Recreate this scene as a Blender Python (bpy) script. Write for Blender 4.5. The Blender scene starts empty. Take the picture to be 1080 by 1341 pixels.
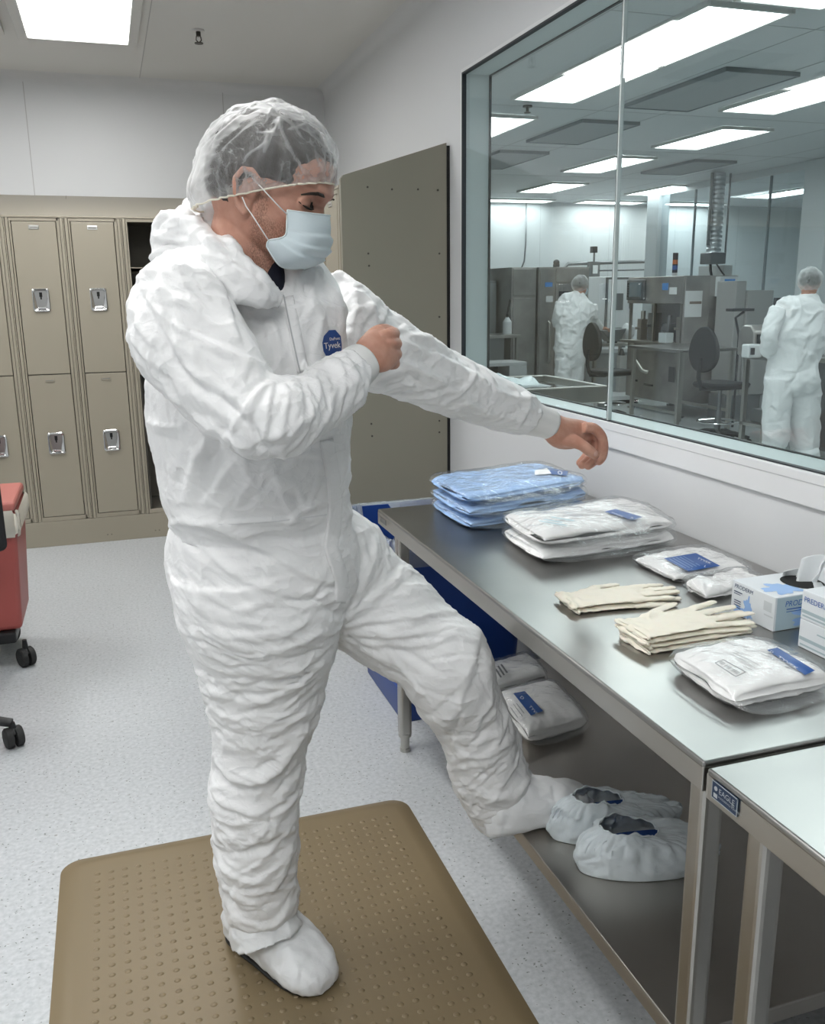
import bpy, bmesh, math, random
import numpy as np
from mathutils import Vector, Matrix, Euler, noise as mnoise
random.seed(7)
PI = math.pi
SC = bpy.context.scene
COL = SC.collection
# ------------------------------------------------------------------ camera model
FPX = 1174.9
RX, RY, RZ = 0.23930661, -0.01204362, 0.31871769
CAMH = 1.5
def _R():
    cy, sy = math.cos(RZ), math.sin(RZ); Rz = np.array([[cy,-sy,0],[sy,cy,0],[0,0,1]])
    B = np.array([[1,0,0],[0,0,-1],[0,1,0.]])
    cp, sp = math.cos(RX), math.sin(RX); Rx = np.array([[1,0,0],[0,cp,-sp],[0,sp,cp]])
    cr, sr = math.cos(RY), math.sin(RY); Rr = np.array([[cr,-sr,0],[sr,cr,0],[0,0,1]])
    return Rr@Rx@B@Rz
MC = _R()
CPOS = np.array([0, 0, CAMH])
def ray(u, v): return MC.T@np.array([u-540, v-670.5, FPX])
def PY(u, v, y): d = ray(u, v); return CPOS + d*(y/d[1])
def PZ(u, v, z): d = ray(u, v); return CPOS + d*((z-CAMH)/d[2])
def PX(u, v, x): d = ray(u, v); return CPOS + d*(x/d[0])

cam = bpy.data.cameras.new('camera'); co = bpy.data.objects.new('camera', cam); COL.objects.link(co)
cam.sensor_fit = 'VERTICAL'; cam.sensor_height = 24; cam.lens = FPX/1341*24
cam.clip_start = 0.05; cam.clip_end = 60
mw = Matrix.Identity(4)
for i in range(3):
    mw[i][0] = MC[0][i]; mw[i][1] = -MC[1][i]; mw[i][2] = -MC[2][i]
mw[2][3] = CAMH
co.matrix_world = mw
SC.camera = co

# ------------------------------------------------------------------ materials
MATS = {}
def mat(name, col=(.8,.8,.8), rough=.5, metal=0., spec=.5, trans=0., ior=1.45, sss=0., emit=None, es=0., alpha=1., coat=0.):
    if name in MATS: return MATS[name]
    m = bpy.data.materials.new(name); m.use_nodes = True
    b = m.node_tree.nodes['Principled BSDF']
    b.inputs['Base Color'].default_value = (*col, 1)
    b.inputs['Roughness'].default_value = rough; b.inputs['Metallic'].default_value = metal
    b.inputs['Specular IOR Level'].default_value = spec
    b.inputs['Transmission Weight'].default_value = trans; b.inputs['IOR'].default_value = ior
    b.inputs['Alpha'].default_value = alpha; b.inputs['Coat Weight'].default_value = coat
    if sss: b.inputs['Subsurface Weight'].default_value = sss; b.inputs['Subsurface Scale'].default_value = .01
    if emit: b.inputs['Emission Color'].default_value = (*emit, 1); b.inputs['Emission Strength'].default_value = es
    MATS[name] = m; return m
def nd(m, typ, **kw):
    n = m.node_tree.nodes.new(typ)
    for k, v in kw.items():
        if k.startswith('i_'): n.inputs[k[2:].replace('_', ' ')].default_value = v
        else: setattr(n, k, v)
    return n
def lk(m, a, ao, b, bi): m.node_tree.links.new(a.outputs[ao], b.inputs[bi])
def bsdf(m): return m.node_tree.nodes['Principled BSDF']
def ramp(m, stops):
    r = nd(m, 'ShaderNodeValToRGB'); e = r.color_ramp.elements
    e[0].position, e[0].color = stops[0][0], (*stops[0][1], 1)
    e[1].position, e[1].color = stops[-1][0], (*stops[-1][1], 1)
    for p, c in stops[1:-1]:
        x = e.new(p); x.color = (*c, 1)
    return r
def noise_col(m, scale, c0, c1, lo=.35, hi=.65, detail=4, stretch=None):
    tc = nd(m, 'ShaderNodeTexCoord'); n = nd(m, 'ShaderNodeTexNoise'); n.inputs['Scale'].default_value = scale; n.inputs['Detail'].default_value = detail
    if stretch:
        mp = nd(m, 'ShaderNodeMapping'); mp.inputs['Scale'].default_value = stretch
        lk(m, tc, 'Object', mp, 'Vector'); lk(m, mp, 'Vector', n, 'Vector')
    else: lk(m, tc, 'Object', n, 'Vector')
    r = ramp(m, [(lo, c0), (hi, c1)]); lk(m, n, 'Fac', r, 'Fac'); lk(m, r, 'Color', bsdf(m), 'Base Color')
    return tc, n, r
def noise_bump(m, scale, strength, dist=.002, detail=4, stretch=None):
    tc = nd(m, 'ShaderNodeTexCoord'); n = nd(m, 'ShaderNodeTexNoise'); n.inputs['Scale'].default_value = scale; n.inputs['Detail'].default_value = detail
    mp = nd(m, 'ShaderNodeMapping'); mp.inputs['Scale'].default_value = stretch or (1,1,1)
    lk(m, tc, 'Object', mp, 'Vector'); lk(m, mp, 'Vector', n, 'Vector')
    b = nd(m, 'ShaderNodeBump'); b.inputs['Strength'].default_value = strength; b.inputs['Distance'].default_value = dist
    lk(m, n, 'Fac', b, 'Height'); lk(m, b, 'Normal', bsdf(m), 'Normal'); return n, b

M_wall = mat('wall_paint', (.62,.632,.642), .45); noise_bump(M_wall, 220, .08, .001)
M_ceil = mat('ceiling_paint', (.68,.68,.665), .7)
M_cwall = mat('clean_wall', (.72,.75,.76), .35)
M_cceil = mat('clean_ceiling', (.60,.63,.64), .5)
M_trim = mat('trim_white', (.70,.71,.72), .35)
M_gasket = mat('dark_gasket', (.03,.035,.04), .6)
M_locker = mat('locker_enamel', (.30,.272,.215), .38); noise_bump(M_locker, 300, .05, .0006)
M_lockpanel = mat('locker_panel_enamel', (.235,.222,.178), .42); noise_bump(M_lockpanel, 260, .06, .0006)
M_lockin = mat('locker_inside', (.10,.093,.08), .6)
M_chrome = mat('chrome', (.72,.72,.72), .16, 1.)
M_black = mat('black_plastic', (.012,.012,.013), .38)
M_rubber = mat('black_rubber', (.02,.02,.02), .7)
M_darkhole = mat('dark_slot', (.01,.01,.01), .8)

M_steel = mat('brushed_steel', (.50,.485,.455), .3, 1.)
M_steeltop = mat('worktop_steel', (.42,.42,.41), .30, 1.)
noise_col(M_steeltop, 2.2, (.31,.305,.295), (.42,.413,.40), .3, .7, 3)
noise_bump(M_steeltop, 2.6, .25, .004, 1)
M_shelf = mat('shelf_steel', (.48,.455,.42), .36, 1.)
noise_bump(M_shelf, 3, .2, .01, 3)

M_floor = mat('vinyl_floor', (.6,.62,.64), .32)
def build_floor():
    m = M_floor; tc = nd(m, 'ShaderNodeTexCoord')
    n1 = nd(m, 'ShaderNodeTexNoise', i_Scale=75., i_Detail=2.); lk(m, tc, 'Object', n1, 'Vector')
    # flecks: thin curled chips from warped voronoi distance
    nz = nd(m, 'ShaderNodeTexNoise', i_Scale=60., i_Detail=2.); lk(m, tc, 'Object', nz, 'Vector')
    mixv = nd(m, 'ShaderNodeMix', data_type='VECTOR'); mixv.inputs[0].default_value = .018
    lk(m, tc, 'Object', mixv, 4); lk(m, nz, 'Color', mixv, 5)
    v = nd(m, 'ShaderNodeTexVoronoi', i_Scale=85.); lk(m, mixv, 1, v, 'Vector')
    mp = nd(m, 'ShaderNodeMapping'); mp.inputs['Scale'].default_value = (1, 2.4, 1); mp.inputs['Rotation'].default_value = (0, 0, .7); lk(m, mixv, 1, mp, 'Vector')
    v2 = nd(m, 'ShaderNodeTexVoronoi', i_Scale=34.); lk(m, mp, 'Vector', v2, 'Vector')
    base = ramp(m, [(.25, (.39,.41,.425)), (.5, (.47,.49,.505)), (.8, (.56,.575,.59))]); lk(m, n1, 'Fac', base, 'Fac')
    r1 = ramp(m, [(.0, (1,1,1)), (.16, (1,1,1)), (.24, (0,0,0))]); lk(m, v, 'Distance', r1, 'Fac')
    sel = ramp(m, [(.70, (0,0,0)), (.74, (1,1,1))]); 
    sp = nd(m, 'ShaderNodeSeparateColor'); lk(m, v, 'Color', sp, 'Color'); lk(m, sp, 'Red', sel, 'Fac')
    mu = nd(m, 'ShaderNodeMath', operation='MULTIPLY'); lk(m, r1, 'Color', mu, 0); lk(m, sel, 'Color', mu, 1)
    mx = nd(m, 'ShaderNodeMix', data_type='RGBA'); lk(m, mu, 'Value', mx, 0); lk(m, base, 'Color', mx, 6); mx.inputs[7].default_value = (.20,.21,.205,1)
    r2 = ramp(m, [(.0, (1,1,1)), (.10, (1,1,1)), (.16, (0,0,0))]); lk(m, v2, 'Distance', r2, 'Fac')
    sp2 = nd(m, 'ShaderNodeSeparateColor'); lk(m, v2, 'Color', sp2, 'Color')
    sel2 = ramp(m, [(.55, (0,0,0)), (.6, (.9,.9,.9))]); lk(m, sp2, 'Green', sel2, 'Fac')
    mu2 = nd(m, 'ShaderNodeMath', operation='MULTIPLY'); lk(m, r2, 'Color', mu2, 0); lk(m, sel2, 'Color', mu2, 1)
    mx2 = nd(m, 'ShaderNodeMix', data_type='RGBA'); lk(m, mu2, 'Value', mx2, 0); lk(m, mx, 2, mx2, 6); mx2.inputs[7].default_value = (.25,.245,.23,1)
    lk(m, mx2, 2, bsdf(m), 'Base Color')
build_floor()
M_cfloor = mat('clean_floor', (.50,.53,.53), .25); noise_col(M_cfloor, 40, (.46,.49,.49), (.55,.58,.58))
M_tube = mat('light_diffuser', (.9,.9,.9), .5, emit=(1,.998,.985), es=15)
M_tubec = mat('clean_light_diffuser', (.9,.9,.9), .5, emit=(.95,1,1), es=9.5)
M_fixframe = mat('fixture_frame', (.62,.62,.60), .4)

def schlick(m, f0=.04, normal=None):
    lw = nd(m, 'ShaderNodeLayerWeight'); lw.inputs['Blend'].default_value = .5
    if normal: lk(m, normal, 'Normal', lw, 'Normal')
    a = nd(m, 'ShaderNodeMath', operation='POWER'); lk(m, lw, 'Facing', a, 0); a.inputs[1].default_value = 5.
    b = nd(m, 'ShaderNodeMath', operation='MULTIPLY_ADD'); lk(m, a, 'Value', b, 0); b.inputs[1].default_value = 1-f0; b.inputs[2].default_value = f0
    return b
def glass_mat(name, tint, refl=.06, rough=0.0, fres=True):
    m = bpy.data.materials.new(name); m.use_nodes = True; nt = m.node_tree
    nt.nodes.remove(nt.nodes['Principled BSDF']); out = nt.nodes['Material Output']
    t = nd(m, 'ShaderNodeBsdfTransparent'); t.inputs['Color'].default_value = (*tint, 1)
    g = nd(m, 'ShaderNodeBsdfGlossy'); g.inputs['Roughness'].default_value = rough; g.inputs['Color'].default_value = (1,1,1,1)
    f = schlick(m)
    mx = nd(m, 'ShaderNodeMixShader'); lk(m, f, 'Value', mx, 0); lk(m, t, 'BSDF', mx, 1); lk(m, g, 'BSDF', mx, 2); lk(m, mx, 'Shader', out, 'Surface')
    MATS[name] = m; return m
M_glass = glass_mat('window_glass', (.90,.945,.945))

# ------------------------------------------------------------------ mesh helpers
def root_of(o):
    p = Vector((0,0,0))
    return p
class MB:
    def __init__(s): s.v = []; s.f = []; s.mi = []; s.cur = 0; s.xf = None
    def add(s, vs, fs):
        b = len(s.v)
        if s.xf is not None: vs = [tuple(s.xf @ Vector(v)) for v in vs]
        s.v += [tuple(v) for v in vs]; s.f += [tuple(b+i for i in f) for f in fs]; s.mi += [s.cur]*len(fs); return s
    def box(s, x0, x1, y0, y1, z0, z1):
        s.add([(x0,y0,z0),(x1,y0,z0),(x1,y1,z0),(x0,y1,z0),(x0,y0,z1),(x1,y0,z1),(x1,y1,z1),(x0,y1,z1)],
              [(0,3,2,1),(4,5,6,7),(0,1,5,4),(1,2,6,5),(2,3,7,6),(3,0,4,7)]); return s
    def prism(s, pts, a0, a1, axis='y'):
        """pts 2D outline extruded along axis"""
        def mk(p, a): return {'y': (p[0],a,p[1]), 'x': (a,p[0],p[1]), 'z': (p[0],p[1],a)}[axis]
        n = len(pts); vs = [mk(p,a0) for p in pts]+[mk(p,a1) for p in pts]
        fs = [tuple(range(n)), tuple(range(2*n-1,n-1,-1))]+[(i,(i+1)%n,(i+1)%n+n,i+n) for i in range(n)]
        s.add(vs, fs); return s
    def tube(s, pts, r, n=10, caps=True):
        """round tube along a polyline; r number or list"""
        P = [Vector(p) for p in pts]; rs = r if isinstance(r, (list,tuple)) else [r]*len(P)
        rings = []; prev = None
        for i, p in enumerate(P):
            t = (P[min(i+1,len(P)-1)]-P[max(i-1,0)])
            t = t.normalized() if t.length > 1e-9 else Vector((0,0,1))
            if prev is None:
                a = t.cross(Vector((0,0,1)) if abs(t.z) < .9 else Vector((1,0,0))).normalized()
            else: a = (prev - t*prev.dot(t)).normalized()
            prev = a; b = t.cross(a)
            rings.append([tuple(p + (a*math.cos(2*PI*k/n)+b*math.sin(2*PI*k/n))*rs[i]) for k in range(n)])
        vs = [v for rg in rings for v in rg]; fs = []
        for i in range(len(P)-1):
            for k in range(n): fs.append((i*n+k, i*n+(k+1)%n, (i+1)*n+(k+1)%n, (i+1)*n+k))
        if caps: fs += [tuple(range(n-1,-1,-1)), tuple((len(P)-1)*n+k for k in range(n))]
        s.add(vs, fs); return s
    def cyl(s, p, r, h, axis='z', n=20, r2=None):
        d = {'x': (h,0,0), 'y': (0,h,0), 'z': (0,0,h)}[axis]
        return s.tube([p, (p[0]+d[0],p[1]+d[1],p[2]+d[2])], [r, r if r2 is None else r2], n)
    def ball(s, c, r, n=12, m=8):
        r = r if isinstance(r,(tuple,list)) else (r,r,r)
        vs = [(c[0],c[1],c[2]-r[2])]
        for j in range(1,m):
            t = -PI/2+PI*j/m
            for k in range(n): a = 2*PI*k/n; vs.append((c[0]+r[0]*math.cos(t)*math.cos(a), c[1]+r[1]*math.cos(t)*math.sin(a), c[2]+r[2]*math.sin(t)))
        vs.append((c[0],c[1],c[2]+r[2])); fs = []
        for k in range(n): fs.append((0,1+(k+1)%n,1+k))
        for j in range(m-2):
            for k in range(n): fs.append((1+j*n+k,1+j*n+(k+1)%n,1+(j+1)*n+(k+1)%n,1+(j+1)*n+k))
        for k in range(n): fs.append((1+(m-2)*n+k,1+(m-2)*n+(k+1)%n,len(vs)-1))
        s.add(vs, fs); return s
def offs(o):
    p = np.zeros(3)
    while o is not None: p += np.array(o.location); o = o.parent
    return p
def mk(name, mb, m, parent=None, world=True, smooth=False, bevel=0, seg=2, label=None):
    """link a MB (or (verts, faces)) as one mesh object; vertices are in world space unless world=False"""
    if isinstance(mb, MB): v, f, mi = mb.v, mb.f, mb.mi
    else: v, f = mb; mi = None
    v = np.array(v, dtype=float)
    if parent is not None and world: v = v - offs(parent)
    me = bpy.data.meshes.new(name); me.from_pydata(v.tolist(), [], [tuple(int(i) for i in ff) for ff in f])
    ms = m if isinstance(m, (list,tuple)) else [m]
    for q in ms: me.materials.append(q)
    if mi and len(ms) > 1:
        for p, i in zip(me.polygons, mi): p.material_index = i
    bm = bmesh.new(); bm.from_mesh(me); bmesh.ops.recalc_face_normals(bm, faces=bm.faces); bm.to_mesh(me); bm.free()
    if smooth:
        for p in me.polygons: p.use_smooth = True
    o = bpy.data.objects.new(name, me); COL.objects.link(o); o.parent = parent
    if bevel:
        b = o.modifiers.new('bevel', 'BEVEL'); b.width = bevel; b.segments = seg; b.limit_method = 'ANGLE'; b.angle_limit = math.radians(40)
        b.harden_normals = False
    if smooth == 'auto' :
        try: me.set_sharp_from_angle(angle=math.radians(38))
        except Exception: pass
    if label: o['label'] = label
    return o
def tag(o, label, cat, group=None):
    o['label'] = label; o['category'] = cat
    if group: o['group'] = group
    return o
def thing(name, label, cat, loc=(0,0,0), group=None, rz=0):
    o = bpy.data.objects.new(name, None); COL.objects.link(o); o.location = loc; o.rotation_euler = (0,0,rz); o.empty_display_size = .1
    return tag(o, label, cat, group)
def struct(name, mb, m, **k):
    o = mk(name, mb, m, **k); o['kind'] = 'structure'; return o
def copy_tree(o, parent=None, loc=None, rz=None, label=None, group=None):
    c = o.copy(); COL.objects.link(c); c.parent = parent
    if loc is not None: c.location = loc
    if rz is not None: c.rotation_euler = (0,0,rz)
    if label: c['label'] = label
    if group: c['group'] = group
    for ch in list(o.children): copy_tree(ch, c)
    return c
_fc = {}
def text_geo(s, size):
    """text outline as flat mesh geometry, in its own XY plane"""
    k = (s, size)
    if k in _fc: return _fc[k]
    cu = bpy.data.curves.new('lettering', 'FONT'); cu.body = s; cu.size = size; cu.resolution_u = 3
    ob = bpy.data.objects.new('lettering', cu); COL.objects.link(ob)
    dg = bpy.context.evaluated_depsgraph_get(); me = ob.evaluated_get(dg).to_mesh()
    v = [tuple(x.co) for x in me.vertices]; f = [tuple(p.vertices) for p in me.polygons]
    ob.to_mesh_clear(); bpy.data.objects.remove(ob)
    _fc[k] = (v, f); return _fc[k]
def add_text(mb, s, size, origin, ux, uy, italic=0., bold=0.):
    """ux, uy: unit vectors of reading and up directions"""
    v, f = text_geo(s, size); o = Vector(origin); ux = Vector(ux); uy = Vector(uy)
    mb.add([tuple(o+ux*(p[0]+italic*p[1])+uy*p[1]) for p in v], f)
# ------------------------------------------------------------------ the room
XW, XW2, YB, ZC = 1.5, 1.62, 6.32, 2.80
WY0, WY1, WZ0, WZ1 = -1.4, 3.80, 1.092, 2.392      # window opening
struct('floor', MB().box(-3.2, XW2, -2.6, YB+.1, -.1, 0), M_floor)
struct('floor', MB().box(XW2, 12.6, -2.6, 13.4, -.1, 0), M_cfloor)
struct('ceiling', MB().box(-3.2, XW2, -2.6, YB+.1, ZC+.02, ZC+.12), M_ceil)
struct('wall_back', MB().box(-3.3, XW2, YB, YB+.1, 0, ZC+.02), M_wall)
struct('wall_left', MB().box(-3.3, -3.2, -2.6, YB, 0, ZC+.02), M_wall)
struct('wall_front', MB().box(-3.3, 12.6, -2.7, -2.6, 0, ZC+.02), M_wall)
w = MB(); w.box(XW, XW2, -2.6, WY0, 0, ZC+.02); w.box(XW, XW2, WY1, YB, 0, ZC+.02)
w.box(XW, XW2, WY0, WY1, 0, WZ0); w.box(XW, XW2, WY0, WY1, WZ1, ZC+.02)
struct('wall_right', w, M_wall)
# thin vertical panel joints in the wall cladding
M_seam = mat('panel_joint', (.42,.42,.42), .5)
sm = MB()
for x in (-1.6, -.36, .83): sm.box(x-.0025, x+.0025, YB-.0012, YB+.001, 2.05, ZC)
struct('trim_1', sm, M_seam)
sm = MB()
for x, y0, y1 in ((.32, -2.6, YB), (-.9, -2.6, YB)): sm.box(x-.002, x+.002, y0, y1, ZC+.018, ZC+.021)
for y in (2.2, 4.2): sm.box(-3.2, XW, y-.002, y+.002, ZC+.018, ZC+.021)
struct('trim_2', sm, M_seam)
# coved corner where wall meets ceiling (back wall and right wall)
cv = MB(); R = .06
pts = [(YB, ZC+.02)]+[(YB-R+R*math.sin(a), ZC+.02-R+R*math.cos(a)) for a in [i*PI/12 for i in range(7)]]
cv.prism([(p[0], p[1]) for p in pts], -3.2, XW, 'x')
pts = [(XW, ZC+.02)]+[(XW-R+R*math.sin(a), ZC+.02-R+R*math.cos(a)) for a in [i*PI/12 for i in range(7)]]
cv.prism(pts, -2.6, YB, 'y')
struct('trim_3', cv, M_wall, smooth='auto')
# chair-rail board under the window + lower wall cladding line
tr = MB(); tr.box(XW-.012, XW, -2.6, WY1+.02, 1.012, 1.078)
struct('trim_4', tr, M_trim, bevel=.003)
# window: panes, frame, sill
wn = bpy.data.objects.new('window_1', None); COL.objects.link(wn); wn.location = (XW, 1.2, WZ0); wn['kind'] = 'structure'
fr = MB(); t = .03
fr.box(XW-.014, XW+.004, WY0-t, WY1+.012, WZ0-.024, WZ0); fr.box(XW-.006, XW+.004, WY0-t, WY1+.012, WZ1, WZ1+.014)
fr.box(XW-.006, XW+.004, WY1, WY1+.014, WZ0, WZ1)
mk('window_frame', fr, M_trim, wn, bevel=.002)
gk = MB(); g = .007
gk.box(XW-.007, XW+.012, WY0, WY1, WZ1-g, WZ1); gk.box(XW-.007, XW+.012, WY1-g, WY1, WZ0, WZ1)
gk.box(XW-.002, XW+.012, WY0, WY1, WZ0, WZ0+.004)
gk.box(XW2-.004, XW2+.006, WY0, WY1, WZ1-.008, WZ1); gk.box(XW2-.004, XW2+.006, WY1-.010, WY1, WZ0, WZ1)
gk.box(XW2-.004, XW2+.004, WY0, WY1, WZ0, WZ0+.008)
mk('gasket', gk, M_gasket, wn)
mk('window_pane', MB().box(XW+.002, XW+.010, WY0, 2.530, WZ0, WZ1), M_glass, wn)
mk('window_pane', MB().box(XW+.002, XW+.010, 2.542, WY1, WZ0, WZ1), M_glass, wn)
M_joint = mat('pane_joint', (.10,.12,.12), .3)
mk('pane_joint', MB().box(XW-.001, XW+.013, 2.534, 2.538, WZ0, WZ1), M_joint, wn)
M_jointlite = mat('joint_edge', (.62,.68,.68), .25)
mk('pane_joint', MB().box(XW-.001, XW+.013, 2.5295, 2.5339, WZ0, WZ1), M_jointlite, wn)
M_reveal = mat('window_reveal', (.66,.71,.72), .4)
rv = MB(); rv.box(XW+.013, XW2-.004, WY1-.004, WY1, WZ0, WZ1); rv.box(XW+.013, XW2-.004, WY0, WY1, WZ1-.004, WZ1); rv.box(XW+.013, XW2-.004, WY0, WY1, WZ0, WZ0+.004)
mk('window_sill', rv, M_reveal, wn)

# ceiling lights of the gowning room, seen and added
def ceiling_light(x0, x1, y0, y1, z, m_emit, label, group=None, name='ceiling_light', rim=.05, drop=0.):
    t = thing(name, label, 'ceiling light', ((x0+x1)/2, (y0+y1)/2, z), group)
    f = MB(); a = rim
    f.box(x0-a, x0, y0-a, y1+a, z-.006-drop, z+.02); f.box(x1, x1+a, y0-a, y1+a, z-.006-drop, z+.02)
    f.box(x0, x1, y0-a, y0, z-.006-drop, z+.02); f.box(x0, x1, y1, y1+a, z-.006-drop, z+.02)
    mk('frame', f, M_fixframe, t, bevel=.004)
    mk('diffuser', MB().box(x0, x1, y0, y1, z+.004, z+.018), m_emit, t)
    return t
ceiling_light(-.262, .228, 4.22, 5.41, ZC, M_tube, 'bright recessed ceiling light panel over the lockers')
ceiling_light(-1.9, -1.41, 4.22, 5.41, ZC, M_tube, 'added out-of-view ceiling light panel near the left wall')  # from here on: unseen panels added to brighten the room
ceiling_light(-.262, .228, 1.7, 2.89, ZC, M_tube, 'added out-of-view ceiling light panel above the person in the white coverall')
ceiling_light(-1.9, -1.41, 1.7, 2.89, ZC, M_tube, 'added out-of-view ceiling light panel left of the tan mat')
ceiling_light(-.262, .228, -.8, .39, ZC, M_tube, 'recessed ceiling light panel above the steel tables\' near end')
ceiling_light(-1.9, -1.41, -.8, .39, ZC, M_tube, 'added out-of-view ceiling light panel at the near left of the room')
# vent seen at the top left edge
t = thing('ceiling_vent', 'grey ceiling vent grille left of the bright ceiling light', 'vent', (-.62, 5.1, ZC))
f = MB(); x0, x1, y0, y1 = -.86, -.40, 4.6, 5.36
f.box(x0-.03, x0, y0-.03, y1+.03, ZC-.006, ZC+.02); f.box(x1, x1+.03, y0-.03, y1+.03, ZC-.006, ZC+.02); f.box(x0, x1, y0-.03, y0, ZC-.006, ZC+.02); f.box(x0, x1, y1, y1+.03, ZC-.006, ZC+.02)
mk('frame', f, M_fixframe, t)
f = MB()
for i in range(26): y = y0+.01+i*(y1-y0-.02)/26; f.box(x0, x1, y, y+.012, ZC, ZC+.012)
mk('grille', f, mat('grille_grey', (.25,.25,.25), .5, .6), t)
# sprinkler
c = PZ(260, 50, ZC-.02); t = thing('fire_sprinkler', 'small metal fire sprinkler head on the grey ceiling', 'sprinkler', (c[0], c[1], ZC+.018))
s = MB(); s.cyl((c[0],c[1],ZC+.010), .032, .009, n=20); mk('escutcheon', s, M_fixframe, t, smooth='auto')
s = MB(); s.cyl((c[0],c[1],ZC-.012), .012, .024, n=12); s.tube([(c[0]-.011,c[1],ZC-.012),(c[0]-.013,c[1],ZC-.03),(c[0],c[1],ZC-.042)], .003, 6); s.tube([(c[0]+.011,c[1],ZC-.012),(c[0]+.013,c[1],ZC-.03),(c[0],c[1],ZC-.042)], .003, 6)
s.cyl((c[0],c[1],ZC-.046), .022, .004, n=16); mk('sprinkler_head', s, mat('dull_brass', (.08,.075,.065), .4, .8), t, smooth='auto')

# ------------------------------------------------------------------ lockers
LP = .3175; LY = 5.79; LZ0, LZ1 = .16, 1.945
def frame_box(mb, o, ux, w, d, z0, z1):
    pass
M_plate = mat('number_plate', (.60,.60,.58), .3, .9)
def locker_column(name, label, tf, closed=True, group=None):
    """tf maps local (a across front 0..LP, b depth 0=front plane, z) to world; one locker column with two doors"""
    p0 = tf(LP/2, 0, 0); t = thing(name, label, 'locker', tuple(p0), group)
    def box(mb, a0, a1, b0, b1, z0, z1):
        vs = [tf(a, b, z) for (a, b, z) in ((a0,b0,z0),(a1,b0,z0),(a1,b1,z0),(a0,b1,z0),(a0,b0,z1),(a1,b0,z1),(a1,b1,z1),(a0,b1,z1))]
        mb.add(vs, [(0,3,2,1),(4,5,6,7),(0,1,5,4),(1,2,6,5),(2,3,7,6),(3,0,4,7)])
    D = .50; fw = .030; W = LP-.0015
    zm = 1.054
    b = MB()
    box(b, .0015, .006, .012, D, LZ0, LZ1); box(b, W-.006, W, .012, D, LZ0, LZ1)
    box(b, .0015, W, D-.006, D, LZ0, LZ1); box(b, .006, W-.006, .02, D, LZ0, LZ0+.006); box(b, .006, W-.006, .02, D, LZ1-.006, LZ1)
    box(b, .006, W-.006, .02, D, zm-.003, zm+.003)
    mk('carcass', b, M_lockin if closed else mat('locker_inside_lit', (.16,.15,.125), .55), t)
    b = MB()
    box(b, .0015, fw-.012, -.004, .016, LZ0, LZ1); box(b, fw-.010, fw, 0, .016, LZ0, LZ1)
    box(b, W-fw-.012, W-.026, 0, .016, LZ0, LZ1); box(b, W-.024, W-.008, -.002, .016, LZ0, LZ1); box(b, W-.006, W, -.004, .016, LZ0, LZ1)
    box(b, fw-.002, W-fw, 0, .016, LZ0, LZ0+.026); box(b, fw-.002, W-fw, 0, .016, LZ1-.018, LZ1)
    if not closed:
        box(b, fw-.002, W-fw, .0, .016, zm-.02, zm+.0); box(b, fw-.002, W-fw, .0, .35, 1.55+.09, 1.55+.115)
        box(b, fw-.002, W-fw, .0, .02, 1.64, 1.668)
    mk('face_frame', b, M_locker, t, bevel=.0015)
    if closed:
        for k, (z0, z1) in enumerate(((LZ0+.029, zm-.0025), (zm+.0025, LZ1-.021))):
            d = MB(); box(d, fw+.004, W-fw-.016, -.002, .016, z0, z1)
            dr = mk('door', d, M_locker, t, bevel=.003)
            # recessed handle: pan with rim and slot
            ac = LP/2-.008; zc = (z0+z1)/2 - (.005 if k else -.022); hw, hh = .047, .066
            h = MB(); rings = []
            def rr(w_, h_, bb, tw=0, r=.014, n=4):
                pts = []
                for sx, sz, a0 in ((1,1,0),(-1,1,1),(-1,-1,2),(1,-1,3)):
                    for i in range(n+1):
                        a = (a0+i/n)*PI/2; ww = w_ - (tw if sz < 0 else 0)
                        pts.append(tf(ac+sx*(ww-r)+r*math.cos(a), bb, zc+sz*(h_-r)+r*math.sin(a)))
                return pts
            lay = [rr(hw,hh,-.001), rr(hw,hh,-.010), rr(hw-.004,hh-.004,-.014), rr(hw-.009,hh-.010,-.013), rr(hw-.013,hh-.014,-.0035,.010)]
            vs = [p for L in lay for p in L]; n_ = len(lay[0]); fs = []
            for i in range(len(lay)-1):
                for q in range(n_): fs.append((i*n_+q, i*n_+(q+1)%n_, (i+1)*n_+(q+1)%n_, (i+1)*n_+q))
            h.add(vs, fs)
            pn = MB(); pn.add(lay[-1], [tuple(range(n_))])
            hd = mk('handle', h, M_chrome, dr, smooth='auto'); mk('handle_pan', pn, mat('pan_steel', (.42,.42,.41), .28, 1.), dr)
            s = MB(); box(s, ac-.008, ac+.008, -.007, -.0036, zc+.018, zc+.044); box(s, ac-.004, ac+.004, -.007, -.0036, zc+.004, zc+.020)
            mk('latch_slot', s, M_darkhole, dr)
            s = MB(); box(s, ac-.022, ac+.022, -.011, -.004, zc-hh+.014, zc-hh+.026); mk('pull_lip', s, M_chrome, dr, bevel=.003)
            zt = z1-.032; s = MB(); box(s, ac-.028, ac+.028, -.006, -.002, zt-.011, zt+.011)
            mk('number_plate', s, M_plate if (k == 1) else M_locker, dr, bevel=.002)
            s = MB(); box(s, ac-.022, ac+.022, -.0068, -.0058, zt-.004, zt+.002); mk('plate_slot', s, mat('plate_dark', (.22,.21,.19), .4), dr)
    return t
def tf_back(x0):
    return lambda a, b, z: (x0+a, LY+b, z)
xs0 = -.505 - LP
names = {0: 'beige two-door locker at the left edge, beside the red cart', 1: 'beige two-door locker, second from the left, left of the open one\'s neighbour', 2: 'beige two-door locker directly left of the open locker', }
L = []
labs = ['beige two-tier locker column cut by the left edge of the photo', 'beige two-tier locker column between the edge one and the one beside the open locker', 'beige two-tier locker column directly left of the open locker']
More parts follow.
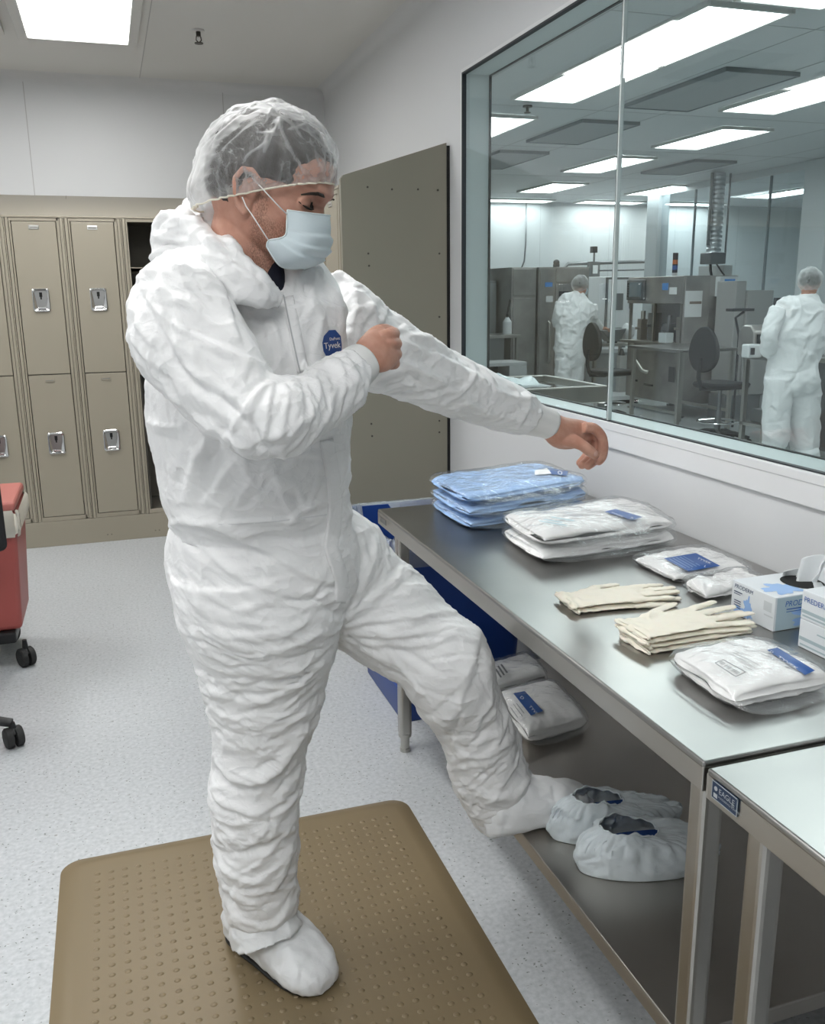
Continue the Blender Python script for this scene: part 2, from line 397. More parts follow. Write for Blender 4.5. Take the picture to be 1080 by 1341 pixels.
for i in range(3):
    L.append(locker_column('locker', labs[i], tf_back(xs0+i*LP), True, 'closed two-tier lockers on the back wall'))
# open column right beside (partly behind the person)
opn = locker_column('locker', 'open locker with dark empty inside and a shelf, behind the person in white', tf_back(xs0+3*LP), False)
dd = MB(); xo = xs0+3*LP
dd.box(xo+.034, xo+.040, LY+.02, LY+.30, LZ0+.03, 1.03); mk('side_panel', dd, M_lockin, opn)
for i in (4, 5):
    locker_column('locker', 'beige two-tier locker column hidden behind the person in white', tf_back(xs0+i*LP), True, 'lockers hidden behind the person')
# bank on the right wall, fronts facing left
XL = 1.0
def tf_right(y1): return lambda a, b, z: (XL+b, y1-a, z)
rl = ['beige locker column beside the tan end panel', 'beige locker column second from the tan end panel, right bank', 'beige locker column third from the tan end panel, right bank', 'beige locker column fourth from the tan end panel, right bank', 'beige locker column fifth from the tan end panel, nearest the room corner']
for i in range(5):
    locker_column('locker', rl[i], tf_right(3.985+LP*(i+1)), True, 'closed lockers along the right wall')
# continuous sloped tops and bases
tp = MB(); prof = [(LY-.004, LZ1+.001), (LY-.004, LZ1+.012), (YB-.001, 2.118), (YB-.001, LZ1+.001)]
tp.prism(prof, -3.19, XL-.006, 'x'); o = mk('locker_slope_top', tp, M_locker, bevel=.002); tag(o, 'beige sloped top running along the back-wall lockers', 'locker top')
jn = MB()
for x in (-1.13, .0-.178+.0, .775): 
    jn.add([(x-.0012, LY-.0055, LZ1+.004), (x+.0012, LY-.0055, LZ1+.004), (x+.0012, YB-.001, 2.1195), (x-.0012, YB-.001, 2.1195)], [(0,1,2,3)])
mk('panel_joint', jn, mat('joint_dark', (.10,.09,.075), .6), o)  # thin dark lines at the joints of the sloped top
bs = MB(); bs.box(-3.19, XL-.004, LY-.002, YB-.001, 0, .158); o = mk('locker_plinth', bs, M_locker, bevel=.002); tag(o, 'beige closed base under the back-wall lockers', 'locker base')
sc = MB()
for x in (-.10, .19): 
    for dx in (-.012, .012): sc.cyl((x+dx, LY-.0035, .045), .005, .003, 'y', 8)
mk('screw', sc, mat('screw_tan', (.2,.18,.14), .4, .5), o)
tp = MB(); tp.prism([(XL-.004, LZ1+.001), (XL-.004, LZ1+.012), (XW-.001, 2.118), (XW-.001, LZ1+.001)], 3.985, YB-.001, 'y'); o = mk('locker_slope_top', tp, M_locker, bevel=.002); tag(o, 'beige sloped top on the right-wall lockers behind the tan end panel', 'locker top')
bs = MB(); bs.box(XL-.002, XW-.001, 3.985, LY-.003, 0, .158); o = mk('locker_plinth', bs, M_locker, bevel=.002); tag(o, 'beige base under the right-wall lockers', 'locker base')
# tan end panel of that bank
ep = thing('locker_end_panel', 'large tan steel end panel with screws, against the wall left of the window', 'panel', (1.25, 3.965, 0))
b = MB(); b.prism([(XL-.002, 0), (XW-.016, 0), (XW-.016, 2.142), (XL+.012, 1.995), (XL-.002, 1.98)], 3.955, 3.982, 'y'); mk('panel', b, M_lockpanel, ep, bevel=.002)
b = MB(); b.box(XW-.015, XW-.001, 3.957, 3.98, 0, 2.13); mk('edge_gap', b, M_darkhole, ep)
b = MB()
for (u, v) in ((481,245),(547,248),(573,249),(482,332),(483,348),(575,332),(575,415),(575,566),(486,555),(487,571),(575,551),(513,248)):
    p = PY(u, v, 3.955); b.cyl((p[0], 3.952, p[2]), .0045, .004, 'y', 10)
mk('screw', b, mat('screw_dark', (.08,.075,.06), .4, .7), ep)

# ------------------------------------------------------------------ steel tables
def steel_table(name, label, x0, x1, y0, y1, zt, zs, shelf=True, bw=.045):
    t = thing(name, label, 'table', ((x0+x1)/2, (y0+y1)/2, 0))
    top = MB(); top.box(x0, x1, y0, y1, zt-.012, zt)
    a = .048
    o = mk('tabletop', top, M_steeltop, t, bevel=.004, seg=3)
    e = MB(); e.box(x0+.0005, x0+.004, y0, y1, zt-a, zt-.008); e.box(x1-.004, x1, y0, y1, zt-a, zt-.008); e.box(x0, x1, y0, y0+.004, zt-a, zt-.008); e.box(x0, x1, y1-.004, y1, zt-a, zt-.008)
    e.box(x0+.004, x0+.02, y0+.004, y1-.004, zt-a, zt-a+.003)
    mk('edge_band', e, M_steel, t, bevel=.0015)
    c = MB(); c.box(x0+.10, x0+.18, y0+.05, y1-.05, zt-.05, zt-.012); c.box(x1-.18, x1-.10, y0+.05, y1-.05, zt-.05, zt-.012)
    mk('channel', c, M_steel, t)
    for lx in (x0+.06, x1-.06):
        for ly in (y0+.065, y1-.065):
            l = MB(); h = .0205
            if abs(lx-x0) < .1: l.box(lx-h, lx+h, ly-h, ly+h, .06, zt-.012)
            else: l.box(lx-h, lx+h, ly-h, ly+h, .06, zt-.012)
            lo = mk('leg', l, M_steel, t, bevel=.010, seg=3)
            f = MB(); f.cyl((lx,ly,.055), .022, .012, n=18); f.cyl((lx,ly,.012), .015, .045, n=16); f.cyl((lx,ly,0), .018, .012, n=16)
            mk('adjustable_foot', f, M_steel, lo, smooth='auto')
            if shelf and False: pass
    if shelf:
        s = MB(); s.box(x0+.06, x1-.045, y0+.09, y1-.045, zs-.006, zs)
        s.box(x0+.06, x0+.064, y0+.09, y1-.045, zs-.036, zs-.004); s.box(x1-.049, x1-.045, y0+.09, y1-.045, zs-.036, zs-.004); s.box(x0+.06, x1-.045, y0+.09, y0+.094, zs-.036, zs-.004); s.box(x0+.06, x1-.045, y1-.049, y1-.045, zs-.036, zs-.004)
        mk('undershelf', s, M_shelf, t, bevel=.002)
    return t
TX0, TX1, TZ, SZ = .770, XW-.004, .83, .25
T1 = steel_table('steel_worktable', 'long stainless steel worktable with undershelf carrying the garment packs', TX0, TX1, .992, 2.69, TZ, SZ)
T2 = steel_table('steel_worktable', 'second stainless steel table at the lower right corner, with a blue maker\'s plate', TX0, TX1, -.75, .984, TZ-.004, SZ, shelf=False)
# maker's plate on the second table's front edge
yA, yB = PX(933, 1040, TX0)[1], PX(967, 1058, TX0)[1]; zc = TZ-.027
pl = MB(); pl.box(TX0-.0022, TX0, yB, yA, zc-.014, zc+.014); o = mk('maker_plate', pl, mat('plate_navy', (.015,.035,.08), .35), T2, bevel=.0015)
pl = MB(); tx = TX0-.0028; q = mat('plate_silver', (.55,.58,.6), .35, .6)
for (a0, a1, b0, b1) in ((0,1,-.0138,-.0128),(0,1,.0128,.0138),(0,.015,-.0138,.0138),(.985,1,-.0138,.0138)):
    pl.box(tx, tx+.0006, yA-(yA-yB)*a1, yA-(yA-yB)*a0, zc+b0, zc+b1)
add_text(pl, 'EAGLE', .012, (tx, yA-.016, zc+.000), (0,-1,0), (0,0,1))
add_text(pl, 'FOODSERVICE EQUIPMENT', .0042, (tx, yA-.016, zc-.0065), (0,-1,0), (0,0,1))
add_text(pl, '®', .008, (tx, yB+.012, zc-.004), (0,-1,0), (0,0,1))
pl.cyl((tx, yA-.009, zc+.004), .0035, .0006, 'x', 10); pl.box(tx, tx+.0006, yA-.013, yA-.005, zc-.010, zc-.004)
mk('plate_lettering', pl, q, o)
# small tag on the first table's far end of the front edge
y1 = PX(500, 684, TX0)[1]
pl = MB(); pl.box(TX0-.001, TX0, 2.60, 2.66, TZ-.034, TZ-.018); mk('maker_plate', pl, mat('plate_grey', (.12,.12,.12), .4), T1)
# ------------------------------------------------------------------ sculpting helpers
VIEW = MC[2]                      # direction the photographer looks
def depth_of(p): return float(MC[2]@(np.array(p)-CPOS))
def mpx(p): return depth_of(p)/FPX
def proj(V):
    q = (np.asarray(V)-CPOS)@MC.T
    return np.stack([540+FPX*q[:,0]/q[:,2], 670.5+FPX*q[:,1]/q[:,2]], 1)
def loft(rings, cap=True):
    n = len(rings[0]); vs = [tuple(p) for r in rings for p in r]; fs = []
    for i in range(len(rings)-1):
        for k in range(n): fs.append((i*n+k, i*n+(k+1)%n, (i+1)*n+(k+1)%n, (i+1)*n+k))
    if cap:
        for b, s in ((0, -1), ((len(rings)-1)*n, 1)):
            c = np.mean(vs[b:b+n], axis=0); vs.append(tuple(c)); ci = len(vs)-1
            for k in range(n): fs.append((b+k, b+(k+1)%n, ci) if s > 0 else (b+(k+1)%n, b+k, ci))
    return vs, fs
def resample(st, sub=3):
    """Catmull-Rom through station tuples"""
    A = np.array(st, float); out = []
    for i in range(len(A)-1):
        p0, p1, p2, p3 = A[max(i-1,0)], A[i], A[i+1], A[min(i+2,len(A)-1)]
        for k in range(sub):
            t = k/sub; out.append(.5*((2*p1)+(-p0+p2)*t+(2*p0-5*p1+4*p2-p3)*t*t+(-p0+3*p1-3*p2+p3)*t**3))
    out.append(A[-1]); return out
def limb(st, n=28, sub=3, shrink=0., sq=1.0):
    """stations (uL,vL,uR,vR,y,depth ratio): measured edges of a limb at distance y; returns (verts, faces) of a rounded tube with real depth"""
    S = resample(st, sub); cs = []; A = []; R = []
    for s in S:
        c = PY((s[0]+s[2])/2, (s[1]+s[3])/2, s[4]); k = mpx(c)
        a = (MC[0]*(s[2]-s[0])+MC[1]*(s[3]-s[1])); L = np.linalg.norm(a); a /= L
        cs.append(c); A.append(a); R.append((max(L*k/2-shrink, .006), max(L*k/2*s[5]-shrink, .006)))
    rings = []
    for i, c in enumerate(cs):
        t = cs[min(i+1,len(cs)-1)]-cs[max(i-1,0)]; t /= np.linalg.norm(t)
        a = A[i]-t*(A[i]@t)*.7; a /= np.linalg.norm(a); b = np.cross(t, a); b /= np.linalg.norm(b)
        ring = []
        for q in range(n):
            th = 2*PI*q/n; cc, ss = math.cos(th), math.sin(th)
            cc = math.copysign(abs(cc)**sq, cc); ss = math.copysign(abs(ss)**sq, ss)
            ring.append(c+a*cc*R[i][0]+b*ss*R[i][1])
        rings.append(ring)
    return loft(rings)
def merge(parts):
    vs, fs = [], []
    for v, f in parts:
        b = len(vs); vs += [tuple(x) for x in v]; fs += [tuple(b+i for i in q) for q in f]
    return vs, fs
def fix_normals(v, f):
    me = bpy.data.meshes.new('m'); me.from_pydata([tuple(x) for x in v], [], f); bm = bmesh.new(); bm.from_mesh(me); bmesh.ops.recalc_face_normals(bm, faces=bm.faces); bm.to_mesh(me); bm.free(); return me
def remesh(parts, voxel, smooth=4):
    """fuse closed shells into one continuous surface"""
    jv, jf = [], []
    for v, f in parts:
        me = fix_normals(v, f); b = len(jv); jv += [tuple(x.co) for x in me.vertices]; jf += [tuple(b+i for i in p.vertices) for p in me.polygons]; bpy.data.meshes.remove(me)
    me = bpy.data.meshes.new('m'); me.from_pydata(jv, [], jf)
    ob = bpy.data.objects.new('m', me); COL.objects.link(ob)
    r = ob.modifiers.new('r', 'REMESH'); r.mode = 'VOXEL'; r.voxel_size = voxel; r.use_smooth_shade = True
    if smooth: s = ob.modifiers.new('s', 'SMOOTH'); s.factor = .5; s.iterations = smooth
    dg = bpy.context.evaluated_depsgraph_get(); ev = bpy.data.meshes.new_from_object(ob.evaluated_get(dg))
    bpy.data.objects.remove(ob); bpy.data.meshes.remove(me)
    return ev
def get_v(me):
    a = np.empty(len(me.vertices)*3, np.float32); me.vertices.foreach_get('co', a); return a.reshape(-1,3).astype(float)
def get_n(me):
    a = np.empty(len(me.vertices)*3, np.float32); me.vertices.foreach_get('normal', a); return a.reshape(-1,3).astype(float)
def set_v(me, V): me.vertices.foreach_set('co', np.ascontiguousarray(V, dtype=np.float32).ravel()); me.update()
# vectorised lattice noise
_rng = np.random.RandomState(11); _perm = _rng.permutation(256); _perm = np.concatenate([_perm, _perm, _perm]); _val = _rng.rand(256)*2-1
def vnoise(P):
    P = np.asarray(P); i = np.floor(P).astype(int); f = P-i; u = f*f*f*(f*(f*6-15)+10); i &= 255
    def h(x, y, z): return _val[_perm[_perm[_perm[x & 255]+(y & 255)]+(z & 255)]]
    x, y, z = i[:,0], i[:,1], i[:,2]
    def L(a, b, t): return a+(b-a)*t
    x00 = L(h(x,y,z), h(x+1,y,z), u[:,0]); x10 = L(h(x,y+1,z), h(x+1,y+1,z), u[:,0]); x01 = L(h(x,y,z+1), h(x+1,y,z+1), u[:,0]); x11 = L(h(x,y+1,z+1), h(x+1,y+1,z+1), u[:,0])
    return L(L(x00, x10, u[:,1]), L(x01, x11, u[:,1]), u[:,2])
def fbm(P, oct=3):
    r = 0; a = 1.
    for k in range(oct): r = r+a*vnoise(P*2**k+17.3*k); a *= .5
    return r
class Grid:
    def __init__(s, V, h): 
        s.h = h; s.d = {}; K = np.floor(V/h).astype(int)
        o = np.lexsort((K[:,2], K[:,1], K[:,0])); K2 = K[o]; br = np.nonzero(np.any(np.diff(K2, axis=0) != 0, axis=1))[0]+1
        for seg in np.split(o, br): s.d[tuple(K[seg[0]])] = seg
    def near(s, p, r):
        a = np.floor((p-r)/s.h).astype(int); b = np.floor((p+r)/s.h).astype(int); out = []
        for x in range(a[0], b[0]+1):
            for y in range(a[1], b[1]+1):
                for z in range(a[2], b[2]+1):
                    q = s.d.get((x,y,z))
                    if q is not None: out.append(q)
        return np.concatenate(out) if out else np.empty(0, int)
def creases(V, N, count, dirf, rng, Lr=(.03,.11), Hr=(.0012,.0045), Wr=(.003,.008), pick=None, jitter=.5, grid=None, disp=None):
    """random tyvek-like creases: short asymmetric ridges lying along dirf(point)"""
    if disp is None: disp = np.zeros(len(V))
    g = grid or Grid(V, .06)
    idx = pick if pick is not None else np.arange(len(V))
    for c in range(count):
        i = idx[rng.randint(len(idx))]; p = V[i]; n = N[i]
        d = dirf(p, i); 
        if d is None: continue
        d = d-n*(d@n); L_ = np.linalg.norm(d)
        if L_ < 1e-6: continue
        d /= L_; e = np.cross(n, d); a = rng.normal()*jitter; d, e = d*math.cos(a)+e*math.sin(a), e*math.cos(a)-d*math.sin(a)
        L = rng.uniform(*Lr); H = rng.uniform(*Hr)*(1 if rng.rand() < .6 else -1); W = rng.uniform(*Wr); sk = rng.choice([-1,1]); cv = rng.normal()*2.2
        q = g.near(p, L*1.05)
        if not len(q): continue
        r = V[q]-p; al = r@d; ac = r@e-cv*al*al; ok = (np.abs(al) < L) & (np.abs(r@n) < .05) & (N[q]@n > .2) & (np.abs(ac) < W*7)
        q = q[ok]; al = al[ok]; ac = ac[ok]*sk
        w = np.where(ac < 0, W, W*2.6)
        disp[q] += H*np.exp(-(ac/w)**2)*(1-(al/L)**2)**1.5
    return disp
def fold_lines(V, N, lines, disp, UV=None, mask=None, facing=None):
    """named folds measured along the garment: each is a polyline with width and height (metres), soft on one side"""
    if UV is None: UV = proj(V)
    face = (N@(-VIEW)) > -.05 if facing is None else facing
    for ln in lines:
        pts = np.array(ln[0], float); w0 = ln[1]; H = ln[2]; sk = ln[3] if len(ln) > 3 else 2.5; 
        lo = pts.min(0)-w0*6; hi = pts.max(0)+w0*6
        m = face & (UV[:,0] > lo[0]) & (UV[:,0] < hi[0]) & (UV[:,1] > lo[1]) & (UV[:,1] < hi[1])
        if mask is not None: m &= mask
        q = np.nonzero(m)[0]
        if not len(q): continue
        P = UV[q]; P0 = np.array([np.array(x) for x in resample([tuple(x) for x in pts], 5)])
        best = np.full(len(q), 1e9); sgn = np.zeros(len(q)); tt = np.zeros(len(q)); M = len(P0)-1
        for k in range(M):
            a, b = P0[k], P0[k+1]; ab = b-a; l2 = ab@ab+1e-9; t = np.clip(((P-a)@ab)/l2, 0, 1); dd = P-(a+t[:,None]*ab); d = np.sqrt((dd**2).sum(1)); up = d < best
            best[up] = d[up]; sgn[up] = np.sign(ab[0]*(P[up,1]-a[1])-ab[1]*(P[up,0]-a[0])); tt[up] = (k+t[up])/M
        d = best*sgn; w = np.where(d < 0, w0, w0*sk) if sk > 0 else np.where(d > 0, w0, -w0*sk)
        tp = np.sin(np.clip(tt, 0, 1)*PI)**.5
        disp[q] += H*np.exp(-(d/w)**2)*tp
    return disp

# ------------------------------------------------------------------ garment & skin materials
def tyvek(name, col=(.80,.81,.82), sc=1., bump=.5):
    m = mat(name, col, .48, spec=.35); b = bsdf(m)
    b.inputs['Subsurface Weight'].default_value = .0
    tc = nd(m, 'ShaderNodeTexCoord'); prev = None
    for scl, wgt, dis, st in ((7.*sc, .62, 1.1, (1,1,1.5)), (17.*sc, .34, .9, (1,1,1.3)), (42.*sc, .14, .6, (1,1,1))):
        mp = nd(m, 'ShaderNodeMapping'); mp.inputs['Scale'].default_value = st; mp.inputs['Location'].default_value = (scl, 2*scl, 0); lk(m, tc, 'Object', mp, 'Vector')
        n = nd(m, 'ShaderNodeTexNoise', i_Scale=scl, i_Detail=1.5, i_Distortion=dis); lk(m, mp, 'Vector', n, 'Vector')
        s1 = nd(m, 'ShaderNodeMath', operation='SUBTRACT'); lk(m, n, 'Fac', s1, 0); s1.inputs[1].default_value = .5
        s2 = nd(m, 'ShaderNodeMath', operation='ABSOLUTE'); lk(m, s1, 'Value', s2, 0)
        s3 = nd(m, 'ShaderNodeMath', operation='POWER'); lk(m, s2, 'Value', s3, 0); s3.inputs[1].default_value = .75
        s4 = nd(m, 'ShaderNodeMath', operation='MULTIPLY_ADD'); lk(m, s3, 'Value', s4, 0); s4.inputs[1].default_value = -wgt
        if prev: lk(m, prev, 'Value', s4, 2)
        else: s4.inputs[2].default_value = 0
        prev = s4
    bp = nd(m, 'ShaderNodeBump'); bp.inputs['Strength'].default_value = bump; bp.inputs['Distance'].default_value = .013/sc; lk(m, prev, 'Value', bp, 'Height'); lk(m, bp, 'Normal', b, 'Normal')
    return m
M_tyvek = tyvek('coverall_white', (.83,.835,.84), 1.15, .6)
M_cuff = mat('cuff_knit', (.78,.78,.77), .85); noise_bump(M_cuff, 500, .3, .0006)
M_boot = tyvek('boot_cover_white', (.74,.755,.765), 1.3, .3)
def skin_mat():
    m = mat('skin', (.46,.245,.17), .5, spec=.4, sss=.12); b = bsdf(m)
    b.inputs['Subsurface Radius'].default_value = (1,.35,.2)
    tc = nd(m, 'ShaderNodeTexCoord'); n = nd(m, 'ShaderNodeTexNoise', i_Scale=38., i_Detail=4.); lk(m, tc, 'Object', n, 'Vector')
    r = ramp(m, [(.3, (.47,.235,.17)), (.7, (.58,.33,.25))]); lk(m, n, 'Fac', r, 'Fac')
    at = nd(m, 'ShaderNodeAttribute', attribute_name='beard')
    n2 = nd(m, 'ShaderNodeTexNoise', i_Scale=800., i_Detail=2.); mp = nd(m, 'ShaderNodeMapping'); mp.inputs['Scale'].default_value = (1,1,.35); lk(m, tc, 'Object', mp, 'Vector'); lk(m, mp, 'Vector', n2, 'Vector')
    r2 = ramp(m, [(.40, (0,0,0)), (.60, (1,1,1))]); lk(m, n2, 'Fac', r2, 'Fac')
    mu = nd(m, 'ShaderNodeMath', operation='MULTIPLY'); lk(m, at, 'Fac', mu, 0); lk(m, r2, 'Color', mu, 1)
    mx = nd(m, 'ShaderNodeMix', data_type='RGBA'); lk(m, mu, 'Value', mx, 0); lk(m, r, 'Color', mx, 6); mx.inputs[7].default_value = (.12,.065,.042,1)
    lk(m, mx, 2, b, 'Base Color')
    n3 = nd(m, 'ShaderNodeTexNoise', i_Scale=260., i_Detail=3.); lk(m, tc, 'Object', n3, 'Vector')
    bp = nd(m, 'ShaderNodeBump'); bp.inputs['Strength'].default_value = .25; bp.inputs['Distance'].default_value = .0008; lk(m, n3, 'Fac', bp, 'Height'); lk(m, bp, 'Normal', b, 'Normal')
    return m
M_skin = skin_mat()
M_hair = mat('hair_dark', (.022,.016,.012), .6); noise_bump(M_hair, 300, 1., .004, 3, (1,1,.4))
# ------------------------------------------------------------------ the person in the foreground
PER = thing('person', 'person in white coverall, hair net and mask, pulling a sleeve, one foot on the undershelf', 'person', (.27, 1.78, 0))
# --- limb measurements (edge, edge, distance, depth ratio)
torso = [(292,318,360,332,1.665,.95),(252,338,412,352,1.68,.8),(216,372,448,372,1.70,.70),(202,425,455,415,1.71,.70),(196,480,456,470,1.715,.74),
         (193,540,457,535,1.72,.78),(202,590,456,590,1.73,.80),(211,640,457,635,1.74,.80),(231,680,459,668,1.75,.76),(225,706,466,700,1.76,.82),(223,742,469,738,1.77,.84),(226,776,460,776,1.775,.82),(240,812,446,812,1.775,.7)]
legR = [(223,735,430,735,1.75,.9),(229,790,448,790,1.755,.88),(240,822,444,826,1.76,.86),(254,856,437,856,1.765,.86),(266,892,427,892,1.77,.86),(273,920,419,922,1.77,.87),(278,950,411,952,1.775,.88),(279,980,402,980,1.78,.88),
        (277,1004,397,1004,1.785,.9),(274,1030,391,1032,1.785,.9),(275,1060,391,1060,1.785,.92),(280,1090,391,1090,1.785,.94),(283,1125,391,1120,1.785,.95),(288,1155,389,1150,1.785,.95),(293,1182,389,1170,1.785,.95),(300,1204,384,1188,1.79,.9),(312,1214,372,1198,1.79,.8)]
legL = [(400,640,340,800,1.80,.85),(459,671,420,834,1.82,.85),(479,695,444,844,1.82,.86),(505,720,466,858,1.81,.86),(541,749,492,876,1.79,.86),(572,780,514,889,1.77,.86),(596,801,532,901,1.75,.87),(614,815,543,914,1.735,.88),
        (626,836,551,928,1.73,.9),(637,861,560,944,1.735,.92),(648,895,571,960,1.745,.93),(661,926,580,981,1.755,.93),(674,958,590,1005,1.765,.93),(683,990,599,1033,1.775,.94),(690,1016,607,1057,1.785,.94),(695,1034,619,1076,1.795,.9),(697,1048,640,1084,1.80,.8)]
armR = [(228,354,300,345,1.62,.8),(188,392,298,356,1.60,.9),(175,436,303,388,1.575,.9),(187,474,318,420,1.55,.9),(218,510,336,448,1.52,.88),(252,543,350,474,1.495,.88),(286,571,356,488,1.47,.9),(322,595,362,494,1.455,.92),(358,602,372,494,1.455,.92),(392,589,380,491,1.465,.92),
        (420,571,392,487,1.48,.9),(443,552,408,481,1.50,.9),(460,536,425,470,1.515,.9),(474,518,440,463,1.53,.9),(480,506,450,459,1.54,.9)]
armL = [(425,354,430,470,1.80,.85),(452,368,448,490,1.825,.85),(484,398,478,510,1.84,.85),(515,415,505,518,1.855,.86),(545,436,530,527,1.87,.88),(590,459,568,540,1.90,.9),(635,483,612,551,1.93,.9),(672,503,648,560,1.955,.9),(696,518,672,566,1.965,.92),(701,524,680,567,1.97,.9)]
shells = [limb(torso, 36, 3), limb(legR, 32, 3), limb(legL, 32, 3), limb(armR, 32, 3), limb(armL, 28, 3)]
# collar ridge of the coverall below the hood
cm = remesh(shells, .0042, 7)
V = get_v(cm); N = get_n(cm); UV = proj(V); rng = np.random.RandomState(5)
# nearest limb label for every vertex
def axis_pts(st): return np.array([PY((s[0]+s[2])/2, (s[1]+s[3])/2, s[4]) for s in resample(st, 3)]), np.array([max(.02, math.hypot(s[2]-s[0], s[3]-s[1])/2*.0014) for s in resample(st, 3)])
AX = [axis_pts(s) for s in (torso, legR, legL, armR, armL)]
D = np.stack([np.min((np.linalg.norm(V[:,None]-A[None], axis=2))/r[None], axis=1) for A, r in AX], 1); LAB = np.argmin(D, 1)
def im_dir(a):   # direction with image slope a (degrees, clockwise from right)
    a = math.radians(a); return MC[0]*math.cos(a)+MC[1]*math.sin(a)
def toward(u0, v0):
    def f(p, i):
        d = UV[i]-np.array([u0, v0]); return MC[0]*d[0]+MC[1]*d[1]
    return f
def field(p, i):
    u, v = UV[i]; L = LAB[i]
    if L == 2:
        if v < 900 and u < 640: return MC[0]*(u-443)+MC[1]*(v-815)
        return im_dir(rng.choice([-50, -40, 60, 15]))
    if L == 0:
        if v > 670: return MC[0]*(u-214)+MC[1]*(v-676) if rng.rand() < .65 else im_dir(-20)
        return im_dir(rng.choice([75, 100, -70, 20]))
    if L == 1:
        if v < 860: return im_dir(24-.12*(u-330)) if rng.rand() < .75 else MC[0]*(u-443)+MC[1]*(v-815)
        return im_dir(rng.choice([14, -22, 28, -35, 5]))
    if L == 3:
        if u < 300 or v < 480: return MC[0]*(u-215)+MC[1]*(v-330) if rng.rand() < .5 else im_dir(35)
        return im_dir(rng.choice([-75, 75, -40, 100]))
    return im_dir(rng.choice([25, 30, -30, 60, 12]))
front = N@(-VIEW) > -.35
disp = np.zeros(len(V))
# broad soft undulation
disp += .0036*fbm(V*np.array([7,7,11.]), 2)
rd = 1-np.abs(fbm(V*np.array([11,11,19.])+9, 2))*1.6; disp += .0018*np.clip(rd, 0, 1)**3
g = Grid(V, .06)
def idx(l, extra=None):
    m = front & (LAB == l)
    if extra is not None: m &= extra
    return np.nonzero(m)[0]
sets = [(0, 300), (1, 440), (2, 340), (3, 300), (4, 250)]
for l, c in sets:
    disp = creases(V, N, c, field, rng, (.02,.10), (.0008,.0030), (.0017,.0040), idx(l), .30, g, disp)
    disp = creases(V, N, c//5, field, rng, (.06,.16), (.0016,.0038), (.004,.008), idx(l), .22, g, disp)
back = np.nonzero(~front)[0]
disp = creases(V, N, 500, lambda p, i: MC[0]+.4*MC[1]*rng.normal(), rng, (.03,.10), (.0015,.004), (.004,.009), back, .6, g, disp)
mm = .001
F0 = [  # torso and hips
 ([(224,682),(270,684),(310,700),(350,722),(400,752),(438,764)], 4, 11*mm, -3.2), ([(224,684),(262,712),(296,742),(340,768),(392,782)], 4, 6*mm, -2.5), ([(222,686),(240,740),(262,790),(300,838),(350,862)], 4, 6*mm, 2.5),
 ([(218,690),(230,770),(262,838),(290,880)], 3, 6*mm, 2.5), ([(226,680),(290,684),(350,682),(400,680),(430,670)], 3, 5*mm, 2.5), ([(372,688),(396,668),(430,655)], 3, 5*mm, 2), 
 ([(330,795),(380,788),(440,790)], 4, -8*mm, 3), ([(300,800),(352,790),(410,792),(440,785)], 3, 6*mm, 2), ([(240,660),(258,600),(285,560)], 6, 7*mm, 2), ([(262,668),(300,610),(330,600)], 5, 5*mm, 2),
 ([(282,560),(292,600),(270,650)], 5, -5*mm, 2), ([(193,550),(212,557),(242,558)], 2, 5*mm, 3), ([(230,676),(222,640),(226,600)], 4, 6*mm, 2), ([(302,560),(362,640),(420,650)], 8, -5*mm, 1.5),
 ([(300,360),(318,400),(345,440),(352,480)], 4, 6*mm, 2), ([(325,375),(352,420),(378,480)], 5, 5*mm, 2), ([(345,385),(362,430),(366,480)], 3, 4*mm, 2),
 ([(405,372),(420,420),(412,460)], 4, 4*mm, 2), ([(436,378),(446,412),(450,448)], 3, 5*mm, 2), ([(428,370),(446,395),(462,420)], 3, 5*mm, 2)]
F1 = [ ([(250,820),(300,842),(352,850),(402,836),(436,812)], 3, 6*mm, 2.5), ([(262,850),(310,872),(360,884),(410,862),(436,838)], 3, 6*mm, -2.5), ([(240,790),(300,828),(362,826),(430,800)], 3, 5*mm, 2.5),
 ([(280,985),(296,1010),(325,1024),(356,1012),(380,985),(405,950)], 5, 15*mm, -2.2), ([(278,1000),(300,1030),(330,1035)], 3, -8*mm, 2), ([(276,1030),(292,1052),(322,1062),(352,1070)], 3.5, 10*mm, -2.5), ([(352,1070),(376,1052),(388,1032)], 3, 7*mm, 2),
 ([(335,1008),(358,996),(368,1002)], 3, -7*mm, 2), ([(272,900),(310,918),(352,914),(392,892),(420,880)], 3, 5*mm, 2.5), ([(278,1070),(300,1078),(335,1072),(352,1070)], 3, 5*mm, 2), ([(352,1072),(340,1095),(310,1118)], 3, 6*mm, 2),
 ([(286,1128),(312,1150),(338,1152),(366,1130),(384,1105)], 3, 8*mm, 2.5), ([(290,1160),(318,1178),(346,1186)], 3, 6*mm, 2.5), ([(384,1112),(368,1150),(352,1170)], 3, 6*mm, 2), ([(300,1200),(330,1212),(352,1212),(372,1196),(388,1174)], 4, 9*mm, 2.5),
 ([(298,1148),(325,1140),(350,1118),(362,1098)], 3, 5*mm, 2), ([(384,1032),(372,1062),(356,1085),(350,1110)], 4, 5*mm, 2)]
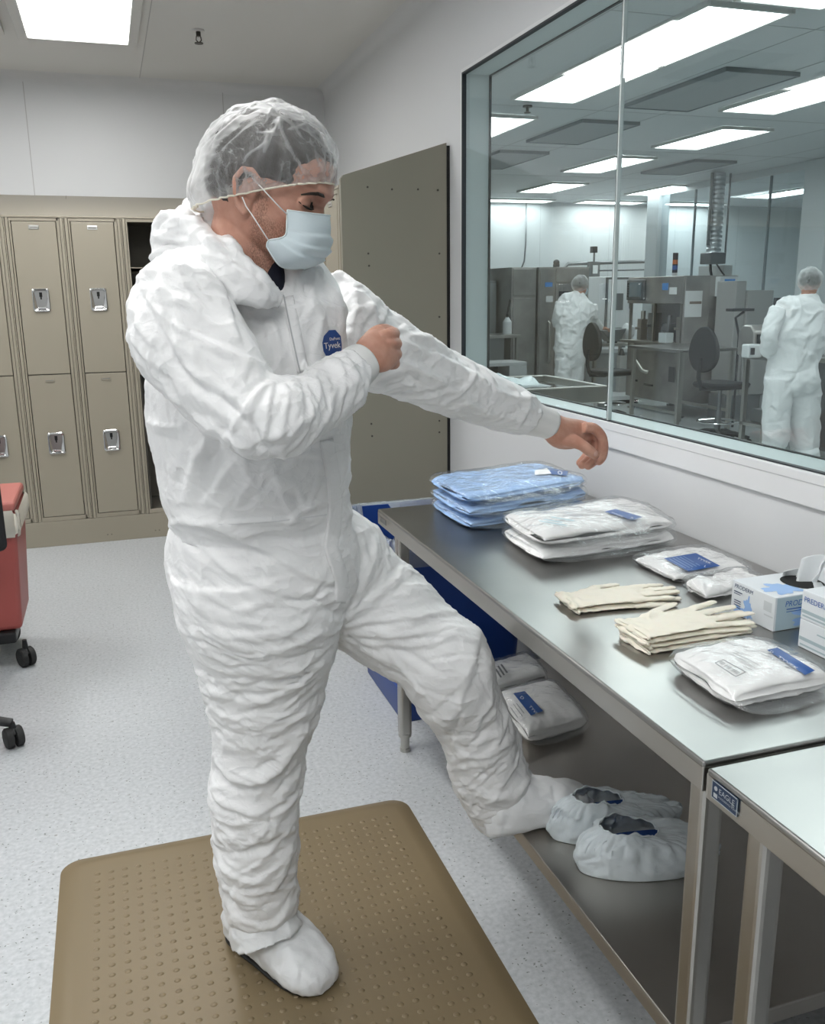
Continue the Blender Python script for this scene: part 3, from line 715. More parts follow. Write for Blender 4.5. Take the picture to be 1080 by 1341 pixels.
F2 = [ ([(443,818),(478,790),(504,770),(540,745)], 3.5, 6*mm, 2.5), ([(443,818),(472,780),(486,740),(492,700)], 3.5, 5*mm, 2), ([(443,818),(500,812),(560,806),(598,802)], 3.5, 8*mm, -2.5), ([(445,826),(500,832),(560,828),(600,818)], 3.5, 8*mm, -2.5),
 ([(448,838),(520,846),(570,842),(606,826)], 3, 6*mm, -2.5), ([(452,680),(462,720),(462,770)], 4, 5*mm, 2), ([(470,690),(480,740),(466,785)], 4, 5*mm, 2), ([(625,820),(618,870),(604,910),(592,960)], 5, 8*mm, 2.5), ([(636,850),(640,900),(652,960)], 4, 5*mm, 2),
 ([(505,850),(530,880),(556,912)], 3, 5*mm, 2), ([(592,902),(600,940),(588,975),(600,990)], 4, -6*mm, 2), ([(596,985),(624,994),(652,985),(668,960)], 4, 8*mm, 2.5), ([(600,1000),(640,992),(672,975)], 3, -5*mm, 2),
 ([(604,1020),(640,1040),(672,1040),(694,1012)], 4, 9*mm, 2.5), ([(612,1060),(644,1074),(680,1068),(699,1040)], 4, 9*mm, 2), ([(650,905),(630,940),(618,970)], 3, 5*mm, 2), ([(556,935),(580,950),(600,990)], 3, 5*mm, 2), ([(590,1000),(606,1030),(622,1062)], 3.5, 7*mm, 2)]
F3 = [ ([(200,368),(240,352),(280,372),(300,410),(312,450)], 3.5, 7*mm, 2.5), ([(190,372),(225,385),(262,412),(300,440)], 3, 6*mm, 2.5), ([(192,388),(220,420),(262,440),(320,468),(350,478)], 3, 7*mm, 2.5), ([(194,400),(214,440),(236,480),(262,505),(300,530),(332,572)], 4, -10*mm, 2.2),
 ([(172,430),(190,480),(222,515),(262,548),(300,575),(332,590)], 4, 9*mm, 2.5), ([(252,448),(290,460),(330,480)], 3, 5*mm, 2.5), ([(262,490),(300,512),(330,545)], 3, 5*mm, 2.5), ([(318,545),(332,560),(342,580)], 4, -10*mm, 2),
 ([(350,500),(330,530),(325,560),(338,582)], 4, 9*mm, 2.5), ([(358,498),(352,530),(345,580)], 3, 8*mm, 2.5), ([(372,498),(376,530),(366,585)], 3.5, 7*mm, 2.5), ([(386,494),(394,520),(384,560)], 3.5, 6*mm, 2.5), ([(350,575),(380,562),(402,545)], 4, 5*mm, 2),
 ([(322,560),(350,585),(372,580)], 5, -6*mm, 2), ([(450,462),(462,485),(474,506)], 3, 6*mm, 2), ([(440,470),(456,500),(452,520)], 3, 5*mm, 2), ([(410,486),(420,520),(400,560)], 3, 4*mm, 2), ([(262,556),(300,588),(345,600)], 4, 4*mm, 2)]
F4 = [ ([(524,430),(545,442),(600,470)], 3.5, 6*mm, -2.5), ([(520,450),(560,460),(620,492),(660,520)], 3.5, 7*mm, 2.5), ([(522,470),(560,490),(600,515),(650,545)], 4, 7*mm, 2.5), ([(518,480),(540,505),(575,528)], 4, 6*mm, 2.5), ([(484,400),(478,420),(466,446)], 3, 6*mm, 2),
 ([(505,404),(500,418),(484,432)], 3, 6*mm, 2), ([(524,440),(560,446),(584,458)], 3, 5*mm, 2), ([(626,484),(614,500),(606,515)], 2.5, 5*mm, 2), ([(640,510),(670,520),(692,524)], 3, 5*mm, 2), ([(600,520),(640,540),(674,548)], 3, 5*mm, 2),
 ([(684,515),(690,530),(676,562)], 3, 6*mm, 2), ([(450,420),(470,404),(492,402)], 3, 5*mm, 2)]
for l, F in enumerate((F0, F1, F2, F3, F4)):
    fold_lines(V, N, F, disp, UV, mask=(LAB == l) if l else ((LAB == 0) | (LAB == 1)))
set_v(cm, V+N*disp[:,None])
for p in cm.polygons: p.use_smooth = True
cm.name = 'coverall'; cm.materials.clear(); cm.materials.append(M_tyvek)
off = np.array(PER.location); set_v(cm, get_v(cm)-off)
COV = bpy.data.objects.new('coverall', cm); COL.objects.link(COV); COV.parent = PER
s_ = COV.modifiers.new('smooth', 'SMOOTH'); s_.factor = .35; s_.iterations = 1
from mathutils.bvhtree import BVHTree
cvv = get_v(cm)+off
BV = BVHTree.FromPolygons([tuple(x) for x in cvv], [tuple(p.vertices) for p in cm.polygons])
_okf = [tuple(p.vertices) for p in cm.polygons if all(LAB[i] != 3 for i in p.vertices)]
BVT = BVHTree.FromPolygons([tuple(x) for x in cvv], _okf)
def drape(px, lift=.002, bv=None):
    """drop measured points onto the garment surface"""
    out = []
    for u, v in px:
        d = ray(u, v); d = d/np.linalg.norm(d); h = (bv or BV).ray_cast(Vector(CPOS), Vector(d))
        p = np.array(h[0]) if h[0] is not None else None
        out.append(None if p is None else p-d*lift)
    last = next((o for o in out if o is not None), None); r = []
    for o in out:
        if o is None: o = last
        last = o; r.append(o)
    return r
def strip(path, w, lift=.003, thick=.002, sub=6, cols=4):
    P = resample(path, sub); P = np.array(P); rings = []
    for i in range(len(P)):
        t = P[min(i+1,len(P)-1)]-P[max(i-1,0)]; t /= np.linalg.norm(t); n = np.array([-t[1], t[0]])
        rings.append([P[i]+n*w*(k/cols-.5) for k in range(cols+1)])
    flat = [tuple(q) for r in rings for q in r]; W = np.array(drape(flat, lift)); 
    # smooth along depth
    W = W.reshape(len(rings), cols+1, 3)
    for _ in range(3): W[1:-1] = .5*W[1:-1]+.25*(W[:-2]+W[2:])
    m = cols+1; top = W.reshape(-1,3); bot = top+VIEW*thick*2; vs = list(top)+list(bot); nT = len(top); fs = []
    for i in range(len(rings)-1):
        for k in range(cols): a = i*m+k; fs.append((a,a+1,a+m+1,a+m)); fs.append((nT+a,nT+a+m,nT+a+m+1,nT+a+1))
        for k in (0, cols): a = i*m+k; fs.append((a,a+m,nT+a+m,nT+a))
    for i in (0, len(rings)-1):
        for k in range(cols): a = i*m+k; fs.append((a,nT+a,nT+a+1,a+1))
    return vs, fs
mk('zipper_flap', strip([(376,388),(384,425),(393,470),(397,486)], 16), M_tyvek, PER, smooth=True)
mk('zipper_flap', strip([(427,576),(434,612),(439,650),(437,690),(433,715),(441,740),(448,765),(447,790)], 19), M_tyvek, PER, smooth=True)
z = strip([(371,386),(378,420),(387,462),(393,488)], 1.8, .0055, .001, 6, 1); mk('zipper', z, mat('zipper_grey', (.45,.46,.47), .5), PER)
mk('waist_seam', strip([(232,683),(290,687),(350,684),(400,678),(428,674)], 1.6, .0012, .001, 6, 1), mat('seam_thread', (.70,.71,.72), .6), PER)

# --- emblem on the chest
def patch(outline, lift): 
    n = len(outline); c = np.mean(outline, axis=0); pts = [tuple(c)]; fs = []; M = 5
    for j in range(1, M+1):
        for i in range(n): pts.append(tuple(c+(np.array(outline[i])-c)*j/M))
    W = drape(pts, lift, BVT)
    for i in range(n): fs.append((0, 1+i, 1+(i+1)%n))
    for j in range(1, M):
        for i in range(n): a = 1+(j-1)*n; b = 1+j*n; fs.append((a+i, b+i, b+(i+1)%n, a+(i+1)%n))
    return W, fs
def subdiv_outline(o, k=4):
    r = []
    for i in range(len(o)):
        a, b = np.array(o[i]), np.array(o[(i+1)%len(o)])
        r += [tuple(a+(b-a)*t/k) for t in range(k)]
    return r
oc = [(430.5,432.5),(439,432),(446,440),(447.5,452),(447,463),(445,468),(429,470),(423.5,460),(422,449),(424,440)]
big = [tuple(np.array([435,450])+(np.array(p)-np.array([435,450]))*1.09) for p in oc]
em = mk('chest_emblem', patch(subdiv_outline(big), .0040), mat('emblem_white', (.8,.8,.8), .5), PER, smooth=True)
mk('emblem_field', patch(subdiv_outline(oc), .0052), mat('emblem_blue', (.025,.075,.26), .45), em, smooth=True)
def text_drape(s, size, u0, v0, rot=0., lift=.0062, bold=.35, bv=None, sx=1.):
    v, f = text_geo(s, size); P = []
    c, s_ = math.cos(rot), math.sin(rot)
    for dx in (0, bold):
        for q in v: x = (q[0]+dx)*sx; y = q[1]; P.append((u0+x*c+y*s_, v0+x*s_-y*c))
    n = len(v); F = list(f)+[tuple(i+n for i in ff) for ff in f]
    return drape(P, lift, bv), F
mk('emblem_lettering', merge([text_drape('Tyvek', 11.5, 424.6, 457, -.10, bv=BVT, sx=.76), text_drape('DuPont', 5.4, 431.5, 446.0, -.10, bold=.2, bv=BVT, sx=.8)]), mat('emblem_white', (.8,.8,.8), .5), em)

# --- hood lying open behind the neck
hood_sh = [limb([(240,270,262,296,1.70,.9),(218,279,250,330,1.69,1.1),(208,302,250,344,1.68,1.2),(209,322,262,362,1.665,1.0),(226,338,290,378,1.64,.8)], 28, 4),
           limb([(242,266,240,292,1.75,.8),(262,264,262,300,1.735,.8),(278,272,276,310,1.72,.7),(290,290,284,318,1.70,.6)], 20, 4),
           limb([(262,288,238,330,1.655,.9),(282,302,254,350,1.615,.8),(302,312,276,368,1.575,.7),(322,334,298,386,1.55,.6),(345,354,326,398,1.54,.55),(362,372,350,404,1.545,.5),(371,384,364,404,1.555,.4)], 24, 4),
           limb([(370,350,414,352,1.665,.45),(372,362,414,366,1.645,.35),(373,374,410,380,1.625,.28),(374,386,402,394,1.615,.2),(375,396,392,402,1.612,.2)], 16, 4)]
hm = remesh(hood_sh, .0042, 4); HV = get_v(hm); HN = get_n(hm); HU = proj(HV); d = .004*fbm(HV*18, 3)
ctr = np.array([262., 300.])
d = creases(HV, HN, 240, lambda p, i: MC[0]*(HU[i][0]-268)+MC[1]*(HU[i][1]-300) if HU[i][0] < 285 else im_dir(40), rng, (.015,.06), (.0015,.0045), (.003,.007), None, .5, None, d)
fold_lines(HV, HN, [([(200,318),(225,322),(262,320),(300,334),(340,362)], 4, -9*mm, 2), ([(212,280),(235,290),(262,292)], 3, 7*mm, 2), ([(198,340),(218,330),(250,326)], 3, 7*mm, -2), ([(236,268),(248,284),(266,290)], 3, 6*mm, 2), ([(270,312),(300,340),(345,375)], 3, 6*mm, 2), ([(205,300),(225,304),(250,310)], 3, -6*mm, 2)], d, HU)
set_v(hm, HV+HN*d[:,None]-off); hm.materials.clear(); hm.materials.append(M_tyvek)
ho = bpy.data.objects.new('hood', hm); COL.objects.link(ho); ho.parent = PER

# --- knit cuffs
def cuff(st, name='cuff'):
    o = mk(name, limb(st, 32, 3), M_cuff, PER, smooth=True); return o
cuff([(474,514,446,462,1.542,.88),(479,508,451,457,1.548,.88),(485,502,457,454,1.555,.88),(491,495,461,452,1.562,.88)])
cuff([(700,524,681,567,1.972,.88),(709,529,692,570,1.976,.88),(719,534,704,572,1.98,.88),(728,539,715,575,1.985,.88)])

# --- boot covers
def foot_mesh(heel, toe, z0, w, h, hgt_ankle):
    pass
b1 = [(301,1190,384,1180,1.80,.85),(299,1208,392,1196,1.79,.9),(299,1224,402,1212,1.775,.95),(303,1238,414,1228,1.76,.9),(316,1254,424,1244,1.74,.8),(336,1272,432,1262,1.715,.7),(358,1288,437,1280,1.695,.6),(388,1300,438,1292,1.68,.45),(408,1304,434,1300,1.672,.3)]
def foot_loft(hx, hy, tx, ty, z0, prof, n=28):
    """shoe-shaped loft: prof rows (t along foot, half width, height, lateral shift)"""
    f = np.array([tx-hx, ty-hy]); L = np.linalg.norm(f); f /= L; s = np.array([f[1], -f[0]]); rings = []
    for t, hw, hh, sh in resample(prof, 3):
        c = np.array([hx, hy])+f*t*L+s*sh; ring = []
        for q in range(n):
            a = 2*PI*q/n; cc, ss = math.cos(a), math.sin(a)
            zz = z0+hh/2+hh/2*math.copysign(abs(ss)**(.45 if ss < 0 else .9), ss); x = hw*math.copysign(abs(cc)**.8, cc)*(1 if ss < 0 else (1-.18*ss))
            ring.append((c[0]+s[0]*x, c[1]+s[1]*x, zz))
        rings.append(ring)
    return loft(rings)
heel = PZ(303, 1240, .02); toe = PZ(437, 1300, .03)
MATZ = .018
pf = [(0,.024,.07,0),(.04,.046,.10,0),(.15,.056,.125,0),(.3,.058,.135,0),(.45,.058,.12,0),(.6,.060,.10,0),(.75,.060,.08,0),(.88,.052,.060,0),(.96,.038,.044,0),(1.,.016,.026,0)]
hR = PZ(318, 1232, MATZ); tR = PZ(428, 1300, MATZ)
hR = hR; sole_dir = (tR-hR)[:2]/np.linalg.norm((tR-hR)[:2])
sR = foot_loft(hR[0]-.004, hR[1]+.05, tR[0]+.003, tR[1]-.004, MATZ+.004, [(a, b+.009, c*1.05, e) for a, b, c, e in pf])
ankR = limb([(296,1150,386,1140,1.785,.9),(299,1185,385,1175,1.785,.9),(300,1212,388,1200,1.775,1.0),(302,1230,398,1216,1.765,1.0)], 28, 3)
bm_ = remesh([sR, ankR], .004, 4); BVt = get_v(bm_); BN = get_n(bm_); BU = proj(BVt)
d = .003*fbm(BVt*22, 2); d = creases(BVt, BN, 150, lambda p, i: MC[0]*(BU[i][0]-385)+MC[1]*(BU[i][1]-1215) if rng.rand() < .6 else im_dir(60), rng, (.015,.07), (.001,.0035), (.003,.007), None, .4, None, d)
set_v(bm_, BVt+BN*d[:,None]-off); bm_.materials.clear(); bm_.materials.append(M_boot); o = bpy.data.objects.new('boot_cover', bm_); COL.objects.link(o); o.parent = PER
# dark sole edge seen under the standing foot
so = foot_loft(hR[0]-.004, hR[1]+.05, tR[0]-.004, tR[1]+.006, MATZ, [(a, b+.002, .016, 0) for a, b, c, e in pf]); mk('sole', so, M_rubber, PER, smooth=True)
# raised foot on the shelf
hL = np.array([.745, 1.80]); 
pf2 = [(0,.02,.06,0),(.05,.045,.09,0),(.18,.056,.12,0),(.35,.058,.125,0),(.5,.058,.112,0),(.65,.06,.10,0),(.8,.058,.088,0),(.9,.05,.075,0),(.97,.036,.058,0),(1.,.012,.03,0)]
q0 = PZ(632, 1082, SZ+.02); q1 = PZ(774, 1046, SZ+.03)
sL = foot_loft(q0[0], q0[1], q1[0], q1[1], SZ+.001, pf2)
ankL = limb([(690,1000,606,1040,1.79,.9),(698,1022,614,1064,1.80,.9),(706,1030,628,1080,1.81,.9)], 28, 3)
bm_ = remesh([sL, ankL], .004, 4); BVt = get_v(bm_); BN = get_n(bm_); BU = proj(BVt)
d = .003*fbm(BVt*22, 2); d = creases(BVt, BN, 150, lambda p, i: im_dir(rng.choice([80, 60, 20, -60])), rng, (.015,.06), (.001,.0035), (.003,.007), None, .4, None, d)
bV = BVt+BN*d[:,None]; bV[:,2] = np.where(bV[:,2] < SZ+.001, SZ+.001, bV[:,2])
set_v(bm_, bV-off); bm_.materials.clear(); bm_.materials.append(M_boot); o = bpy.data.objects.new('boot_cover', bm_); COL.objects.link(o); o.parent = PER

# ------------------------------------------------------------------ head
HS = 1.09
az = math.radians(-29); pit = math.radians(17)
fx = np.array([math.cos(az)*math.cos(pit), math.sin(az)*math.cos(pit), -math.sin(pit)])     # face direction
ly = np.cross([0,0,1], fx); ly /= np.linalg.norm(ly)                                          # person's left
uz = np.cross(fx, ly)
roll = math.radians(3); 
HC = PY(344, 261, 1.60)          # midpoint of the ears
HC = HC + ly*.03
def hl(x, y, z): return HC + (fx*x+ly*y+uz*z)*HS
def hl_arr(P): return HC + (P[:,:1]*fx+P[:,1:2]*ly+P[:,2:3]*uz)*HS
def to_local(W): Q = (W-HC)/HS; return np.stack([Q@fx, Q@ly, Q@uz], 1)
hz = [(-.122,.070,.030,.018),(-.112,.086,.0,.036),(-.095,.091,-.02,.048),(-.075,.089,-.045,.056),(-.05,.088,-.072,.062),(-.025,.088,-.086,.067),(0,.086,-.095,.071),(.015,.085,-.099,.073),(.035,.094,-.102,.075),(.06,.093,-.102,.076),(.085,.080,-.092,.070),(.102,.062,-.074,.058),(.114,.038,-.045,.040),(.120,.012,-.012,.014)]
hz = [tuple(x) for x in resample([(z if z > -.04 else -.04+(z+.04)*.54, a, b, c) for z, a, b, c in hz], 4)]
rings = []
for z, xf, xb, w in hz:
    cx = (xf+xb)/2+ .0; rx = (xf-xb)/2; ring = []
    for k in range(56):
        a = 2*PI*k/56; c, s = math.cos(a), math.sin(a); e = .86
        x = cx+rx*math.copysign(abs(c)**e, c); y = w*math.copysign(abs(s)**e, s)
        if c > 0: y *= 1-.10*c*c
        ring.append((x, y, z))
    rings.append(ring)
hv, hf = loft(rings); hv = np.array(hv)
def bump(P, c, r, h, d=(1,0,0)):
    q = (P-np.array(c))/np.array(r); m = np.exp(-(q**2).sum(1)); return P+m[:,None]*h*np.array(d)
hv = bump(hv, (.09,0,-.018), (.03,.012,.020), .009); hv = bump(hv, (.09,0,-.035), (.03,.014,.012), .009)      # nose
hv = bump(hv, (.09,0,.012), (.03,.009,.02), .006)
for s in (-1, 1):
    hv = bump(hv, (.088,s*.033,.013), (.03,.017,.011), -.008)                                   # eye sockets
    hv = bump(hv, (.09,s*.030,.032), (.03,.024,.008), .005)                                     # brow ridge
    hv = bump(hv, (.075,s*.046,-.018), (.03,.02,.014), .005)                                    # cheekbones
hv = bump(hv, (.09,0,-.062), (.03,.02,.010), .003)
def wshell(P): return hl_arr(np.asarray(P, float))
def lball(c, r, n=16, m=10):
    mb = MB().ball(c, r, n, m); return wshell(mb.v), mb.f
def ltube(pts, r, n=10):
    mb = MB().tube(pts, r, n); return wshell(mb.v), mb.f
body = [(wshell(hv), hf)]
for s in (-1, 1): body.append(lball((.0680, s*.0355, .0130), (.0095,.0165,.0100)))
# ears
def ear(s):
    P = []
    helix = [(.000,.074,-.004),(.008,.078,.012),(.008,.083,.026),(-.004,.087,.036),(-.018,.088,.034),(-.027,.087,.018),(-.025,.084,.000),(-.018,.080,-.016),(-.008,.075,-.026),(.000,.072,-.022)]
    P.append(ltube([(x, s*y, z) for x, y, z in helix], [.003,.004,.0042,.0045,.0045,.0045,.0042,.0042,.005,.004], 10))
    mb = MB().ball((-.010, s*.074, .008), (.017,.0055,.026), 14, 8); P.append((wshell(mb.v), mb.f))
    P.append(ltube([(-.004,s*.078,.024),(-.014,s*.081,.014),(-.012,s*.079,-.004),(-.004,s*.076,-.012)], [.003,.0034,.0034,.003], 8))
    mb = MB().ball((-.006, s*.073, -.020), (.008,.0055,.010), 12, 8); P.append((wshell(mb.v), mb.f))
    P.append(lball((.004, s*.072, .002), (.005,.006,.006), 10, 6))
    return P
body += ear(1)+ear(-1)
# neck, and the trunk and limbs beneath the clothes (kept well inside them)
body.append(limb([(286,262,352,300,1.632,.9),(281,285,362,330,1.64,.9),(280,310,370,352,1.65,.9),(283,340,376,372,1.66,.8),(290,380,380,400,1.68,.8)], 28, 3))
body.append(limb([(300,395,375,395,1.69,.9)]+torso[3:], 24, 2, .035)); body.append(limb(legR[:-1], 20, 2, .032)); body.append(limb(legL[:-1], 20, 2, .032))
body.append(limb(armR[1:-3], 20, 2, .035)); body.append(limb([(430,542,412,494,1.49,.5),(456,522,434,478,1.52,.55),(476,510,448,465,1.54,.6),(485,497,459,459,1.55,.8),(492,490,465,456,1.56,.75)], 20, 2, .006)); body.append(limb(armL[1:-3], 20, 2, .03)); body.append(limb([(696,524,680,558,1.965,.6)]+[(705,530,690,566,1.972,.8),(722,540,710,572,1.982,.8)], 20, 2, .007))
# right hand: closed, gripping the far sleeve
def ptube(st, n=14, sub=4, rk=1.):
    """finger: stations (u,v,y,radius px)"""
    S = resample(st, sub); P = [tuple(PY(s[0], s[1], s[2])) for s in S]; r = [s[3]*mpx(PY(s[0], s[1], s[2])) for s in S]
    mb = MB().tube(P, r, n); mb.ball(P[-1], r[-1]*1.0, n, 8); mb.ball(P[0], r[0], n, 8); 
    # separate pieces
    return mb.v, mb.f
def finger(st): 
    S = resample(st, 4); P = [tuple(PY(s[0], s[1], s[2])) for s in S]; r = [s[3]*mpx(PY(s[0], s[1], s[2])) for s in S]
    o = []
    a = MB().tube(P, r, 14); o.append((a.v, a.f)); b = MB().ball(P[-1], r[-1], 14, 8); o.append((b.v, b.f)); return o
body.append(limb([(491,489,464,453,1.560,.62),(499,488,472,443,1.565,.62),(507,486,483,434,1.575,.60),(514,480,496,430,1.59,.55),(516,474,504,432,1.60,.5)], 24, 3))
for st in ([(498,441,1.575,7.4),(509,438,1.580,8.2),(515,437,1.600,8.6),(514,438,1.635,8),(506,441,1.65,7.5)],
           [(499,451,1.570,7.4),(512,450,1.576,7.8),(519,450,1.600,7.6),(516,451,1.64,8),(507,453,1.655,7.5)],
           [(500,464,1.572,7.4),(512,464,1.578,7.8),(519,464,1.602,7.4),(517,463,1.64,8),(508,464,1.655,7.5)],
           [(500,476,1.578,7.0),(510,477,1.584,7.4),(516,476,1.606,7.8),(514,476,1.638,7),(506,476,1.65,6.6)],
           [(482,443,1.585,8),(492,434,1.60,7.5),(503,431,1.625,7),(512,433,1.645,6.5)]): body += finger(st)
# left hand: relaxed, hanging forward over the table
Y0 = 1.985
body.append(limb([(728,541,714,574,Y0-.003,.8),(742,547,724,585,Y0,.75),(755,550,737,587,Y0+.004,.66),(768,552,752,584,Y0+.008,.6),(778,556,765,577,Y0+.010,.55),(785,562,775,574,Y0+.010,.5)], 24, 3))
for st in ([(764,560,Y0-.018,7.4),(777,561,Y0-.020,7.2),(787,571,Y0-.024,6.8),(790,585,Y0-.026,6.6),(788,598,Y0-.018,6.4),(784,604,Y0-.014,5.6)],
           [(764,563,Y0+.006,7.2),(778,567,Y0+.008,6.8),(785,580,Y0+.006,6.6),(782,596,Y0+.004,6.6),(776,605,Y0+.0,6.2),(770,610,Y0-.002,5.6)],
           [(760,566,Y0+.030,7.0),(774,571,Y0+.036,6.8),(780,584,Y0+.03,7),(774,597,Y0+.024,6.4),(768,604,Y0+.018,6),(762,609,Y0+.014,5.6)],
           [(756,572,Y0+.042,6.6),(766,580,Y0+.05,6.4),(770,591,Y0+.048,6),(765,600,Y0+.04,5.6),(759,606,Y0+.034,5.0)],
           [(722,571,Y0-.004,7.5),(737,575,Y0-.012,9.4),(751,578,Y0-.026,9.2),(762,583,Y0-.038,7.6),(771,590,Y0-.046,7.4),(779,596,Y0-.047,5.8)]): body += finger(st)
bm2 = remesh(body, .0023, 2)
SV = get_v(bm2); Lc = to_local(SV); 
att = bm2.attributes.new('beard', 'FLOAT', 'POINT')
def sst(x, a, b): t = np.clip((x-a)/(b-a), 0, 1); return t*t*(3-2*t)
near = (np.abs(Lc[:,1]) < .1) & (Lc[:,2] > -.14) & (Lc[:,2] < .05)
bd = near*sst(-Lc[:,2], .016, .034)*sst(Lc[:,0], -.004, .012)*(1-.5*sst(-Lc[:,2], .115, .14))
side = near*sst(Lc[:,0], .002, .010)*(1-sst(Lc[:,0], .022, .030))*sst(-Lc[:,2], -.03, -.01)   # sideburn
bd = np.maximum(bd, side); bd *= .6
att.data.foreach_set('value', bd.astype(np.float32))
set_v(bm2, SV-off); bm2.materials.clear(); bm2.materials.append(M_skin)
for p in bm2.polygons: p.use_smooth = True
BODY = bpy.data.objects.new('body', bm2); COL.objects.link(BODY); BODY.parent = PER
# thumb nails and nails
M_nail = mat('nail', (.55,.33,.27), .3)
nb = MB(); p = PY(779.5, 594.5, Y0-.0585); nb.ball(p, (.0052,.0022,.0062), 12, 8); mk('thumb_nail', nb, M_nail, PER, smooth=True)
# lashes and eyebrows
for s in (-1, 1):
    e = MB(); e.tube([wshell([(x, s*y, z)])[0] for x, y, z in ((.0650,.0530,.0120),(.0715,.0470,.0090),(.0768,.0395,.0066),(.0800,.0310,.0062),(.0820,.0240,.0078))], [.0006,.0016,.0020,.0018,.0008], 6)
    mk('eyelashes', e, M_hair, PER)
    e = MB(); e.tube([wshell([(x, s*y, z)])[0] for x, y, z in ((.0690,.0610,.0225),(.0805,.0530,.0280),(.0885,.0430,.0310),(.0930,.032,.0305),(.0940,.025,.0290))], [r_*(1 if s < 0 else .45) for r_ in (.0012,.0024,.0030,.0028,.0012)], 8)
    mk('eyebrow', e, M_hair, PER, smooth=True)
# hair shell
hr = []
for z, xf, xb, w in hz:
    if z < -.022: continue
    cx = (xf+xb)/2; rx = (xf-xb)/2; ring = []
    for k in range(56):
        a = 2*PI*k/56; c, s = math.cos(a), math.sin(a); e = .86
        # hairline: full at the crown, receding from the face
        f0 = sst(np.array([z]), .055, .085)[0]; lim = .42+.35*f0          # cos(angle) beyond which there is no hair
        if z < .034: lim = -.05
        if z < .0: lim = -.45
        g_ = 1-sst(np.array([c]), lim, lim+.18)[0] if z < .085 else 1.
        th = (-.004+.011*g_)*(1 if z > -.005 else max(0, (z+.02)/.015))
        if z > .085: th = .006
        x = cx+(rx+th)*math.copysign(abs(c)**e, c); y = (w+th)*math.copysign(abs(s)**e, s)
        if c > 0: y *= 1-.10*c*c
        ring.append((x, y, z+ (.008 if z > .11 else 0)))
    hr.append(ring)
v_, f_ = loft(hr); v_ = np.array(v_); hw = wshell(v_); me_ = remesh([(hw, f_)], .0032, 1); q = get_v(me_); nn = get_n(me_); q = q+nn*(.0016*fbm(q*160, 2))[:,None]; set_v(me_, q-off); me_.materials.clear(); me_.materials.append(M_hair)
o = bpy.data.objects.new('hair', me_); COL.objects.link(o); o.parent = PER
# dark shirt seen at the throat
mk('shirt', limb([(344,342,370,348,1.615,.9),(346,360,373,364,1.61,.9),(358,384,373,384,1.612,.9)], 16, 3), mat('shirt_navy', (.008,.010,.022), .8), PER, smooth=True)

# --- face mask
M_mask = mat('mask_blue', (.64,.735,.775), .75); noise_bump(M_mask, 700, .3, .0005)
rowpx = [[(376,275,.064),(394,277.5,.056),(414,280,.034),(431,282,.0)],
         [(375.5,291,.067),(396,296,.061),(417,299,.040),(433,300,.0)],
         [(374,307,.068),(396,314,.064),(416,318,.043),(430,319,.0)],
         [(366,312,.069),(390,327,.064),(408,333,.042),(421,335,.0)],
         [(352,315,.069),(378,339,.058),(394,345,.036),(408,347,.0)],
         [(349,323,.066),(364,346,.052),(380,352.5,.032),(396,352,.0)]]
def px_to_lat(u, v, y):      # point of the measured ray on the plane parallel to the face's midline, y towards the camera side
    d = ray(u, v); pl = HC-ly*y*HS; t = ((pl-CPOS)@ly)/(d@ly); return CPOS+d*t
G = np.array([[to_local(px_to_lat(*c)[None])[0] for c in r] for r in rowpx])     # rows x 4 x 3
far = G[:, ::-1][:, 1:].copy(); far[:,:,1] *= -1
G = np.concatenate([G, far], 1)
R_, C_ = 31, 37
rows = np.array([resample([tuple(x) for x in G[:, j]], 12) for j in range(G.shape[1])]).transpose(1,0,2)
grid = np.array([resample([tuple(x) for x in rows[i]], 6) for i in range(rows.shape[0])])
nR, nC = grid.shape[:2]
# pleats: small steps along the rows, fading to the pinched sides
for i in range(nR):
    t = i/(nR-1)
    for j in range(nC):
        s = j/(nC-1); fade = math.sin(PI*s)**.6
        st_ = 0
        for c in (.30, .48, .66): st_ += .0100*(1/(1+math.exp(-(t-c)*130)) - t)
        yy_ = grid[i,j,1]; ky = max(-1, min(1, yy_/.04)); st_ *= .8; grid[i,j,0] += st_*fade*.6; grid[i,j,1] += st_*fade*.9*ky
gv = wshell(grid.reshape(-1,3)); gf = [(i*nC+j, i*nC+j+1, (i+1)*nC+j+1, (i+1)*nC+j) for i in range(nR-1) for j in range(nC-1)]
MK = mk('face_mask', (gv, gf), M_mask, PER, smooth=True); sm_ = MK.modifiers.new('thick', 'SOLIDIFY'); sm_.thickness = .0015
bo = MB(); W2 = gv.reshape(nR, nC, 3)
bo.tube([tuple(p) for p in W2[0]], .0013, 6); bo.tube([tuple(p) for p in W2[-1]], .0013, 6); bo.tube([tuple(p) for p in W2[:,0]], .0015, 6); bo.tube([tuple(p) for p in W2[:,-1]], .0015, 6)
mk('mask_binding', bo, mat('mask_edge', (.70,.78,.80), .7), MK, smooth=True)
M_cord = mat('ear_loop_white', (.8,.8,.8), .6)
l1 = MB(); l1.tube([tuple(px_to_lat(*p)) for p in ((376,281,.069),(362,267,.078),(349,253,.085),(340,243,.088),(330,233,.090))], .0011, 8)
mk('ear_loop', l1, M_cord, MK, smooth=True)
l1 = MB(); l1.tube([tuple(px_to_lat(*p)) for p in ((351,314,.071),(340,297,.078),(329,280,.080),(322,270,.082),(317,258,.086))], .0011, 8)
mk('ear_loop', l1, M_cord, MK, smooth=True)

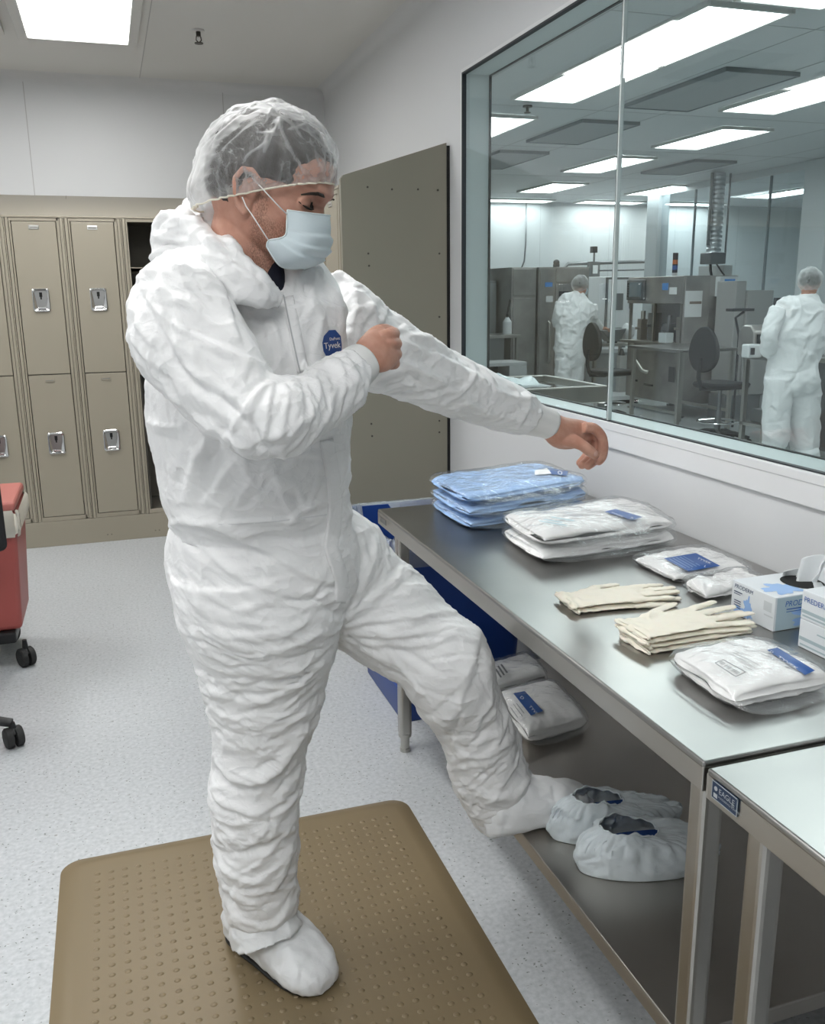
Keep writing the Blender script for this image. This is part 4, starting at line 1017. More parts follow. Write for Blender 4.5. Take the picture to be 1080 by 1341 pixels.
# --- bouffant hair net
def cap_mat(name='hair_net', dens=.30):
    m = bpy.data.materials.new(name); m.use_nodes = True; nt = m.node_tree; nt.nodes.remove(nt.nodes['Principled BSDF']); out = nt.nodes['Material Output']
    t = nd(m, 'ShaderNodeBsdfTransparent'); t.inputs['Color'].default_value = (1,1,1,1)
    d = nd(m, 'ShaderNodeBsdfDiffuse'); d.inputs['Color'].default_value = (.85,.86,.86,1)
    tl = nd(m, 'ShaderNodeBsdfTranslucent'); tl.inputs['Color'].default_value = (.8,.81,.81,1)
    gl = nd(m, 'ShaderNodeBsdfGlossy'); gl.inputs['Roughness'].default_value = .35
    a = nd(m, 'ShaderNodeMixShader'); a.inputs[0].default_value = .35; lk(m, d, 'BSDF', a, 1); lk(m, tl, 'BSDF', a, 2)
    a2 = nd(m, 'ShaderNodeMixShader'); a2.inputs[0].default_value = .12; lk(m, a, 'Shader', a2, 1); lk(m, gl, 'BSDF', a2, 2)
    lw = nd(m, 'ShaderNodeLayerWeight'); lw.inputs['Blend'].default_value = .42
    tc = nd(m, 'ShaderNodeTexCoord'); n = nd(m, 'ShaderNodeTexNoise', i_Scale=26., i_Detail=3.); lk(m, tc, 'Object', n, 'Vector')
    mp_ = nd(m, 'ShaderNodeMix', data_type='VECTOR'); mp_.inputs[0].default_value = .05; lk(m, tc, 'Object', mp_, 4); lk(m, n, 'Color', mp_, 5)
    v = nd(m, 'ShaderNodeTexNoise', i_Scale=11., i_Detail=2., i_Distortion=1.6); lk(m, mp_, 1, v, 'Vector')
    sb_ = nd(m, 'ShaderNodeMath', operation='SUBTRACT'); lk(m, v, 'Fac', sb_, 0); sb_.inputs[1].default_value = .5
    ab_ = nd(m, 'ShaderNodeMath', operation='ABSOLUTE'); lk(m, sb_, 'Value', ab_, 0)
    r = ramp(m, [(0, (1,1,1)), (.008, (.45,.45,.45)), (.05, (0,0,0))]); lk(m, ab_, 'Value', r, 'Fac')
    at = nd(m, 'ShaderNodeAttribute', attribute_name='gather')
    s1 = nd(m, 'ShaderNodeMath', operation='MULTIPLY_ADD'); lk(m, r, 'Color', s1, 0); s1.inputs[1].default_value = .13; lk(m, at, 'Fac', s1, 2)
    s2 = nd(m, 'ShaderNodeMath', operation='MULTIPLY_ADD'); lk(m, lw, 'Facing', s2, 0); s2.inputs[1].default_value = .50; lk(m, s1, 'Value', s2, 2)
    s3 = nd(m, 'ShaderNodeMath', operation='ADD', use_clamp=True); lk(m, s2, 'Value', s3, 0); s3.inputs[1].default_value = dens
    mx = nd(m, 'ShaderNodeMixShader'); lk(m, s3, 'Value', mx, 0); lk(m, t, 'BSDF', mx, 1); lk(m, a2, 'Shader', mx, 2); lk(m, mx, 'Shader', out, 'Surface')
    MATS[name] = m; return m
M_cap = cap_mat('hair_net', .10)
NA, NP = 210, 84
cv_ = []; ga = []
for j in range(NP+1):
    ph = j/NP
    for i in range(NA):
        a = 2*PI*i/NA; c, s = math.cos(a), math.sin(a)      # a=0 is the face direction
        # brim point
        zb = .052*(.5+.5*c)**1.0+(-.047)*(.5-.5*c); 
        bx = .099 if c > 0 else .108; bxx = -.004+bx*c; byy = .088*s
        rx = .105 if c > 0 else .126; ry = .104; rz = .109
        el = ph*PI/2
        # dome point, centre slightly back
        zc0 = .030; e0 = zb
        zz = e0+(zc0+rz-e0)*math.sin(el)**.95
        kk = math.cos(el)**.72
        px_, py_ = -.008+rx*c*kk, ry*s*kk
        bl = min(1, ph/.20); bl = bl*bl*(3-2*bl)
        X = bxx*(1-bl)+px_*bl; Yy = byy*(1-bl)+py_*bl
        if c < -.2: zz -= .022*math.sin(min(1, ph/.3)*PI)*(-c)      # puff hanging at the nape
        gth = math.sin(i*PI*2/NA*34+3*math.sin(i*.21))*(1-min(1, ph/.35))*.0022
        X += gth*c; Yy += gth*s
        cv_.append((X, Yy, zz)); ga.append(.22*(1-min(1, ph/.10))+(.5 if c < -.45 else 0)*max(0, 1-ph/.55)*min(1, (-c-.45)/.3))
cvw = wshell(np.array(cv_)); cf = [(j*NA+i, j*NA+(i+1)%NA, (j+1)*NA+(i+1)%NA, (j+1)*NA+i) for j in range(NP) for i in range(NA)]
cme = fix_normals(cvw, cf); cme.name = 'hair_net'; CV = get_v(cme); CN = get_n(cme); d = .0035*fbm(CV*20, 3); CUV = proj(CV)
dd = np.zeros(len(CV)); dd = creases(CV, CN, 200, lambda p, i: MC[0]*(CUV[i][0]-358)+MC[1]*(CUV[i][1]-140), rng, (.02,.07), (.0012,.0032), (.0012,.0026), None, .5, None, dd)
ridges = [([(352,142),(365,165),(380,195),(396,220),(412,236)], 1.7, 3.6*mm, 2), ([(314,216),(330,200),(352,186)], 1.4, 3*mm, 2), ([(316,218),(332,228),(350,248)], 1.4, 3*mm, 2), ([(336,172),(350,174),(366,180)], 1.3, 2.6*mm, 2), ([(350,172),(350,186),(346,200)], 1.3, 2.6*mm, 2),
          ([(410,190),(416,214),(424,234)], 1.4, 2.6*mm, 2), ([(426,180),(433,205),(430,230)], 1.4, 2.6*mm, 2), ([(276,200),(284,178),(300,160)], 1.4, 2.6*mm, 2), ([(262,200),(285,206),(300,230)], 1.6, 2.6*mm, 2), ([(374,172),(388,168),(400,162)], 1.4, 2.6*mm, 2), ([(284,225),(296,242),(306,258)], 1.4, 2.6*mm, 2)]
fd = np.zeros(len(CV)); fold_lines(CV, CN, ridges, fd, CUV)
set_v(cme, CV+CN*(d+dd+fd)[:,None]-off)
at = cme.attributes.new('gather', 'FLOAT', 'POINT'); at.data.foreach_set('value', np.clip(np.array(ga)+np.clip(dd, 0, 1)*45+fd*75, 0, .75).astype(np.float32))
for p in cme.polygons: p.use_smooth = True
cme.materials.append(M_cap); CAP = bpy.data.objects.new('hair_net', cme); COL.objects.link(CAP); CAP.parent = PER
el = MB(); ring = [tuple(x) for x in (get_v(cme)+off)[:NA]]; el.tube(ring+[ring[0]], .0016, 6, False); mk('elastic_band', el, mat('elastic_cream', (.72,.69,.58), .7), CAP, smooth=True)
# ------------------------------------------------------------------ things on and under the worktable
def clear_bag_mat(name, tint=(.985,.99,.995), dens=.07):
    m = bpy.data.materials.new(name); m.use_nodes = True; nt = m.node_tree; nt.nodes.remove(nt.nodes['Principled BSDF']); out = nt.nodes['Material Output']
    t = nd(m, 'ShaderNodeBsdfTransparent'); t.inputs['Color'].default_value = (*tint, 1)
    g = nd(m, 'ShaderNodeBsdfGlossy'); g.inputs['Roughness'].default_value = .12
    d = nd(m, 'ShaderNodeBsdfDiffuse'); d.inputs['Color'].default_value = (.8,.85,.87,1)
    tc = nd(m, 'ShaderNodeTexCoord'); n = nd(m, 'ShaderNodeTexNoise', i_Scale=28., i_Detail=4.); n.inputs['Distortion'].default_value = 1.2; lk(m, tc, 'Object', n, 'Vector')
    b = nd(m, 'ShaderNodeBump'); b.inputs['Strength'].default_value = .8; b.inputs['Distance'].default_value = .008; lk(m, n, 'Fac', b, 'Height'); lk(m, b, 'Normal', g, 'Normal')
    f = schlick(m, .05, b)
    a = nd(m, 'ShaderNodeMixShader'); a.inputs[0].default_value = dens; lk(m, t, 'BSDF', a, 1); lk(m, d, 'BSDF', a, 2)
    mx = nd(m, 'ShaderNodeMixShader'); lk(m, f, 'Value', mx, 0); lk(m, a, 'Shader', mx, 1); lk(m, g, 'BSDF', mx, 2); lk(m, mx, 'Shader', out, 'Surface')
    MATS[name] = m; return m
M_bag = clear_bag_mat('clear_bag')
M_bluecloth = mat('blue_gown_fabric', (.36,.55,.86), .7); noise_bump(M_bluecloth, 60, .3, .003)
M_whitecloth = tyvek('folded_coverall_fabric', (.88,.875,.86), 1.6, .25)
M_label = mat('label_blue', (.020,.085,.30), .4); M_lblwhite = mat('label_white', (.85,.86,.86), .45); M_ink = mat('ink_grey', (.20,.21,.22), .6)
def pack(name, label, cat, A, B, C, z0, th, m, group=None, seed=1, layers=3, flange=.03, puff=1., bagm=None, fold=.004, ends=(1,1)):
    """soft folded garment in a clear bag. A,B,C: three base corners (A-B one side, B-C the other)"""
    A, B, C = [np.array(p[:2]) for p in (A, B, C)]; Dd = A+C-B; ctr = (A+C)/2; e1 = (B-A); e2 = (C-B); L1, L2 = np.linalg.norm(e1), np.linalg.norm(e2); e1 = e1/L1; e2 = e2/L2
    t = thing(name, label, cat, (ctr[0], ctr[1], z0), group); rg = np.random.RandomState(seed)
    def shell(grow, thick, zoff, nu=46, nv=46, nz=10, side=True, rag=0.):
        vs = []; fs = []
        def P(u, v, w):     # u,v in -1..1, w 0..1
            x = u*(L1/2+grow); y = v*(L2/2+grow)
            return x, y, w
        idx = {}
        def surf(u, v, top):
            r = 1-abs(u)**6; q = 1-abs(v)**6; k = max(r*q, 0)**.5
            zz = thick*(.5+.5*k*(1. if top else -1.)); return zz
        rings = []
        for top in (1, 0):
            g = []
            for i in range(nu+1):
                for j in range(nv+1):
                    u = -1+2*i/nu; v = -1+2*j/nv
                    u = math.copysign(1-(1-abs(u))**1.35, u) if True else u; v = math.copysign(1-(1-abs(v))**1.35, v)
                    z = surf(u, v, top); cr = 1-.035*(abs(u)**4)*(abs(v)**4)*2
                    g.append((u*(L1/2+grow)*cr, v*(L2/2+grow)*cr, z+zoff))
            rings.append(g)
        n = nu+1; m_ = nv+1; base = len(rings[0]); vs = rings[0]+rings[1]
        for s in (0, 1):
            o = s*base
            for i in range(nu):
                for j in range(nv):
                    a = o+i*m_+j; f = (a, a+m_, a+m_+1, a+1); fs.append(f if s == 0 else f[::-1])
        return np.array(vs), fs, base
    v, f, base = shell(0, th, 0)
    nz3 = np.stack([v[:,0]*9+seed*7, v[:,1]*9, v[:,2]*22], 1)
    un = fbm(nz3, 3)
    top = np.arange(len(v)) < base
    edge = np.maximum(np.abs(v[:,0])/(L1/2), np.abs(v[:,1])/(L2/2))
    v[:,2] += np.where(top, .0045*puff*un, 0)+np.where(top, .004*puff*(1-edge**3), 0)
    # layered folds along the sides
    lay = np.sin(v[:,2]/th*PI*2*layers+1.5*vnoise(np.stack([v[:,0]*14, v[:,1]*14, v[:,2]*0+seed], 1)))
    rim = np.clip((edge-.93)/.07, 0, 1); sc = 1-rim*(fold*(1+lay)/(.5*min(L1, L2)))
    v[:,0] *= sc; v[:,1] *= sc
    me = fix_normals(v, f); VV = get_v(me); NN = get_n(me); rg2 = np.random.RandomState(seed)
    d_ = creases(VV, NN, 90, lambda p, i: np.array([rg2.normal(), rg2.normal(), 0]), rg2, (.02,.08), (.0008,.0026), (.002,.005), np.nonzero(NN[:,2] > .4)[0], .6)
    VV = VV+NN*d_[:,None]; VV[:,2] = np.maximum(VV[:,2], .0005)
    W = np.stack([ctr[0]+VV[:,0]*e1[0]+VV[:,1]*e2[0], ctr[1]+VV[:,0]*e1[1]+VV[:,1]*e2[1], z0+VV[:,2]], 1)
    o = mk('folded_garment', (W, f), m, t, smooth=True)
    # clear bag: same form, a little larger, with flat sealed ends
    v2, f2, b2 = shell(.006, th+.004, 0, 40, 40)
    u = v2[:,0]/(L1/2+.006); ex = np.clip((np.abs(u)-.9)/.1, 0, 1); su = np.sign(u)
    k = np.where(su > 0, ends[1], ends[0])*flange
    v2[:,0] += su*ex**1.5*k; mid = th*.30
    z_ = v2[:,2]; v2[:,2] = z_*(1-ex)+ex*(mid*.6+(z_-th/2)*.08+.004*vnoise(np.stack([v2[:,1]*30, v2[:,0]*10, v2[:,2]*0+seed], 1)))
    topm = np.arange(len(v2)) < b2
    v2[:,2] += np.where(topm, .0045*puff*fbm(np.stack([v2[:,0]*9+seed*7, v2[:,1]*9, v2[:,2]*0+th*22], 1), 3)+.005*puff+.002*vnoise(np.stack([v2[:,0]*45, v2[:,1]*45, v2[:,2]*0], 1)), 0)
    v2[:,2] = np.maximum(v2[:,2], .0002)
    W2 = np.stack([ctr[0]+v2[:,0]*e1[0]+v2[:,1]*e2[0], ctr[1]+v2[:,0]*e1[1]+v2[:,1]*e2[1], z0+v2[:,2]], 1)
    mk('clear_bag', (W2, f2), bagm or M_bag, t, smooth=True)
    bv = BVHTree.FromPolygons([tuple(x) for x in W2], f2)
    return t, bv
def on_top(bv, px, lift): return drape(px, lift, bv)
def quad_label(bv, c4, m, parent, name='label', lift=.002, nu=10, nv=6):
    c4 = [np.array(c, float) for c in c4]; P = []
    for i in range(nu+1):
        for j in range(nv+1):
            s, q = i/nu, j/nv; P.append(tuple((c4[0]*(1-s)+c4[1]*s)*(1-q)+(c4[3]*(1-s)+c4[2]*s)*q))
    W = drape(P, lift, bv); fs = [(i*(nv+1)+j, (i+1)*(nv+1)+j, (i+1)*(nv+1)+j+1, i*(nv+1)+j+1) for i in range(nu) for j in range(nv)]
    return mk(name, (W, fs), m, parent, smooth=True)
def text_quad(bv, s, c0, ux, uy, lift=.003):
    """text whose unit reading/up vectors are given in measured image units"""
    v, f = text_geo(s, 1.); P = [(c0[0]+ux[0]*x[0]+uy[0]*x[1], c0[1]+ux[1]*x[0]+uy[1]*x[1]) for x in v]
    return drape(P, lift, bv), f
# blue gowns: three bags
zA = TZ+.0005
L_, F_, R_b = PZ(560,664,zA), PZ(611,697,zA), PZ(774,668,zA)
labs = ['light blue folded gown in a clear bag, bottom of the three-bag stack', 'light blue folded gown in a clear bag, middle of the three-bag stack', 'light blue gown in a clear bag with a printed mark, top of the stack']
thb = .030; bt = None
for i in range(3):
    r_ = np.random.RandomState(40+i); dx = r_.uniform(-.008,.008,2)
    sh = np.array([dx[0], dx[1]])
    t, bt = pack('bagged_gown', labs[i], 'gown', (L_[:2]+sh), (F_[:2]+sh), (R_b[:2]+sh), zA+i*(thb+.0065), thb, M_bluecloth, 'bagged blue gowns stacked on the worktable', 50+i, 2, .035, 1.3, None, .007, (0,1) if False else (1,1))
lb = quad_label(bt, [(718,613),(744,617),(742,623),(722,621)], M_label, t, 'printed_mark')
mk('mark_ring', merge([text_quad(bt, 'O', (730,621), (8,1), (-.5,-7), .003)]), M_lblwhite, lb)
quad_label(bt, [(700,616),(716,613),(722,620),(700,622)], M_lblwhite, t, 'paper_tag')
# white coveralls: two bags
L_, F_, R_b = PZ(652,704,zA), PZ(706,741,zA), PZ(890,713,zA)
thw = .033
t, bt = pack('bagged_coverall', 'white folded coverall in a clear bag, lower of the two beside the blue gowns', 'coverall', L_, F_, R_b, zA, thw, M_whitecloth, 'bagged white coveralls beside the gowns', 61, 2, .035, 1.2, None, .007)
t, bt = pack('bagged_coverall', 'white bagged coverall with small blue label, upper of the two beside the blue gowns', 'coverall', L_[:2]+[.004,.006], F_[:2]+[.006,.004], R_b[:2]+[-.002,.004], zA+thw+.0065, thw, M_whitecloth, 'bagged white coveralls beside the gowns', 62, 2, .03, 1.4, None, .007)
lb = quad_label(bt, [(790,668),(829,675),(840,678),(806,668)][::1] if False else [(791,670),(806,666.5),(841,677),(828,681)], M_label, t)
mk('label_print', merge([text_quad(bt, 'TYVEK', (799,671.5), (5.4,1.9), (3.2,-1.6)), text_quad(bt, 'D', (824,679), (4.5,1), (3,-3))]), M_lblwhite, lb)
pr_ = [quad_lines for quad_lines in ()]
def lines(bv, rows, m, parent, name='small_print', w=.7, lift=.0028):
    P = []; F = []
    for (u0, v0, u1, v1) in rows:
        d = np.array([u1-u0, v1-v0]); n = np.array([-d[1], d[0]])/np.linalg.norm(d)*w/2; k = 6; b = len(P); pts = []
        for i in range(k+1):
            c = np.array([u0, v0])+d*i/k; pts += [tuple(c+n), tuple(c-n)]
        P += drape(pts, lift, bv); F += [(b+2*i, b+2*i+1, b+2*i+3, b+2*i+2) for i in range(k)]
    return mk(name, (P, F), m, parent)
lines(bt, [(706,682,742,688),(712,680,736,684),(722,677,752,682)], mat('print_pale', (.45,.62,.68), .5), t, w=1.2)
# single pack with the large blue label, and the crinkled one beside it
A_, B_, C_ = PZ(826,738,zA), PZ(882,765,zA), PZ(985,750,zA)
t, bt = pack('bagged_coverall', 'white bagged garment with a large dark blue label, near the wall', 'coverall', A_, B_, C_, zA, .022, M_whitecloth, None, 71, 1, .02, 1.2, None, .004)
lb = quad_label(bt, [(869,731),(911,724),(943,741),(901,748)], M_label, t)
rows = [(876+i*4.6, 731.5-i*.8, 898+i*4.6, 744-i*.8) for i in range(5)]
lines(bt, rows, mat('print_blue_pale', (.16,.26,.48), .5), lb, w=1.0, lift=.0036)
mk('label_print', merge([text_quad(bt, 'TYVEK', (912,731.5), (6,2.4), (3,-2.6), .0036), text_quad(bt, 'L', (921,742), (6,2), (3,-3), .0036)]), M_lblwhite, lb)
A_, B_, C_ = PZ(892,772,zA), PZ(922,789,zA), PZ(1003,772,zA)
pack('bagged_garment', 'crinkled white bagged garment wedged between the labelled bag and the glove box', 'garment', A_[:2]+[0,-.004], B_[:2], C_[:2], zA, .024, M_whitecloth, None, 72, 1, .015, 1.6, None, .004, (1,0))
# front pack of the table
A_, B_, C_ = PZ(874,877,zA), PZ(958,937,zA), PZ(1092,908,zA)
t, bt = pack('bagged_coverall', 'white folded coverall in a clear bag with barcode and blue label strip, at the front end of the table', 'coverall', A_, B_, C_, zA, .040, M_whitecloth, None, 81, 3, .028, 1.0, None, .007)
t['label'] = 'white bagged coverall with a barcode and blue label strip, nearest the table\'s front end'
lb = quad_label(bt, [(1004,851),(1018,848),(1067,878),(1054,884)], M_label, t)
mk('label_print', merge([text_quad(bt, 'TYVEK', (1017,860.5), (8.6,5.6), (4.2,-3.2), .0036), text_quad(bt, 'D', (1007,853.5), (6,3), (3,-3), .0036)]), M_lblwhite, lb)
fr_ = [(936,868,947,864),(947,864,976,880),(976,880,963,886),(963,886,936,868)]
lines(bt, fr_, M_ink, t, 'barcode_frame', .9)
bars = [(941+i*1.75, 868+i*1.12, 946+i*1.75, 866+i*1.12) for i in range(14)]
lines(bt, [b for i, b in enumerate(bars) if i not in (3, 8)], M_ink, t, 'barcode', .8)
lines(bt, [(956,856,976,866),(959,854,978,863),(962,852,972,857),(996,856,1014,864),(998,853,1010,858),(984,866,994,871),(975,861,986,867)], mat('print_faint', (.5,.51,.52), .5), t, 'small_print', .9)
# packs on the undershelf
zS = SZ+.0005
A_, B_, C_ = PZ(655,900,zS+.0), PZ(700,982,zS), PZ(775,958,zS)
A_ = np.array([1.03,2.53,0]); B_ = PZ(690,982,zS); C_ = PZ(772,958,zS); A_[:2] = B_[:2]+(PZ(724,905,zS)-PZ(772,958,zS))[:2]*1.0
t, bt = pack('bagged_coverall', 'white bagged coverall with a blue label on the undershelf, beside the raised knee', 'coverall', A_, B_, C_, zS, .060, M_whitecloth, None, 91, 2, .02, 1.1, None, .007)
lb = quad_label(bt, [(672,908),(687,905),(711,931),(695,937)], M_label, t)
mk('label_print', merge([text_quad(bt, 'D', (680,913.5), (6,4), (3.5,-4), .0036), text_quad(bt, 'TYVEK', (692,925), (4.4,5), (4,-2.6), .0036)]), M_lblwhite, lb)
lines(bt, [(672,922,684,938),(676,921,686,934),(668,926,678,940)], M_ink, t, 'small_print', .7)
ofs = (PZ(700,868,zS)-PZ(752,935,zS))[:2]*.62
pB = np.array(B_[:2])+(np.array(A_[:2])-np.array(B_[:2]))*1.12; pA = pB+(np.array(A_[:2])-np.array(B_[:2]))*.62; pC = pB+(np.array(C_[:2])-np.array(B_[:2]))*.98
t, bt = pack('bagged_coverall', 'white bagged garment with dark print at the far end of the undershelf', 'coverall', pA, pB, pC, zS, .060, M_whitecloth, None, 92, 2, .012, 1.1, None, .007)
lines(bt, [(652,872,660,884),(656,870,664,881),(649,876,656,887)], M_ink, t, 'dark_print', 2.2)

# --- latex gloves
M_latex = mat('latex', (.83,.785,.67), .55, sss=.05); noise_bump(M_latex, 120, .25, .001)
def glove(label, w, f, spread, z0, seed, th=.008, group=None, curlcuff=True, fl=1.):
    """w: wrist centre (x,y), f: end of the middle finger"""
    w = np.array(w[:2]); f = np.array(f[:2]); L = np.linalg.norm(f-w); a = (f-w)/L; b = np.array([-a[1], a[0]])
    t = thing('glove', label, 'glove', (w[0], w[1], z0), group); rg = np.random.RandomState(seed); S = L/.24
    def P(x, y, z=0): q = w+a*x*S+b*y*S; return (q[0], q[1], z0+th/2+z)
    def flat(pts, r, hz=th/2):
        mb = MB(); mb.tube([P(*p) for p in pts], r, 14); mb.ball(P(*pts[-1]), r[-1], 14, 8); v = np.array(mb.v)
        rr_ = max(r); v[:,2] = z0+hz+(v[:,2]-z0-th/2)*hz/rr_*1.0; return v, mb.f
    parts = []
    # palm and cuff as a flattened loft
    rings = []
    for x, hw, hh in resample([(-.005,.046,.5),(.0,.049,1.3),(.012,.047,1.25),(.03,.046,1.),(.06,.045,1.),(.09,.046,1.),(.12,.047,.95),(.145,.046,.9),(.155,.040,.7)], 3):
        ring = []
        for q in range(28):
            an = 2*PI*q/28; r_ = 1+(.02*math.sin(an*5+x*120) if x < .05 else 0); ring.append(P(x, hw*math.cos(an)*r_, th/2*hh*math.sin(an)+(.0015*math.sin(x*300) if x < .03 else 0)))
        rings.append(ring)
    parts.append(loft(rings))
    tips = [(-.036,-.050,.205,.0112),(-.013,-.018,.232,.0122),(.011,.014,.240,.0122),(.034,.044,.222,.0118)]
    for i, (y0, y1, x1, r) in enumerate(tips):
        jx = rg.uniform(-.010,.006); jy = rg.uniform(-.006,.006); y1 = y1*spread+jy
        parts.append(flat([(.125, y0), (.165, (y0*.6+y1*.4)), (x1+jx, y1)], [r*1.12, r*1.05, r*.86]))
    parts.append(flat([(.055,.034), (.095,.058), (.14,.066*min(1.1, spread))], [.016,.013,.0105]))
    me = remesh(parts, .0030, 3); GV = get_v(me); GN = get_n(me); rel = GV-np.array([w[0], w[1], z0]); xx = (rel[:,0]*a[0]+rel[:,1]*a[1])/S
    d = .0012*fbm(GV*45+seed, 2)*(1+1.6*np.clip((.05-xx)/.05, 0, 1))
    d = creases(GV, GN, 45, lambda p, i: np.array([a[0], a[1], 0])*.3+np.array([b[0], b[1], 0]), rg, (.012,.04), (.0006,.0016), (.0015,.003), None, .7, None, d)
    GV = GV+GN*d[:,None]; GV[:,2] = np.maximum(GV[:,2], z0+.0003); set_v(me, GV-np.array(t.location)); me.materials.clear(); me.materials.append(M_latex)
    for p in me.polygons: p.use_smooth = True
    o = bpy.data.objects.new('glove_shell', me); COL.objects.link(o); o.parent = t
    c = MB(); pts = [P(.001, .049*math.cos(2*PI*k/30)*(1+.03*math.sin(k*2.3)), th*.62*math.sin(2*PI*k/30)) for k in range(31)]; pts = [(p[0], p[1], max(p[2], z0+.0022)) for p in pts]
    c.tube(pts, .0019, 7, False); mk('rolled_cuff', c, M_latex, t, smooth=True)
    return t
w1, f1 = PZ(742,795,TZ), PZ(884,780,TZ)
glove('cream latex glove, lower of the flat pair on the left side of the table', w1[:2]+[.004,-.004], f1[:2]+[.0,-.012], 1.0, TZ+.0005, 3, .009, 'latex gloves of the farther pair')
glove('cream latex glove, upper of the flat pair on the left side of the table', w1[:2]+[-.002,.002], f1[:2]+[-.004,.002], .9, TZ+.0105, 4, .009, 'latex gloves of the farther pair')
w2, f2 = PZ(828,845,TZ), PZ(978,820,TZ)
gl = ['cream latex glove at the bottom of the nearer glove pile', 'cream latex glove second from the bottom of the nearer pile', 'cream latex glove second from the top of the nearer pile', 'cream latex glove with spread fingers on top of the nearer pile']
for i in range(4):
    glove(gl[i], w2[:2]+np.array([.004*math.sin(i*2.1), -.006+.004*i]), f2[:2]+np.array([-.012+.004*i, -.016+.010*i]), (1.0,.85,1.05,1.25)[i], TZ+.0005+i*.0088, 11+i*3, .0080, 'latex gloves piled beside the glove box')

# --- glove boxes
M_card = mat('carton_white', (.72,.76,.79), .45)
def carton(name, label, A, B, depth, z0, h, group=None):
    A, B = np.array(A[:2]), np.array(B[:2]); e = (B-A); L = np.linalg.norm(e); e /= L; n = np.array([-e[1], e[0]])
    if n@np.array([.3,1.]) < 0: n = -n
    t = thing(name, label, 'box', tuple(np.append((A+B)/2+n*depth/2, z0)), group)
    mb = MB(); P = [A, B, B+n*depth, A+n*depth]; mb.add([(*p, z0) for p in P]+[(*p, z0+h) for p in P], [(3,2,1,0),(4,5,6,7),(0,1,5,4),(1,2,6,5),(2,3,7,6),(3,0,4,7)])
    mk('carton', mb, M_card, t, bevel=.0015)
    def face(side):
        if side == 'front': return np.append(A, z0), np.append(e, 0), np.array([0,0,1.]), np.append(-n, 0), L, h
        if side == 'end': return np.append(B, z0), np.append(n, 0), np.array([0,0,1.]), np.append(e, 0), depth, h
        return np.append(A, z0+h), np.append(e, 0), np.append(n, 0), np.array([0,0,1.]), L, depth
    return t, face
M_pblue = mat('print_blue', (.03,.12,.42), .45); M_pgrey = mat('print_grey', (.42,.50,.55), .45); M_pnavy = mat('print_navy', (.03,.06,.14), .45); M_plight = mat('print_lightblue', (.30,.48,.80), .45)
def blob_mesh(fc, cx, cy, rx, ry, lift, seed, n=40, amp=.35):
    o, u, v, nn, W, H = fc; pts = [o+u*cx*W+v*cy*H+nn*lift]
    for k in range(n):
        a = 2*PI*k/n; r = 1+amp*math.sin(a*5+seed)*.6+amp*math.sin(a*9+seed*2)*.5
        x = min(max(cx*W+rx*W*math.cos(a)*r, .001), W-.001); y = min(max(cy*H+ry*H*math.sin(a)*r, .001), H-.001); pts.append(o+u*x+v*y+nn*lift)
    return pts, [(0, 1+k, 1+(k+1)%n) for k in range(n)]
def rect_mesh(fc, x0, x1, y0, y1, lift):
    o, u, v, nn, W, H = fc; P = [o+u*a*W+v*b*H+nn*lift for a, b in ((x0,y0),(x1,y0),(x1,y1),(x0,y1))]; return P, [(0,1,2,3)]
def face_text(fc, s, x, y, size, lift, italic=.15):
    o, u, v, nn, W, H = fc; tv, tf_ = text_geo(s, size); return [o+u*(x*W+p[0]+italic*p[1])+v*(y*H+p[1])+nn*lift for p in tv], tf_
bA, bB = PZ(956,801,TZ), PZ(1011.5,828,TZ)
hbox = (PX(1016,785,bB[0])[2]-TZ)
HB = .072
t, face = carton('glove_box', 'white and blue glove box with a tissue-like glove poking out of its open top', bA, bB, .24, TZ+.0005, HB)
fr, en, tp_ = face('front'), face('end'), face('top')
mk('printed_band', merge([blob_mesh(fr, .40, .34, .085, .30, .0006, 1), blob_mesh(fr, .30, .16, .20, .12, .0005, 3)]), M_plight, t)
mk('printed_text', merge([face_text(fr, 'PRODERM', .06, .80, .0125, .0008), rect_mesh(fr, .06, .26, .68, .71, .0008), rect_mesh(fr, .06, .22, .62, .64, .0008)]+[rect_mesh(fr, .08, .24, .42-.07*i, .445-.07*i, .001) for i in range(4)]), M_pnavy, t)
mk('printed_band', merge([rect_mesh(fr, .76, .94, .52, .80, .0006), rect_mesh(fr, .78, .98, .38, .42, .0006)]), mat('print_greyband', (.58,.62,.64), .45), t)
mk('printed_band', merge([rect_mesh(en, .02, .98, .02, .97, .0004)]), mat('print_greyblue', (.42,.54,.60), .45), t)
mk('printed_band', merge([blob_mesh(en, .50, .30, .30, .26, .0007, 2), blob_mesh(en, .35, .55, .12, .10, .0007, 5)]), M_plight, t)
mk('printed_text', merge([face_text(en, 'PRODERM', .10, .70, .0165, .0010), rect_mesh(en, .12, .62, .60, .63, .0010), rect_mesh(en, .12, .52, .53, .55, .0010)]), M_pblue, t)
mk('printed_band', merge([blob_mesh(tp_, .68, .22, .24, .17, .0006, 4)]), M_plight, t)
mk('printed_text', merge([face_text(tp_, 'PRODERM', .06, .68, .011, .0008, 0), rect_mesh(tp_, .10, .35, .52, .535, .0008)]), M_pgrey, t)
